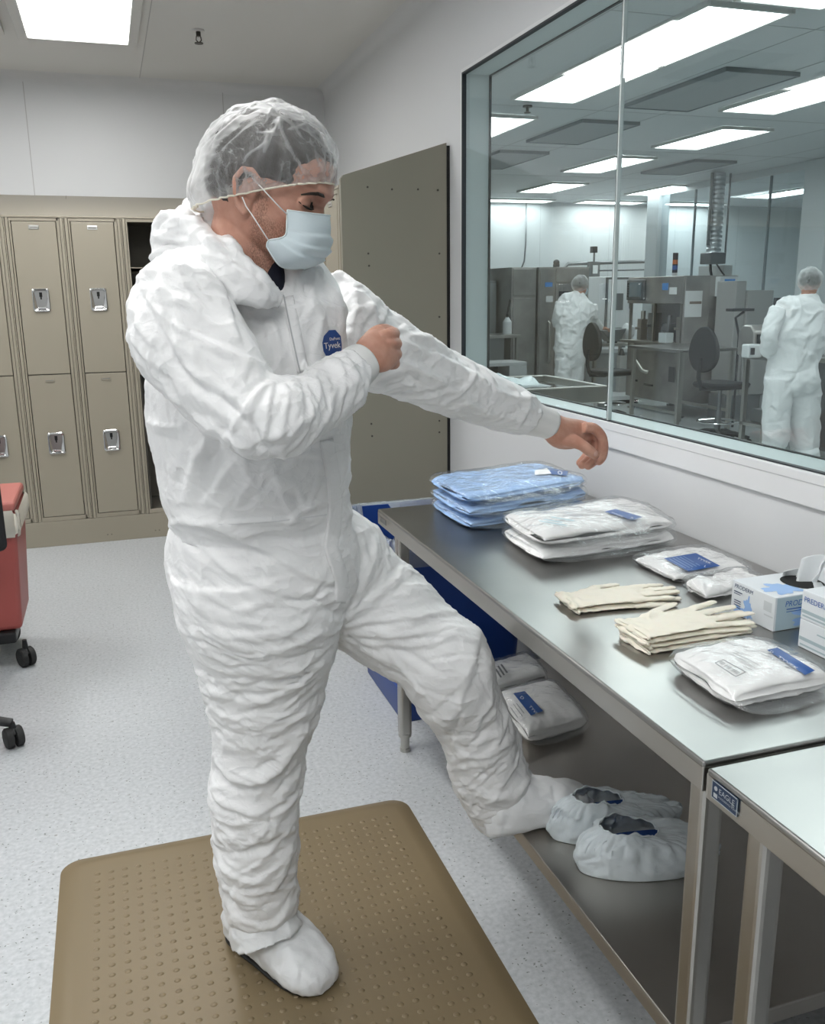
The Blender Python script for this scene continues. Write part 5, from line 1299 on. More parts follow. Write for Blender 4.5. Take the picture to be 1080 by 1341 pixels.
# open oval with the glove poking out
qo = PZ(1050, 763, TZ+HB)-tp_[0]; ocx = float(qo@tp_[1])/tp_[4]; ocy = float(qo@tp_[2])/tp_[5]
mk('opening', blob_mesh(tp_, ocx, ocy, .36, .17, .0009, 0, 40, .0), M_darkhole, t)
oc_ = tp_[0]+tp_[1]*ocx*tp_[4]+tp_[2]*(ocy+.03)*tp_[5]
tissue = []
nu, nv = 26, 18
tv = []
for i in range(nu+1):
    for j in range(nv+1):
        s = i/nu*2-1; q = j/nv
        hgt = .052*(1-abs(s)**1.5*.6)*q*(1+.25*math.sin(s*4+1)); xx = s*.055*(1-.35*q)+.012*q*math.sin(s*3); yy = (.012*math.sin(s*7)+.006*math.sin(s*13))*(1+.4*q)+.020*q*math.cos(s*2)
        tv.append(oc_+tp_[1]*xx+tp_[2]*yy+np.array([0,0,1])*(hgt-.006))
tq = [(i*(nv+1)+j, (i+1)*(nv+1)+j, (i+1)*(nv+1)+j+1, i*(nv+1)+j+1) for i in range(nu) for j in range(nv)]
o = mk('protruding_glove', (tv, tq), mat('nitrile_white', (.74,.77,.78), .6), t, smooth=True); q = o.modifiers.new('th', 'SOLIDIFY'); q.thickness = .0016
A2, dv = PZ(1044,846,TZ), (bB-bA)/np.linalg.norm(bB-bA)
HB2 = (PX(1055,774,A2[0])[2]-TZ)/2
HB2 = max(.045, min(HB2, .075))
for k, lab in enumerate(('white glove box with blue text, lower of the two at the right edge', 'white glove box with blue text, upper of the two at the right edge')):
    t, face = carton('glove_box', lab, A2, A2+dv*.13, .24, TZ+.0005+k*(HB2+.0006), HB2, 'stacked glove boxes at the right edge')
    fr = face('front')
    if k: mk('printed_text', merge([face_text(fr, 'PREDERM', .05, .62, .0145, .001, 0)]), M_pblue, t)
    mk('printed_band', merge([rect_mesh(fr, .02, .98, .28-.06*k, .40-.06*k, .0005), rect_mesh(fr, .04, .9, .10, .16, .0005)]+([rect_mesh(fr, .35, .9, .66, .71, .0005)] if not k else [])), mat('print_greyteal', (.40,.50,.54), .45), t)

# --- shoe covers on the undershelf
M_shoe = tyvek('shoe_cover_white', (.62,.68,.71), 1.5, .3); M_navyin = mat('shoe_cover_inside', (.03,.09,.30), .6)
M_shoein = mat('shoe_cover_lining', (.34,.42,.46), .6)
def shoe_cover(label, h, t_, zb, seed, wid=.062, hh=.098, open_=(.10,.52)):
    """elastic-topped shoe cover: heel point h, toe point t_"""
    h, t_ = np.array(h[:2]), np.array(t_[:2]); L = np.linalg.norm(t_-h); f = (t_-h)/L; s = np.array([f[1], -f[0]])
    T = thing('shoe_cover', label, 'shoe cover', tuple(np.append((h+t_)/2, zb)), 'shoe covers on the undershelf')
    oc = (open_[0]+open_[1])/2; orx = (open_[1]-open_[0])/2*L; ory = wid*.66
    NA_, NR = 150, 44; vs = []; cfun = lambda a: (math.cos(a), math.sin(a))
    rg = np.random.RandomState(seed)
    rings = []
    for j in range(NR+1):
        q = j/NR; ring = []
        for i in range(NA_):
            a = 2*PI*i/NA_; c, sn = cfun(a)
            # base outline: shoe-like (narrow heel, broad toe)
            tx = .5+.5*math.copysign(abs(c)**.8, c); w = wid*(.80+.22*math.sin(tx*PI)*1+.10*tx); bx = tx*L; by = math.copysign(abs(sn)**.85, sn)*w
            ox = oc*L+orx*c; oy = ory*sn; top = hh*(1.0 if tx < .5 else 1-.18*(tx-.5)*2)
            gat = 1+.05*math.sin(i*1.31+.9*math.sin(i*.21))*max(0, math.sin(min(1, (q-.35)/.6)*PI)) if q > .35 else 1
            if q < .62:
                e = q/.62; bul = 1+.05*math.sin(e*PI); x = bx if True else 0; x = L/2+(bx-L/2)*bul; y = by*bul; z = top*.82*e**1.0
                z = top*.80*e; bul *= gat; x = L/2+(bx-L/2)*bul; y = by*bul; sh = e**3*.25; x = x*(1-sh)+ox*sh; y = y*(1-sh)+oy*sh
            else:
                e = (q-.62)/.38; sh = .25+.75*math.sin(e*PI/2); x = (L/2+(bx-L/2)*gat)*(1-sh)+ox*sh; y = by*(1-sh)+oy*sh; z = top*(.80+.20*math.sin(e*PI/2)); z -= .012*max(0, c)*e*0
                y *= gat**.5
            if q >= .96: z += .0022*math.sin(i*.55)+.003*math.sin(i*.19+1)
            p = h+f*x+s*y; ring.append((p[0], p[1], zb+max(z, .0006)))
        rings.append(ring)
    v, fc = loft(rings, False); base = len(v); v = list(v); fc = list(fc)
    c0 = np.append((h+t_)/2, zb+.0006); v.append(tuple(c0)); fc += [((i+1)%NA_, i, base) for i in range(NA_)]
    me = fix_normals(v, fc); X = get_v(me); Nn = get_n(me); X0 = X.copy(); d = .0028*fbm(X*28+seed, 2); ctr_ = np.append(h+f*oc*L, zb+hh)
    d = creases(X, Nn, 200, lambda p, i: p-ctr_, rg, (.015,.06), (.0016,.005), (.002,.0045), None, .3, None, d)
    rim_ = np.min(np.linalg.norm(X0[:,None,:]-X0[None,NR*NA_:(NR+1)*NA_:4,:], axis=2), axis=1)
    X = X+Nn*(d*np.clip((X0[:,2]-zb)/.02, 0, 1)*np.clip(rim_/.025, .1, 1))[:,None]; X[:,2] = np.maximum(X[:,2], zb+.0005)
    W = X; o = mk('cover', (W, fc), [M_shoe], T, smooth=True); so = o.modifiers.new('th', 'SOLIDIFY'); so.thickness = .0012; so.offset = -1
    r0 = [tuple(x) for x in W[NR*NA_:(NR+1)*NA_]]
    e = MB(); e.tube(r0+[r0[0]], .0018, 6, False); mk('elastic_rim', e, M_shoe, T, smooth=True)
    # inner lining and blue sole, inset from the outer skin
    ins = []; zs_ = [.006,.03,.06,.085]
    for zz in zs_:
        ring = []
        for i in range(44):
            a = 2*PI*i/44; c, sn = cfun(a); x = L/2+(L/2-.014)*math.copysign(abs(c)**.8, c); y = math.copysign(abs(sn)**.85, sn)*(wid*.86)
            k = min(1, max(0, (zz-.045)/.045)); x = x*(1-k*.6)+(oc*L+orx*c)*k*.6; y = y*(1-k*.6)+ory*sn*k*.6; p = h+f*x+s*y; ring.append((p[0], p[1], zb+zz*hh/.098*.93))
        ins.append(ring)
    ring = [(h+f*(L/2+(L/2-.045)*math.copysign(abs(math.cos(2*PI*i/44))**.8, math.cos(2*PI*i/44)))+s*(math.copysign(abs(math.sin(2*PI*i/44))**.85, math.sin(2*PI*i/44))*wid*.74)) for i in range(44)]
    sb = MB(); sb.prism([tuple(p) for p in ring], zb+.048, zb+.052, 'z'); mk('blue_insole', sb, M_navyin, T)
    return T
p0, p1 = PZ(752,1140,SZ), PZ(936,1118,SZ)
shoe_cover('pale shoe cover with blue inside, nearer of the pair on the undershelf', PZ(757,1138,SZ), PZ(936,1122,SZ), SZ+.0006, 5, .062, .102, (.14,.56))
shoe_cover('pale shoe cover with blue inside, behind the nearer one on the undershelf', PZ(722,1096,SZ), PZ(883,1078,SZ), SZ+.0006, 8, .056, .098, (.16,.56))

# ------------------------------------------------------------------ mat, bin, cart, chair
M_mat = mat('tan_foam', (.185,.140,.078), .42); noise_bump(M_mat, 400, .12, .0006)
x0, x1, y0, y1 = -.245, .735, .86, 2.345
t = thing('anti_fatigue_mat', 'tan studded anti-fatigue mat on the floor under the person', 'mat', ((x0+x1)/2, (y0+y1)/2, 0))
def rrect(x0, x1, y0, y1, r, n=8):
    pts = []
    for cx, cy, a0 in ((x1-r,y1-r,0),(x0+r,y1-r,1),(x0+r,y0+r,2),(x1-r,y0+r,3)):
        for i in range(n+1): a = (a0+i/n)*PI/2; pts.append((cx+r*math.cos(a), cy+r*math.sin(a)))
    return pts
rings = []
for g_, z in ((0,.0),(0,.003),(.012,.008),(.026,.013),(.040,.0165),(.050,.0175),(.075,.0178)):
    rings.append([(px_, py_, z) for px_, py_ in rrect(x0+g_, x1-g_, y0+g_, y1-g_, max(.015, .055-g_*.6))])
v, f = loft(rings); mk('mat_body', (v, f), M_mat, t, smooth='auto')
st = MB(); i = 0; p = .0345
y = y0+.10; row = 0
while y < y1-.085:
    x = x0+.095+(row%2)*0
    while x < x1-.085:
        mb = 8; ring0 = []
        vs = []; 
        for (rr_, zz) in ((.0082,.0176),(.0066,.0192),(.0035,.0201)):
            vs += [(x+rr_*math.cos(2*PI*k/mb), y+rr_*.85*math.sin(2*PI*k/mb), zz) for k in range(mb)]
        vs.append((x, y, .0203)); fs = []
        for q in range(2):
            for k in range(mb): fs.append((q*mb+k, q*mb+(k+1)%mb, (q+1)*mb+(k+1)%mb, (q+1)*mb+k))
        for k in range(mb): fs.append((2*mb+k, 2*mb+(k+1)%mb, 3*mb))
        st.add(vs, fs); x += p
    y += p*.95; row += 1
o = mk('studs', st, M_mat, t, smooth=True); o['kind'] = 'stuff'

# blue bin with clear liner past the table's far end
bx0, bx1, by0, by1, bh = .84, 1.36, 2.775, 3.34, .685
M_bin = mat('bin_blue', (.010,.045,.22), .4)
t = thing('recycling_bin', 'dark blue plastic bin with a pale liner bag, past the far end of the table', 'bin', ((bx0+bx1)/2, (by0+by1)/2, 0))
rings = []
for z, g_ in ((0,.045),(.01,.04),(.12,.035),(.125,.045),(.16,.045),(.165,.03),(bh-.05,.004),(bh-.045,-.008),(bh,-.008)):
    rings.append([(px_, py_, z) for px_, py_ in rrect(bx0+g_, bx1-g_, by0+g_, by1-g_, .035, 6)])
for z, g_ in ((bh,.004),(.02,.055)):
    rings.append([(px_, py_, z) for px_, py_ in rrect(bx0+g_, bx1-g_, by0+g_, by1-g_, .03, 6)])
v, f = loft(rings); mk('bin_body', (v, f), M_bin, t, smooth='auto')
M_liner = clear_bag_mat('liner_bag', (.74,.85,.94), .28)
rings = []; rg = np.random.RandomState(3)
for q, (z, g_) in enumerate(((bh-.30,.03),(bh-.10,.012),(bh+.004,.006),(bh+.010,-.006),(bh+.004,-.016),(bh-.04,-.020),(bh-.085,-.016))):
    rr_ = rrect(bx0+g_, bx1-g_, by0+g_, by1-g_, .05, 10); rings.append([(a+.005*math.sin(i*1.9+q), b+.005*math.sin(i*2.3+q*.5), z+(.010*math.sin(i*.9) if q == 6 else 0)) for i, (a, b) in enumerate(rr_)])
v, f = loft(rings, False); mk('liner_bag', (v, f), M_liner, t, smooth=True)

# red container on a wheeled black base, cut by the left edge
cx1 = -.412; cx0 = -1.0; cy0, cy1 = 3.80, 4.22
t = thing('waste_cart', 'red plastic container on a black wheeled base at the left edge', 'cart', ((cx0+cx1)/2, 4.0, 0))
M_red = mat('red_plastic', (.36,.085,.075), .42)
b = MB(); b.add([(cx0+.03,cy0+.03,.165),(cx1-.03,cy0+.03,.165),(cx1-.03,cy1-.03,.165),(cx0+.03,cy1-.03,.165),(cx0,cy0,.672),(cx1,cy0,.672),(cx1,cy1,.672),(cx0,cy1,.672)], [(3,2,1,0),(4,5,6,7),(0,1,5,4),(1,2,6,5),(2,3,7,6),(3,0,4,7)])
mk('container', b, M_red, t, bevel=.02, seg=3)
b = MB(); b.box(cx0-.01, cx1+.0, cy0-.005, cy1+.005, .672, .712); mk('lid', b, mat('red_lid', (.42,.14,.12), .45), t, bevel=.015, seg=3)
b = MB(); b.box(cx0, cx1-.055, cy0+.01, cy1-.01, .115, .165); mk('base_frame', b, M_black, t, bevel=.01)
rings = []
for q, (z, g_) in enumerate(((.575,-.004),(.60,-.010),(.655,-.010),(.671,-.004))):
    rr_ = rrect(cx0+g_, cx1-g_, cy0+g_, cy1-g_, .02, 8); rings.append([(a+.004*math.sin(i*1.7), b_+.004*math.sin(i*2.1), z+.008*math.sin(i*1.1+q)) for i, (a, b_) in enumerate(rr_)])
v, f = loft(rings, False); o = mk('bag_collar', (v, f), mat('bag_cream', (.66,.62,.54), .5), t, smooth=True)
def caster(par, x, y, r=.037, rz=0., z1=.115):
    mb = MB(); d = np.array([math.cos(rz), math.sin(rz)])
    for sgn in (-1, 1):
        c = np.array([x, y])+d*sgn*.013; q = np.array([x, y])+d*sgn*.027
        rings = []
        for (tt, rr_) in ((.004,r*.82),(.006,r),(.024,r),(.029,r*.86),(.030,r*.4)):
            p = np.array([x, y])+d*sgn*tt; n_ = np.array([-d[1], d[0]])
            rings.append([(p[0]+n_[0]*rr_*math.cos(2*PI*k/24), p[1]+n_[1]*rr_*math.cos(2*PI*k/24), r+rr_*math.sin(2*PI*k/24)) for k in range(24)])
        v, f = loft(rings); mb.add(v, f)
    wv = mk('caster', mb, M_rubber, par, smooth='auto')
    h = MB(); h.tube([(x,y,r+.0),(x,y,r*2+.004),(x,y,z1)], [.010,.012,.009], 12); h.tube([(x-d[1]*-.02, y+d[0]*-.02, r*1.4),(x, y, r*2.1),(x+d[1]*-.02, y-d[0]*-.02, r*1.6)], .007, 8)
    mk('caster_stem', h, M_black, wv, smooth='auto'); return wv
caster(t, cx1-.030, cy0+.045, .040, .5); caster(t, cx1-.12, cy1-.05, .040, -.4); caster(t, cx0+.05, cy0+.05, .042, .2); caster(t, cx0+.05, cy1-.05, .042, .9)
# office chair mostly outside the frame
t = thing('office_chair', 'black wheeled office chair, only an edge and a caster seen at the left edge', 'chair', (-.72, 3.17, 0))
cxx, cyy = -.72, 3.17
for k in range(5):
    a = -.22+2*PI*k/5; e = (cxx+.30*math.cos(a), cyy+.30*math.sin(a)); b = MB(); b.tube([(cxx,cyy,.12),(cxx+.17*math.cos(a),cyy+.17*math.sin(a),.115),(e[0],e[1],.088)], [.028,.020,.015], 10); lg = mk('leg', b, M_black, t, smooth='auto')
    caster(lg, e[0], e[1], .036, a+.6, .09) if False else caster(t, e[0], e[1], .036, a+.6, .09)
b = MB(); b.tube([(cxx,cyy,.10),(cxx,cyy,.42)], .027, 16); mk('column', b, M_black, t, smooth='auto')
b = MB(); b.box(cxx-.24, cxx+.24, cyy-.23, cyy+.23, .43, .50); mk('seat', b, mat('seat_black', (.015,.015,.017), .8), t, bevel=.035, seg=4)
b = MB(); b.box(cxx-.10, cxx+.312, cyy+.20, cyy+.25, .62, 1.03); mk('backrest', b, mat('seat_black', (.015,.015,.017), .8), t, bevel=.025, seg=4)
b = MB(); b.tube([(cxx,cyy+.18,.45),(cxx,cyy+.27,.50),(cxx,cyy+.26,.75)], .016, 10); mk('back_support', b, M_black, t, smooth='auto')
# ------------------------------------------------------------------ the clean room beyond the window
CB = 13.0; PXX = 7.25
struct('wall_far', MB().box(XW, 12.6, CB, CB+.1, 0, ZC+.12), M_cwall)
struct('wall_side', MB().box(12.5, 12.6, -2.6, CB, 0, ZC+.12), M_cwall)
struct('wall_side', MB().box(XW, XW2, YB+.1, CB, 0, ZC+.12), M_cwall)
struct('ceiling', MB().box(XW2, 12.5, -2.6, CB, ZC+.02, ZC+.12), M_cceil)
sm = MB()
for x in (2.44, 3.66, 4.2, 5.95, 6.7, 8.6, 10.2): sm.box(x-.003, x+.003, -2.6, CB, ZC+.0185, ZC+.021)
for y in (1.8, 3.02, 4.24, 6.46, 8.15, 10.1, 11.9): sm.box(XW2, 12.5, y-.003, y+.003, ZC+.0185, ZC+.021)
struct('trim_5', sm, mat('ceiling_joint', (.38,.40,.41), .6))
sm = MB()
for x in (4.0, 5.2, 6.4, 7.6, 8.8, 10.0): sm.box(x-.003, x+.003, CB-.0015, CB+.001, 0, ZC)
struct('trim_6', sm, mat('wall_joint', (.55,.58,.59), .6))
ll = ['long ceiling light panel nearest the window, left of the pane joint', 'ceiling light panel behind the one nearest the window', 'ceiling light panel cut by the window frame on the left', 'ceiling light panel at the top right corner of the window', 'ceiling light panel cut by the right edge, above the standing worker',
      'ceiling light panel above the machine with the signal tower', 'ceiling light panel crossing the pane joint, above the white enclosure', 'ceiling light panel above the left worker\'s head', 'ceiling light panel directly left of the duct, high over the machine', 'thin far ceiling light panel at the window\'s left',
      'thin far ceiling light panel above the white enclosure', 'thin far ceiling light panel behind the duct', 'ceiling light panel at the right beyond the partition', 'ceiling light panel beyond the partition, cut by the column']
fx_ = [(2.81,3.27,5.09,6.15),(2.81,3.27,3.98,5.03),(2.81,3.27,6.78,7.83),(2.9,3.36,2.5,3.87),(4.50,4.97,5.06,6.13),(5.0,5.47,6.77,7.80),(4.97,5.43,8.45,9.56),(5.38,5.85,10.6,11.6),(7.02,7.43,10.5,11.6),(5.4,6.4,12.55,12.9),(6.9,7.9,12.5,12.85),(8.4,9.4,12.5,12.85),(9.0,9.46,10.4,11.6),(9.0,9.46,8.6,9.7)]
for (a, b, c, d), lab in zip(fx_, ll):
    o = ceiling_light(a, b, c, d, ZC-.002, M_tubec, lab, None, 'ceiling_light', .022)
for (a, b, c, d), lab in (((4.52,4.97,3.2,4.2), 'ceiling light panel of the clean room, out of sight above the window'), ((6.6,7.1,5.06,6.13), 'ceiling light panel of the clean room beyond the right edge'), ((9.0,9.46,5.06,6.13), 'ceiling light panel at the clean room\'s far right')):
    ceiling_light(a, b, c, d, ZC-.002, M_tubec, lab, None, 'ceiling_light', .022)
# return-air grilles in the ceiling, darker
M_filt = mat('filter_grey', (.36,.385,.395), .7)
for i, (pts, lab) in enumerate((((3.72,4.25,5.05,6.2), 'grey filter panel in the clean room ceiling, left of the right-hand light'), ((3.7,4.2,6.8,7.8), 'grey filter panel in the ceiling behind the nearer filter'), ((3.7,4.2,8.4,9.5), 'third grey filter panel in the clean room ceiling'), ((3.7,4.2,10.3,11.4), 'small far filter panel at the window\'s left'), ((5.95,6.45,8.5,9.5), 'grey filter panel in the ceiling beside the duct'))):
    a, b, c, d = pts; t = thing('ceiling_filter', lab, 'filter panel', ((a+b)/2, (c+d)/2, ZC-.004)); mb = MB(); mb.box(a, b, c, d, ZC-.004, ZC+.019); mk('filter_face', mb, M_filt, t, bevel=.004)
    mb = MB(); mb.box(a-.012, b+.012, c-.012, c, ZC-.008, ZC+.019); mb.box(a-.012, b+.012, d, d+.012, ZC-.008, ZC+.019); mb.box(a-.012, a, c, d, ZC-.008, ZC+.019); mb.box(b, b+.012, c, d, ZC-.008, ZC+.019); mk('frame', mb, mat('filter_frame', (.25,.27,.28), .5), t)
c = PZ(690.5, 144, ZC-.03); t = thing('fire_sprinkler', 'tiny sprinkler head on the clean room ceiling, left of the long light', 'sprinkler', (c[0], c[1], ZC))
mb = MB(); mb.cyl((c[0],c[1],ZC-.012), .035, .012, n=14); mb.cyl((c[0],c[1],ZC-.045), .010, .035, n=10); mb.cyl((c[0],c[1],ZC-.05), .024, .004, n=12); mk('sprinkler_head', mb, mat('dull_brass', (.08,.075,.065), .4, .8), t, smooth='auto')
# glass partition with end columns
yA_ = 8.15; yB_ = 12.1
M_col = mat('column_white', (.60,.64,.65), .4)
pc = PX(1063, 300, PXX)
struct('trim_7', MB().box(PXX-.05, PXX+.35, 7.95, 8.32, 0, ZC+.02), M_col, bevel=.01)
q = PX(858, 260, PXX); struct('trim_8', MB().box(PXX-.05, PXX+.13, q[1]-.16, q[1]+.12, 0, ZC+.02), mat('column_grey', (.42,.46,.48), .4), bevel=.01)
pw = bpy.data.objects.new('window_2', None); COL.objects.link(pw); pw.location = (PXX, 10, 0); pw['kind'] = 'structure'
mk('window_pane', MB().box(PXX, PXX+.01, 8.33, q[1]-.17, .95, ZC-.06), glass_mat('partition_glass', (.93,.96,.97)), pw)
mb = MB(); mb.box(PXX-.02, PXX+.03, 8.33, q[1]-.17, ZC-.06, ZC+.02); mb.box(PXX-.02, PXX+.03, 8.33, q[1]-.17, 0, .95); mk('window_frame', mb, M_col, pw)
mb = MB()
for u, v in ((911,250),(1010,230),(985,380)):
    yy = PX(u, v, PXX)[1]
    if u != 985: mb.box(PXX-.008, PXX+.018, yy-.010, yy+.010, .95, ZC-.06)
mk('window_mullion', mb, mat('mullion_grey', (.22,.25,.27), .4), pw)

M_csteel = mat('cabinet_steel', (.44,.42,.40), .38, .85); noise_col(M_csteel, 3, (.36,.345,.33), (.50,.48,.46))
M_dsteel = mat('dark_steel', (.22,.23,.24), .4, .8); M_cwhite = mat('enclosure_white', (.66,.68,.69), .4); M_cdark = mat('dark_panel', (.03,.035,.04), .3)
M_disp = mat('blue_display', (.03,.10,.22), .25, emit=(.06,.20,.5), es=.35); M_screen = mat('screen_grey', (.14,.18,.20), .2); M_paper = mat('paper', (.72,.73,.73), .6)
def pbox(mb, u0, v0, u1, v1, y, d, zmin=None, zmax=None):
    """box whose front face was measured at distance y"""
    a = PY(u0, v0, y); b = PY(u1, v1, y); z0 = b[2] if zmin is None else zmin; mb.box(min(a[0],b[0]), max(a[0],b[0]), y, y+d, min(z0, a[2]), max(z0, a[2])); return a, b
# tall oven cabinet
t = thing('oven_cabinet', 'tall brownish stainless cabinet behind the left worker', 'cabinet', (5.74, 11.6, 0))
mb = MB(); mb.box(5.18, 5.55, 11.35, 12.3, .04, 1.82); mb.box(5.56, 6.32, 11.30, 12.3, .04, 1.82); mk('cabinet_body', mb, M_csteel, t, bevel=.006)
for (x0_, x1_, z0_, z1_, nm) in ((5.20,5.535,.06,1.42,'door'),(5.20,5.535,1.45,1.80,'upper_panel'),(5.57,5.79,.06,1.80,'control_panel'),(5.81,6.30,1.62,1.80,'upper_panel'),(5.81,6.30,.06,1.60,'door')):
    mb = MB(); mb.box(x0_, x1_, 11.275 if x0_ > 5.5 else 11.33, 11.298 if x0_ > 5.5 else 11.349, z0_, z1_); dr = mk(nm, mb, M_csteel, t, bevel=.006)
    if nm == 'door' and x0_ > 5.7:
        mb = MB(); mb.box(5.85, 6.27, 11.268, 11.2745, 1.22, 1.50); mb.box(5.85, 6.27, 11.268, 11.2745, .8, 1.16); mk('door_window', mb, M_cdark, dr)
    if nm == 'control_panel':
        mb = MB(); mb.box(5.64, 5.75, 11.268, 11.2745, 1.56, 1.62); mk('display', mb, M_disp, dr)
        mb = MB(); mb.box(5.66, 5.76, 11.268, 11.2745, 1.36, 1.44); mk('label', mb, M_paper, dr)
        mb = MB(); mb.tube([(5.70,11.26,.55),(5.70,11.22,.57),(5.70,11.22,1.08),(5.70,11.26,1.10)], .02, 10); mk('handle', mb, M_steel, dr, smooth='auto')
mb = MB(); mb.cyl((5.97,11.6,1.82), .045, .05, n=12); mb.ball((5.97,11.6,1.89), (.045,.045,.04), 12, 6); mk('beacon', mb, M_cdark, t, smooth='auto')
# left dark cabinets, bench and bottle
for i, (a, b, z, lab) in enumerate(((4.70,5.02,1.93,'tall narrow grey cabinet at the left end of the clean room'), (5.03,5.16,1.65,'lower narrow grey cabinet beside the tall one at the window\'s left'))):
    t = thing('storage_cabinet', lab, 'cabinet', ((a+b)/2, 12, 0)); mb = MB(); mb.box(a, b, 11.8, 12.4, 0, z); mk('cabinet_body', mb, M_dsteel, t, bevel=.006); mb = MB(); mb.box(a+.01, b-.01, 11.785, 11.799, .05, z-.03); mk('door', mb, mat('cabinet_grey', (.30,.32,.33), .4, .5), t, bevel=.003)
t = thing('steel_bench', 'grey steel bench with closed front at the clean room\'s left wall end', 'bench', (4.95, 11.3, 0))
mb = MB(); mb.box(4.45, 5.17, 11.0, 11.6, .91, .95); mk('bench_top', mb, M_steel, t, bevel=.004); mb = MB(); mb.box(4.48, 4.95, 11.05, 11.58, .0, .91); mk('cabinet_body', mb, M_dsteel, t, bevel=.004)
for y_ in (11.04, 11.56): mb = MB(); mb.box(5.11, 5.14, y_-.015, y_+.015, 0, .91); mk('leg', mb, M_steel, t)
t = thing('spray_bottle', 'small white bottle with dark nozzle on the left bench', 'bottle', (5.08, 11.25, .95)); mb = MB(); mb.cyl((5.08,11.25,.951), .06, .16, n=16); mb.cyl((5.08,11.25,1.11), .06, .06, n=16, r2=.02); mk('bottle_body', mb, M_cwhite, t, smooth='auto'); mb = MB(); mb.cyl((5.08,11.25,1.17), .018, .05, n=10); mb.tube([(5.08,11.25,1.22),(5.12,11.25,1.40)], .014, 8); mk('nozzle', mb, M_black, t, smooth='auto')
t = thing('hanging_cloth', 'white cloth hanging at the front of the narrow cabinets', 'cloth', (5.0, 11.7, .7)); mb = MB()
pts = [(4.93+.012*k, 11.70+.02*math.sin(k*1.7)) for k in range(8)]; mb.prism(pts+[(a, b+.012) for a, b in pts[::-1]], .78, 1.22, 'z'); mk('cloth_body', mb, M_cwhite, t)
t = thing('low_cabinet', 'low grey cabinet with an open dark front, before the left bench', 'cabinet', (4.55, 9.6, 0)); a = PY(632, 476, 9.4); b = PY(690, 476, 9.4)
mb = MB(); x0_, x1_, z_ = a[0]-.2, b[0], a[2]; mb.box(x0_, x1_, 9.4, 9.8, z_-.04, z_); mb.box(x0_, x0_+.25, 9.4, 9.8, 0, z_-.04); mb.box(x1_-.22, x1_, 9.4, 9.8, 0, z_-.04); mb.box(x0_+.25, x1_-.22, 9.75, 9.8, 0, z_-.04); mk('cabinet_body', mb, mat('bench_grey', (.40,.41,.41), .5, .3), t, bevel=.006)
mb = MB(); mb.box(x0_+.26, x1_-.23, 9.70, 9.74, .02, z_-.05); mk('recess', mb, M_cdark, t)
# white enclosure
t = thing('white_enclosure', 'large white equipment enclosure with dark door seals behind the left worker\'s arm', 'enclosure', (7.05, 12.3, 0))
mb = MB(); mb.box(6.66, 7.44, 12.0, 12.6, .92, 1.70); mk('enclosure_body', mb, M_cwhite, t, bevel=.01)
mb = MB(); mb.box(7.02, 7.42, 11.97, 11.999, .96, 1.66); dr = mk('door', mb, M_cwhite, t, bevel=.01)
mb = MB()
for (a0, a1, b0, b1) in ((6.99,7.02,.93,1.69),(7.42,7.45,.93,1.69),(6.99,7.45,.93,.96),(6.99,7.45,1.66,1.69)): mb.box(a0, a1, 11.975, 11.999, b0, b1)
mk('door_seal', mb, M_dsteel, t)
mb = MB(); mb.box(7.15, 7.27, 11.96, 11.969, 1.22, 1.46); mk('door_window', mb, M_dsteel, dr); mb = MB(); mb.box(7.38, 7.41, 11.93, 11.969, 1.24, 1.34); mk('latch', mb, M_cdark, dr)
mb = MB(); mb.box(6.68, 6.86, 11.985, 11.999, .93, 1.0); mk('dark_port', mb, M_cdark, t)
mb = MB(); mb.box(6.66, 7.44, 12.0, 12.6, .0, .60); mk('stand', mb, mat('stand_grey', (.42,.44,.45), .5), t, bevel=.01); mb = MB(); mb.box(6.55, 7.5, 11.9, 12.6, .60, .66); mk('stand_shelf', mb, M_cwhite, t, bevel=.005)
for x_ in (6.7, 7.4): mb = MB(); mb.box(x_-.025, x_+.025, 12.1, 12.15, .66, .92); mk('leg', mb, M_dsteel, t)
t = thing('wall_pipe', 'grey pipe running along the back wall above the white enclosure', 'pipe', (7.2, 12.9, 1.8)); mb = MB(); mb.tube([(6.78,12.88,1.68),(6.78,12.88,1.86),(6.83,12.88,1.91),(8.4,12.88,1.95)], .028, 10); mk('pipe_run', mb, M_dsteel, t, smooth='auto')
mb = MB(); mb.tube([(6.83,12.9,1.80),(8.4,12.9,1.82)], .012, 8); mk('pipe_run', mb, M_dsteel, t, smooth='auto')
t = thing('camera_pole', 'slim pole with a small dark box above the white enclosure', 'pole', (6.72, 12.3, 1.70)); a = PY(778, 330, 12.3); mb = MB(); mb.tube([(a[0],12.3,1.70),(a[0],12.3,2.12)], .014, 8); mk('pole', mb, M_dsteel, t); mb = MB(); mb.box(a[0]-.05, a[0]+.03, 12.26, 12.34, 2.05, 2.14); mk('camera_head', mb, M_cdark, t); mb = MB(); mb.box(a[0]-.09, a[0]+.07, 12.24, 12.34, 1.701, 1.92); mk('electrical_box', mb, M_dsteel, t); mb = MB(); mb.box(a[0]-.05, a[0]+.03, 12.232, 12.239, 1.75, 1.87); mk('label', mb, M_paper, t)
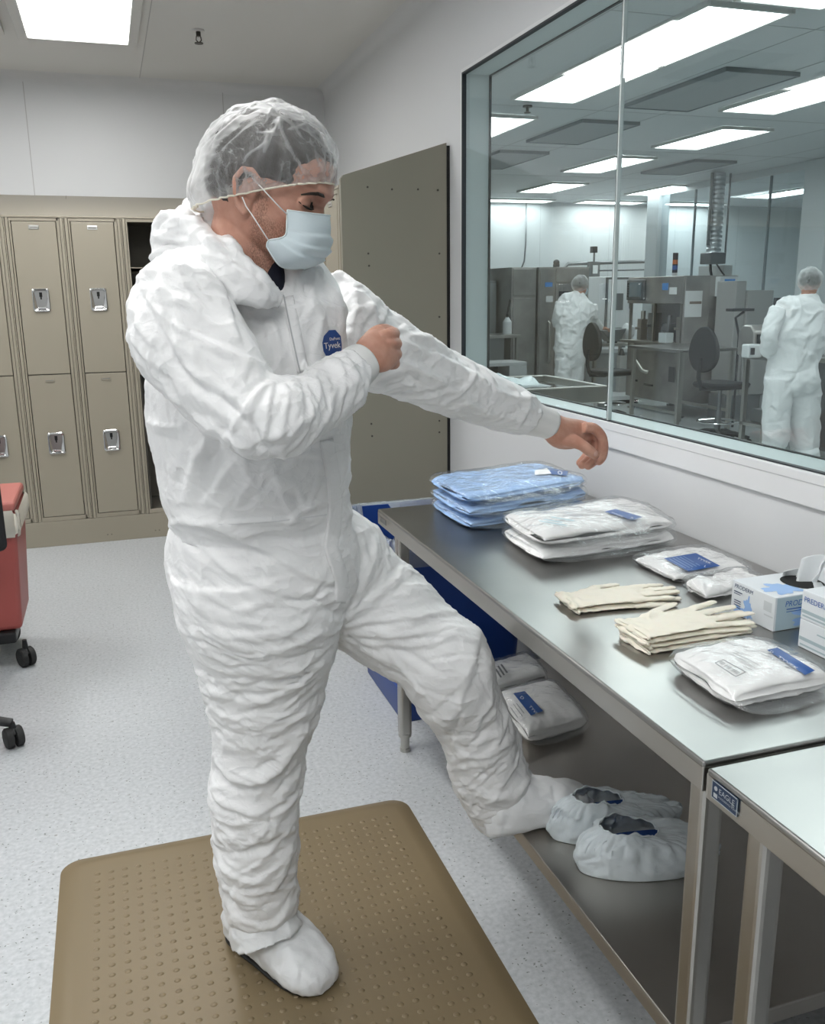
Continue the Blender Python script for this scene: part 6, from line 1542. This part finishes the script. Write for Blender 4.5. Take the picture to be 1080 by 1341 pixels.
# the big machine: front faces the window side, side panel faces us
t = thing('process_machine', 'large stainless machine with monitor, open tooling bay and paper notice, behind the black stool', 'machine', (6.75, 9.8, 0))
FX = 6.40; mb = MB(); mb.box(FX, 7.12, 9.18, 10.38, .16, .86); mk('lower_body', mb, M_csteel, t, bevel=.008)
mb = MB(); mb.box(FX+.33, 7.12, 9.18, 10.38, .86, 1.66); mb.box(FX, FX+.33, 9.18, 9.22, .86, 1.66); mk('upper_body', mb, M_csteel, t, bevel=.006)
mb = MB(); mb.box(FX-.02, FX+.33, 9.20, 10.40, 1.34, 1.66); hd = mk('head_panel', mb, M_csteel, t, bevel=.008)
mb = MB(); mb.box(FX-.06, FX-.021, 9.98, 10.36, 1.38, 1.63); mo = mk('monitor', mb, M_dsteel, t, bevel=.006); mb = MB(); mb.box(FX-.066, FX-.0605, 10.02, 10.29, 1.42, 1.60); mk('screen', mb, M_screen, mo); mb = MB()
for k in range(6): mb.box(FX-.068, FX-.0605, 10.31, 10.335, 1.42+.03*k, 1.44+.03*k)
mk('buttons', mb, M_cdark, mo)
mb = MB(); mb.box(FX-.026, FX-.0205, 9.50, 9.62, 1.50, 1.58); mk('display', mb, M_disp, hd); mb = MB(); mb.box(FX-.026, FX-.0205, 9.32, 9.47, 1.45, 1.53); mk('label', mb, M_paper, hd)
# tooling bay
mb = MB(); mb.box(FX-.10, FX+.36, 9.16, 10.42, .855, .885); mk('bay_deck', mb, M_steel, t, bevel=.004)
for yy, w_, h_ in ((9.35,.10,.30),(9.62,.14,.22),(9.95,.12,.34),(10.2,.09,.26)):
    mb = MB(); mb.box(FX+.05, FX+.05+w_, yy-w_/2, yy+w_/2, .885, .885+h_); mb.cyl((FX+.1,yy,.885+h_), .03, .10, n=12); mb.box(FX, FX+.22, yy-.02, yy+.02, .885+h_*.5, .885+h_*.5+.03); mk('tooling_block', mb, M_dsteel if w_ > .11 else M_steel, t, smooth='auto')
mb = MB(); mb.box(FX+.30, FX+.325, 9.3, 10.3, .90, 1.33); mk('bay_back', mb, mat('bay_panel', (.30,.31,.31), .4, .6), t)
for yy in (9.24, 10.34, 9.80): mb = MB(); mb.box(FX-.01, FX+.02, yy-.012, yy+.012, .885, 1.34); mk('bay_post', mb, M_steel, t)
mb = MB(); mb.box(FX-.08, FX+.02, 9.40, 9.56, .886, 1.0); mk('clear_box', mb, mat('clear_tub', (.6,.64,.65), .2), t)
mb = MB(); mb.box(FX-.006, FX+.0, 9.30, 9.42, .42, .60); mb.box(FX-.006, FX, 9.75, 9.95, .33, .355); mb.box(FX-.006, FX, 10.1, 10.25, .36, .385); mk('vent_slot', mb, M_cdark, t)
mb = MB(); mb.tube([(FX-.05,10.2,.86),(FX-.09,10.05,.66),(FX-.06,9.9,.52),(FX-.01,9.86,.50)], .028, 10); mk('funnel_arm', mb, M_steel, t, smooth='auto')
a = PY(898, 381, 9.17); b = PY(918, 415, 9.17); mb = MB(); mb.box(a[0], b[0], 9.172, 9.179, b[2], a[2]); mk('paper_notice', mb, M_paper, t); mb = MB(); mb.box(a[0]+.06, b[0]-.01, 9.168, 9.1715, (a[2]+b[2])/2+.0, (a[2]+b[2])/2+.03); mk('notice_print', mb, mat('print_brown', (.25,.20,.17), .5), t)
a = PY(941, 362, 9.12); b = PY(963, 388, 9.12); mb = MB(); mb.box(a[0], b[0], 9.09, 9.179, b[2], a[2]); bx_ = mk('control_box', mb, M_cwhite, t, bevel=.006); mb = MB(); mb.box(a[0]+.06, b[0]-.05, 9.083, 9.0895, a[2]-.09, a[2]-.03); mk('display', mb, M_disp, bx_); mb = MB(); mb.box(a[0]+.06, b[0]-.05, 9.083, 9.0895, b[2]+.04, b[2]+.055); mb.box(a[0]+.06, b[0]-.05, 9.083, 9.0895, b[2]+.08, b[2]+.095); mk('slot', mb, M_cdark, bx_)
a = PY(937, 434, 9.17); mb = MB(); mb.box(a[0], a[0]+.12, 9.165, 9.179, a[2]-.05, a[2]+.03); mb.box(a[0]+.06, a[0]+.12, 9.15, 9.179, a[2]-.12, a[2]); mk('door_latch', mb, M_cdark, t)
for k, (xx, yy) in enumerate(((6.46,9.24),(7.06,9.24),(6.46,10.32),(7.06,10.32))): mb = MB(); mb.cyl((xx,yy,.0), .05, .02, n=14); mb.cyl((xx,yy,.02), .022, .14, n=12); mk('foot', mb, M_dsteel, t, smooth='auto')
mb = MB(); mb.box(7.0, 7.12, 9.3, 9.8, 1.66, 1.78); mk('top_unit', mb, mat('top_unit_grey', (.48,.50,.50), .5), t, bevel=.006)
# signal tower
a = PY(883, 361, 9.6); t = thing('signal_tower', 'small signal tower with amber and blue segments on top of the machine', 'lamp', (a[0], 9.6, 1.66))
for k, (z0_, z1_, c_) in enumerate(((1.661,1.70,(.5,.5,.5)),(1.70,1.735,(.02,.02,.03)),(1.735,1.785,(.05,.12,.35)),(1.785,1.80,(.02,.02,.02)),(1.80,1.85,(.55,.17,.05)),(1.85,1.93,(.03,.02,.02)))):
    mb = MB(); mb.cyl((a[0],9.6,z0_), .032, z1_-z0_, n=14); mk('tower_segment' if k else 'tower_base', mb, mat('tower_%d' % k, c_, .3), t, smooth='auto')
# side unit right of the machine
t = thing('side_unit', 'grey boxy unit standing right of the big machine', 'machine', (7.0, 8.9, 0)); mb = MB(); a = PY(965, 368, 8.9); b = PY(995, 380, 8.9); 
mb.box(a[0]-.12, a[0]+.02, 8.75, 9.1, .3, a[2]); mb.box(a[0]+.02, b[0]+.05, 8.72, 9.1, .3, b[2]); mk('unit_body', mb, mat('unit_grey', (.40,.40,.39), .5, .3), t, bevel=.01); mb = MB(); mb.box(a[0]-.15, b[0], 8.76, 9.08, 0, .299); mk('unit_base', mb, M_dsteel, t)
# duct with hoses
t = thing('exhaust_duct', 'silver ribbed vertical duct dropping from the clean room ceiling to the machine', 'duct', (6.75, 9.3, 1.66)); mb = MB(); c0 = PY(937, 340, 9.3); xx = c0[0]-.04
prof = []
z = 1.80
while z < 2.79: prof.append((z, .085)); prof.append((z+.012, .092)); prof.append((z+.024, .085)); z += .05
mb.tube([(xx, 9.3, p[0]) for p in prof]+[(xx,9.3,2.80)], [p[1] for p in prof]+[.085], 20); mk('duct_tube', mb, mat('duct_silver', (.55,.58,.60), .3, .85), t, smooth='auto'); mb = MB(); mb.box(xx-.11, xx+.11, 9.2, 9.4, 1.66+.13, 1.66+.26); mk('collar_box', mb, M_dsteel, t, bevel=.01)
mb = MB(); mb.tube([(xx-.12,9.25,2.8),(xx-.12,9.25,2.0)], .018, 8); mb.tube([(xx+.13,9.25,2.8),(xx+.13,9.25,1.9)], .012, 8); mk('conduit', mb, M_dsteel, t)
mb = MB(); mb.tube([(xx-.03,9.3,1.80),(xx-.04,9.28,1.72),(xx-.02,9.28,1.66)], .016, 8); mb.tube([(xx+.05,9.3,1.80),(xx+.12,9.28,1.70),(xx+.14,9.25,1.66)], .010, 8); mk('cable', mb, M_black, t)

def stool(name, label, x, y, rz, zs, par=None):
    t = thing(name, label, 'chair', (x, y, 0)); cs, sn = math.cos(rz), math.sin(rz)
    def W(a, b, z): return (x+a*cs-b*sn, y+a*sn+b*cs, z)
    M_ = mat('stool_black', (.012,.015,.018), .6)
    for k in range(5):
        a = .3+2*PI*k/5; mb = MB(); mb.tube([W(0,0,.10), W(.17*math.cos(a),.17*math.sin(a),.095), W(.31*math.cos(a),.31*math.sin(a),.06)], [.035,.026,.018], 8); mk('leg', mb, M_, t, smooth='auto')
        mb = MB(); p = W(.31*math.cos(a),.31*math.sin(a),.028); mb.ball(p, .028, 10, 6); mk('caster', mb, M_, t, smooth=True)
    mb = MB(); mb.tube([W(0,0,.08), W(0,0,.32)], .032, 12); mb.tube([W(0,0,.32), W(0,0,zs-.05)], .020, 12); mk('column', mb, M_dsteel, t, smooth='auto')
    mb = MB(); mb.tube([W(.20*math.cos(a*2*PI/28), .20*math.sin(a*2*PI/28), .21) for a in range(29)], .011, 8, False)
    for k in range(3): mb.tube([W(0,0,.24), W(.2*math.cos(k*2.1), .2*math.sin(k*2.1), .21)], .008, 6)
    mk('foot_ring', mb, M_chrome, t, smooth='auto')
    rings = []
    for z_, g_ in ((zs-.06,.05),(zs-.045,.01),(zs-.01,0),(zs+.005,.012),(zs+.008,.05)): rings.append([W(a, b, z_-.03*max(0,(a-.12))*1.5) for a, b in rrect(-.22+g_, .24-g_, -.22+g_, .22-g_, .10)])
    v, f = loft(rings); mk('seat', (v, f), M_, t, smooth='auto')
    v = []; nn_ = 30; 
    for tt in (0, 1):
        for k in range(nn_): a = 2*PI*k/nn_; bz = .22*math.sin(a); by = .19*math.cos(a)*(1-.15*math.sin(a)); v.append(W(-.22-.05*tt*1.0+.02*(by*6)**2*.25, by, zs+.33+bz))
    f = [tuple(range(nn_)), tuple(range(2*nn_-1, nn_-1, -1))]+[(k, (k+1)%nn_, nn_+(k+1)%nn_, nn_+k) for k in range(nn_)]
    mk('backrest', (v, f), M_, t, bevel=.012); mb = MB(); mb.tube([W(-.05,0,zs-.06), W(-.25,0,zs-.05), W(-.29,0,zs+.06), W(-.285,0,zs+.25)], .022, 8); mk('back_support', mb, M_, t, smooth='auto')
    return t
stool('lab_stool', 'black lab stool with chrome foot ring in front of the big machine', 5.74, 7.56, .12, .60)
stool('lab_stool', 'black lab stool beside the left worker', 5.52, 9.32, .0, .60)

# stainless frame cart near the window
t = thing('frame_cart', 'open stainless frame cart with trays, just beyond the window sill', 'cart', (2.7, 5.6, 0)); mb = MB()
p1_, p2_, p3_ = PZ(786, 512, .9), PZ(716, 491, .9), PZ(640, 518, .9)
x1c, y0c = 3.06, 5.20; y1c = 6.05; x0c = 2.15
for (a0, a1, b0, b1) in ((x0c,x1c,y0c-.02,y0c+.02),(x0c,x1c,y1c-.02,y1c+.02),(x1c-.04,x1c,y0c,y1c),(x0c,x0c+.04,y0c,y1c)):
    mb = MB(); mb.box(a0, a1, b0, b1, .79 if b1-b0 < .1 and b0 < 5.5 else .85, .90); mk('rail', mb, M_steel, t, bevel=.006)
for lx in (x0c+.03, x1c-.035):
    for ly in (y0c+.02, y1c-.02): mb = MB(); mb.box(lx-.028, lx+.028, ly-.028, ly+.028, .05, .85); mk('leg', mb, M_steel, t, bevel=.005); mb = MB(); mb.ball((lx,ly,.03), .03, 10, 6); mk('caster', mb, M_rubber, t)
mb = MB(); mb.box(x0c+.04, x1c-.04, y0c+.03, y1c-.03, .30, .33); mk('shelf', mb, M_steel, t)
mb = MB(); mb.box(x0c+.04, 2.74, y0c+.05, y1c-.04, .78, .80); mk('shelf', mb, M_steel, t)
t = thing('white_tray', 'white plastic tray on the frame cart beyond the window', 'tray', (2.55, 5.6, .80)); rings = []
for z_, g_ in ((.801,.05),(.805,.04),(.885,.0),(.895,-.012),(.889,.004),(.812,.05)): rings.append([(a, b, z_) for a, b in rrect(2.32+g_, 2.73-g_, 5.33+g_, 5.92-g_, .05)])
v, f = loft(rings); mk('tray_body', (v, f), mat('tray_white', (.62,.65,.66), .3), t, smooth='auto')
t = thing('crumpled_film', 'crumpled clear film lying over the white tray', 'film', (2.5, 5.6, .9)); gx = 26; v = []; 
for i in range(gx):
    for j in range(gx): a = 2.36+.34*i/(gx-1); b = 5.42+.44*j/(gx-1); v.append((a, b, .897+.035*max(0, float(fbm(np.array([[a*9, b*9, 1.]]), 3)[0])+.35)))
mk('film_sheet', (v, [(i*gx+j, (i+1)*gx+j, (i+1)*gx+j+1, i*gx+j+1) for i in range(gx-1) for j in range(gx-1)]), mat('film_pale', (.62,.68,.69), .25), t, smooth=True)
# bench under the machine side with legs, instruments
t = thing('work_table', 'stainless table with thin legs between the black stool and the right worker', 'table', (5.7, 7.2, 0)); zt_ = .90
A4 = [PZ(893,468,zt_), PZ(972,460,zt_), PZ(1012,470,zt_)]
tx0, tx1, ty0, ty1 = 5.56, 6.30, 8.02, 9.00
mb = MB(); mb.box(tx0, tx1, ty0, ty1, .87, .90); mk('tabletop', mb, M_steeltop, t, bevel=.005)
for lx in (tx0+.05, tx1-.05):
    for ly in (ty0+.05, ty1-.05): mb = MB(); mb.box(lx-.02, lx+.02, ly-.02, ly+.02, 0, .87); mk('leg', mb, M_steel, t, bevel=.005)
mb = MB(); mb.box(tx0+.04, tx0+.06, ty0+.05, ty1-.05, .22, .25); mb.box(tx1-.06, tx1-.04, ty0+.05, ty1-.05, .22, .25); mk('stretcher', mb, M_steel, t)
t2 = thing('work_table', 'stainless table behind the right worker\'s left side, holding a silver instrument', 'table', (6.4, 7.2, 0))
mb = MB(); mb.box(5.60, 7.0, 6.72, 7.10, .87, .90); mk('tabletop', mb, M_steeltop, t2, bevel=.005)
for lx in (5.64, 6.95):
    for ly in (6.76, 7.06): mb = MB(); mb.box(lx-.02, lx+.02, ly-.02, ly+.02, 0, .87); mk('leg', mb, M_steel, t2)
mb = MB(); mb.box(5.62, 6.98, 6.74, 7.08, .25, .28); mk('undershelf', mb, M_steel, t2)
for k in range(5): 
    t = thing('storage_box', ['dark grey parts box on the lower shelf, first from the left', 'dark grey parts box on the lower shelf, second from the left', 'dark grey parts box on the lower shelf, third from the left', 'pale parts box on the lower shelf, fourth from the left', 'pale parts box on the lower shelf beside the worker\'s legs'][k], 'box', (5.78+.14*k, 6.92, .28)); mb = MB(); mb.box(5.72+.14*k, 5.84+.14*k, 6.78, 7.05, .281, .281+.12+.05*(k%3)); mk('box_body', mb, [M_dsteel, M_cwhite][k > 2], t, bevel=.006)
# silver instrument and white box on the table
a = PY(978, 412, 6.98); b = PY(1008, 441, 6.98); t = thing('silver_instrument', 'silver rounded benchtop instrument left of the right worker', 'instrument', ((a[0]+b[0])/2, 6.98, .9))
mb = MB(); pr2 = [(6.86,.901),(7.09,.901),(7.09,1.12),(7.03,1.18),(6.92,1.18),(6.86,1.12)]; mb.prism(pr2, a[0], a[0]+.30, 'x'); mk('instrument_body', mb, M_csteel, t, bevel=.02, seg=3); mb = MB(); mb.box(a[0]+.03, a[0]+.27, 6.845, 6.859, .97, 1.10); mk('dark_window', mb, M_cdark, t)
a = PY(981, 444, 6.74); t = thing('white_instrument', 'small white box on the table in front of the silver instrument', 'instrument', (a[0]+.1, 6.79, .9)); mb = MB(); mb.box(a[0], a[0]+.15, 6.74, 6.84, .901, 1.02); mk('instrument_body', mb, M_cwhite, t, bevel=.012); mb = MB(); mb.box(a[0]+.02, a[0]+.06, 6.73, 6.739, .93, .99); mk('dark_window', mb, M_cdark, t)
a = PY(964, 401, 8.3); t = thing('tablet_arm', 'small dark tablet on a bent arm, right of the big machine', 'arm', (a[0], 8.3, .3)); mb = MB(); mb.tube([(a[0]+.1,8.35,.0),(a[0]+.1,8.35,1.0),(a[0],8.3,1.2),(a[0]+.1,8.3,1.26)], .014, 8); mk('arm_tube', mb, M_cdark, t); mb = MB(); mb.box(a[0]-.12, a[0]+.16, 8.2, 8.32, 1.27, 1.30); mk('tablet', mb, M_cdark, t, bevel=.005)
a = PY(1018, 388, 7.0); t = thing('dark_monitor', 'dark monitor partly hidden behind the right worker\'s shoulder', 'monitor', (a[0], 7.0, .9)); mb = MB(); mb.box(a[0]-.03, a[0]+.25, 6.97, 7.02, 1.19, 1.42); mk('monitor_shell', mb, M_cdark, t, bevel=.008); mb = MB(); mb.box(a[0]+.04, a[0]+.20, 6.98, 7.01, .901, 1.19); mk('monitor_stand', mb, M_dsteel, t); mb = MB(); mb.box(a[0]+.0, a[0]+.10, 6.962, 6.969, 1.30, 1.37); mk('screen', mb, M_disp, t)
# cabinet right of the right worker
t = thing('floor_cabinet', 'grey cabinet at the right edge behind the right worker\'s legs', 'cabinet', (6.45, 6.5, 0)); mb = MB(); mb.box(5.98, 6.6, 6.30, 6.58, .08, .86); mk('cabinet_body', mb, M_dsteel, t, bevel=.006); mb = MB(); mb.box(5.94, 6.64, 6.26, 6.59, .86, .90); mk('worktop', mb, M_steel, t, bevel=.004); mb = MB(); mb.box(6.02, 6.56, 6.285, 6.299, .12, .82); mk('door', mb, mat('cabinet_grey', (.30,.32,.33), .4, .5), t, bevel=.004)
# bench with scale and clutter right of the left worker
t = thing('floor_scale', 'low white floor scale with an upright column, behind the lab stool by the left worker', 'scale', (7.0, 10.9, 0)); a = PY(800, 503, 10.9); mb = MB(); mb.box(6.35, 6.85, 10.7, 11.2, .05, .11); mk('platform', mb, M_cwhite, t, bevel=.01); mb = MB(); mb.box(6.38, 6.82, 10.73, 11.17, 0, .05); mk('base', mb, M_cdark, t); mb = MB(); mb.box(6.74, 6.84, 11.1, 11.2, .11, .62); mk('column', mb, mat('column_tan', (.50,.50,.49), .5), t, bevel=.006); mb = MB(); mb.cyl((6.79,11.15,.62), .05, .09, n=12, r2=.02); mk('scale_head', mb, M_cdark, t, smooth='auto')
t = thing('supply_table', 'small table with wrapped parts between the left worker and the big machine', 'table', (6.5, 11.0, 0)); a = PY(802, 450, 11.1); b = PY(832, 450, 11.1); mb = MB(); mb.box(6.40, 7.14, 11.25, 11.75, .74, .78); mk('tabletop', mb, M_steel, t, bevel=.004)
for lx in (6.44, 7.10):
    for ly in (11.29, 11.71): mb = MB(); mb.box(lx-.02, lx+.02, ly-.02, ly+.02, 0, .74); mk('leg', mb, M_steel, t)
t = thing('scoop_tray', 'dark grey angled scoop tray on the small table', 'tray', (6.75, 11.4, .78)); mb = MB(); mb.prism([(6.55,.96),(6.95,.98),(6.85,.80),(6.70,.80)], 11.3, 11.5, 'y'); mk('tray_body', mb, M_dsteel, t, bevel=.01); mb = MB(); mb.box(6.72, 6.83, 11.35, 11.45, .781, .80); mk('tray_base', mb, M_cdark, t)
t = thing('wrapped_bundle', 'crumpled white wrapped bundle beside the scoop tray', 'bundle', (7.0, 11.4, .78)); bl = lambda: None
mb = MB().ball((7.03,11.42,.90), (.11,.10,.118), 20, 14); v = np.array(mb.v); v = v+(v-np.array([7.0,11.42,.90]))*(.5*fbm(v*14, 3))[:,None]*.6; v[:,2] = np.maximum(v[:,2], .781); mk('bundle_body', (v, mb.f), M_cwhite, t, smooth=True)
# hose looping near the low corner of the left wall
t = thing('wall_cable', 'thin cable hanging down the clean room back wall at the left', 'cable', (5.9, 12.9, 1.5)); a = PY(690, 285, 12.9); mb = MB(); mb.tube([(a[0],12.93,2.79),(a[0],12.93,2.2),(a[0]-.02,12.93,1.95),(a[0]-.12,12.93,1.72)], .012, 6); mk('cable_run', mb, M_dsteel, t, smooth=True)

# ------------------------------------------------------------------ two workers
def worker(label, trunk, lA, lB, aA, aB, headc, y, cap_r, face_dir, boots, hands, seed, capst):
    t = thing('person', label, 'person', tuple(PY(headc[0], 500, y)*np.array([1,1,0])))
    parts = [limb(trunk, 24, 3), limb(lA, 20, 3), limb(lB, 20, 3), limb(aA, 18, 3)]+([limb(aB, 18, 3)] if aB else [])
    me = remesh(parts, .011, 4); V_ = get_v(me); N_ = get_n(me); rg = np.random.RandomState(seed); d = .010*fbm(V_*7, 2)
    d = creases(V_, N_, 420, lambda p, i: MC[0]*rg.normal()+MC[1]*rg.normal()*1.2, rg, (.05,.16), (.003,.010), (.006,.014), None, .5, None, d)
    o_ = np.array(t.location); set_v(me, V_+N_*d[:,None]-o_); me.materials.clear(); me.materials.append(M_tyvek)
    for p in me.polygons: p.use_smooth = True
    o = bpy.data.objects.new('coverall', me); COL.objects.link(o); o.parent = t
    hc = PY(headc[0], headc[1], y); fd = np.array([*face_dir, 0.]); fd /= np.linalg.norm(fd); sd = np.array([fd[1], -fd[0], 0])
    def hb(c, r, n=16, m=10):
        mb = MB().ball((0,0,0), (1,1,1), n, m); v = np.array(mb.v); return hc+(v[:,:1]*r[0]+c[0])*fd+(v[:,1:2]*r[1]+c[1])*sd+(v[:,2:]*r[2]+c[2])*np.array([0,0,1.]), mb.f
    bd = [hb((0,0,0), (.095,.075,.115)), hb((.045,0,-.055), (.052,.050,.055)), hb((.098,0,-.02), (.018,.014,.022), 10, 6), hb((0,.075,-.01), (.018,.010,.03), 10, 6), hb((0,-.075,-.01), (.018,.010,.03), 10, 6)]
    nk = MB().tube([tuple(hc-fd*.01+np.array([0,0,-.04])), tuple(hc-fd*.03+np.array([0,0,-.17])), tuple(hc-fd*.03+np.array([0,0,-.30]))], [.058,.060,.07], 16); bd.append((nk.v, nk.f))
    bd.append(limb(trunk[1:], 18, 2, .05)); bd.append(limb(lA, 16, 2, .04)); bd.append(limb(lB, 16, 2, .04)); bd.append(limb(aA+[hands[0][:6]], 14, 2, .012))
    if aB: bd.append(limb(aB+([hands[1][:6]] if len(hands) > 1 else []), 14, 2, .012))
    for h_ in hands:
        c = PY((h_[0]+h_[2])/2, (h_[1]+h_[3])/2, h_[4]); dr_ = np.array(h_[6]); dr_ = dr_/np.linalg.norm(dr_); up_ = np.array([0,0,1.]); sd_ = np.cross(dr_, up_); sd_ /= np.linalg.norm(sd_)
        mb = MB().ball((0,0,0), (1,1,1), 12, 8); v = np.array(mb.v); bd.append((c+v[:,:1]*.045*dr_+v[:,1:2]*.038*sd_+v[:,2:]*.016*up_, mb.f))
        for k in range(4): q = c+dr_*.03+sd_*(.026-.017*k); mb = MB().tube([tuple(q), tuple(q+dr_*.04), tuple(q+dr_*(.068-.006*abs(k-1.4))-up_*.02)], [.0095,.009,.007], 8); bd.append((mb.v, mb.f))
        q = c+sd_*.03; mb = MB().tube([tuple(q), tuple(q+dr_*.03+sd_*.02), tuple(q+dr_*.05+sd_*.016-up_*.01)], [.011,.010,.008], 8); bd.append((mb.v, mb.f))
    bme = remesh(bd, .006, 3); set_v(bme, get_v(bme)-o_); bme.materials.clear(); bme.materials.append(M_skin)
    for p in bme.polygons: p.use_smooth = True
    b = bpy.data.objects.new('body', bme); COL.objects.link(b); b.parent = t
    v, f = hb((-.008,0,.028), (.100,.082,.092)); mk('hair', (v, f), M_hair, t, smooth=True)
    v, f = hb((-.012,0,.030), (.118,.100,.105), 40, 24); v = np.array(v); rel = v-hc; low = rel[:,2] < -.035+.05*(rel@fd)/.1; v[low, 2] = (hc[2]-.035+.05*(rel@fd)/.1)[low]; v = v+(v-hc)*(.06*fbm(v*30, 3))[:,None]
    mk('hair_net', (v, f), M_cap2, t, smooth=True)
    v, f = hb((.060,0,-.055), (.060,.062,.060), 20, 12); mk('face_mask', (v, f), M_mask, t, smooth=True)
    for st in boots: mk('boot_cover', limb(st, 20, 3), M_boot, t, smooth=True)
    return t
M_cap2 = cap_mat('hair_net_far', .28)
y = 6.35
worker('person in white coverall seen from behind, standing at the right edge of the window',
    [(1046,384,1066,384,y,.9),(1036,392,1076,394,y,.6),(1016,402,1086,402,y,.5),(1006,424,1086,424,y,.55),(1004,450,1080,450,y,.62),(1006,468,1072,470,y,.66),(1004,480,1071,482,y,.68),(1001,500,1073,504,y,.70),(1006,516,1070,518,y,.55)],
    [(1001,495,1040,495,y,1.),(1000,520,1036,522,y,1.),(999,550,1034,550,y,1.),(1000,575,1031,577,y,1.),(1002,585,1029,587,y,1.)],
    [(1026,500,1073,505,y,.9),(1030,525,1073,528,y,.95),(1034,560,1071,562,y,1.),(1036,582,1070,584,y,1.),(1040,590,1068,592,y,1.)],
    [(1008,402,1030,412,y-.02,.9),(999,425,1020,430,y-.05,.95),(996,448,1016,452,y-.04,.95),(998,462,1016,458,y+.08,.95),(1010,468,1016,456,y+.22,.9)],
    [(1064,398,1086,406,y,.9),(1068,420,1090,425,y-.05,.95),(1072,445,1094,450,y-.03,.95),(1080,462,1096,454,y+.10,.9),(1092,466,1100,454,y+.22,.9)],
    (1060,371), y, .1, (.72,.69), [[(1003,583,1028,584,y,1.),(1003,597,1027,597,y,1.),(1004,607,1026,607,y-.02,1.3)], [(1042,588,1071,590,y-.1,1.),(1044,602,1073,604,y-.1,1.),(1046,613,1073,614,y-.12,1.3)]],
    [(1014,468,1022,458,y+.28,.6,(.5,.86,-.1)), (1100,464,1106,454,y+.28,.6,(.5,.86,-.1))], 21, None)
y = 9.9
worker('person in white coverall seen from behind, standing left by the tall cabinet',
    [(752,381,766,382,y,.9),(742,386,772,389,y,.6),(732,392,776,398,y,.5),(727,410,777,412,y,.55),(727,428,768,430,y,.62),(727,442,765,443,y,.66),(726,452,765,452,y,.68),(727,468,765,470,y,.66),(730,480,764,482,y,.55)],
    [(727,470,748,470,y,1.),(728,490,747,490,y,1.),(729,515,746,515,y,1.),(731,534,745,534,y,1.)],
    [(742,470,765,470,y,.95),(744,490,764,490,y,1.),(746,515,762,515,y,1.),(747,534,761,534,y,1.)],
    [(766,394,780,402,y,.9),(769,410,781,416,y+.0,.9),(776,426,784,418,y+.05,.9),(786,433,789,425,y+.12,.85)],
    [(728,394,740,398,y,.9),(724,408,736,412,y,.9),(724,422,736,424,y+.08,.9),(730,430,738,426,y+.22,.8)],
    (760,375), y, .1, (.85,.52), [[(731,532,745,532,y,1.),(731,541,745,541,y-.03,1.5),(732,545,744,545,y-.05,1.6)], [(747,532,761,532,y,1.),(747,541,761,541,y-.03,1.5),(748,545,760,545,y-.05,1.6)]],
    [(790,433,796,428,y+.16,.6,(.95,.2,-.3)), (738,430,742,427,y+.3,.6,(.3,.9,-.1))], 22, None)
# ------------------------------------------------------------------ world & view
wd = bpy.data.worlds.new('world'); SC.world = wd; wd.use_nodes = True
wd.node_tree.nodes['Background'].inputs[0].default_value = (.8,.85,.9,1); wd.node_tree.nodes['Background'].inputs[1].default_value = .3
SC.view_settings.view_transform = 'Standard'; SC.view_settings.look = 'None'; SC.view_settings.gamma = 1; SC.view_settings.use_curve_mapping = False
SC.view_settings.exposure = 0.12
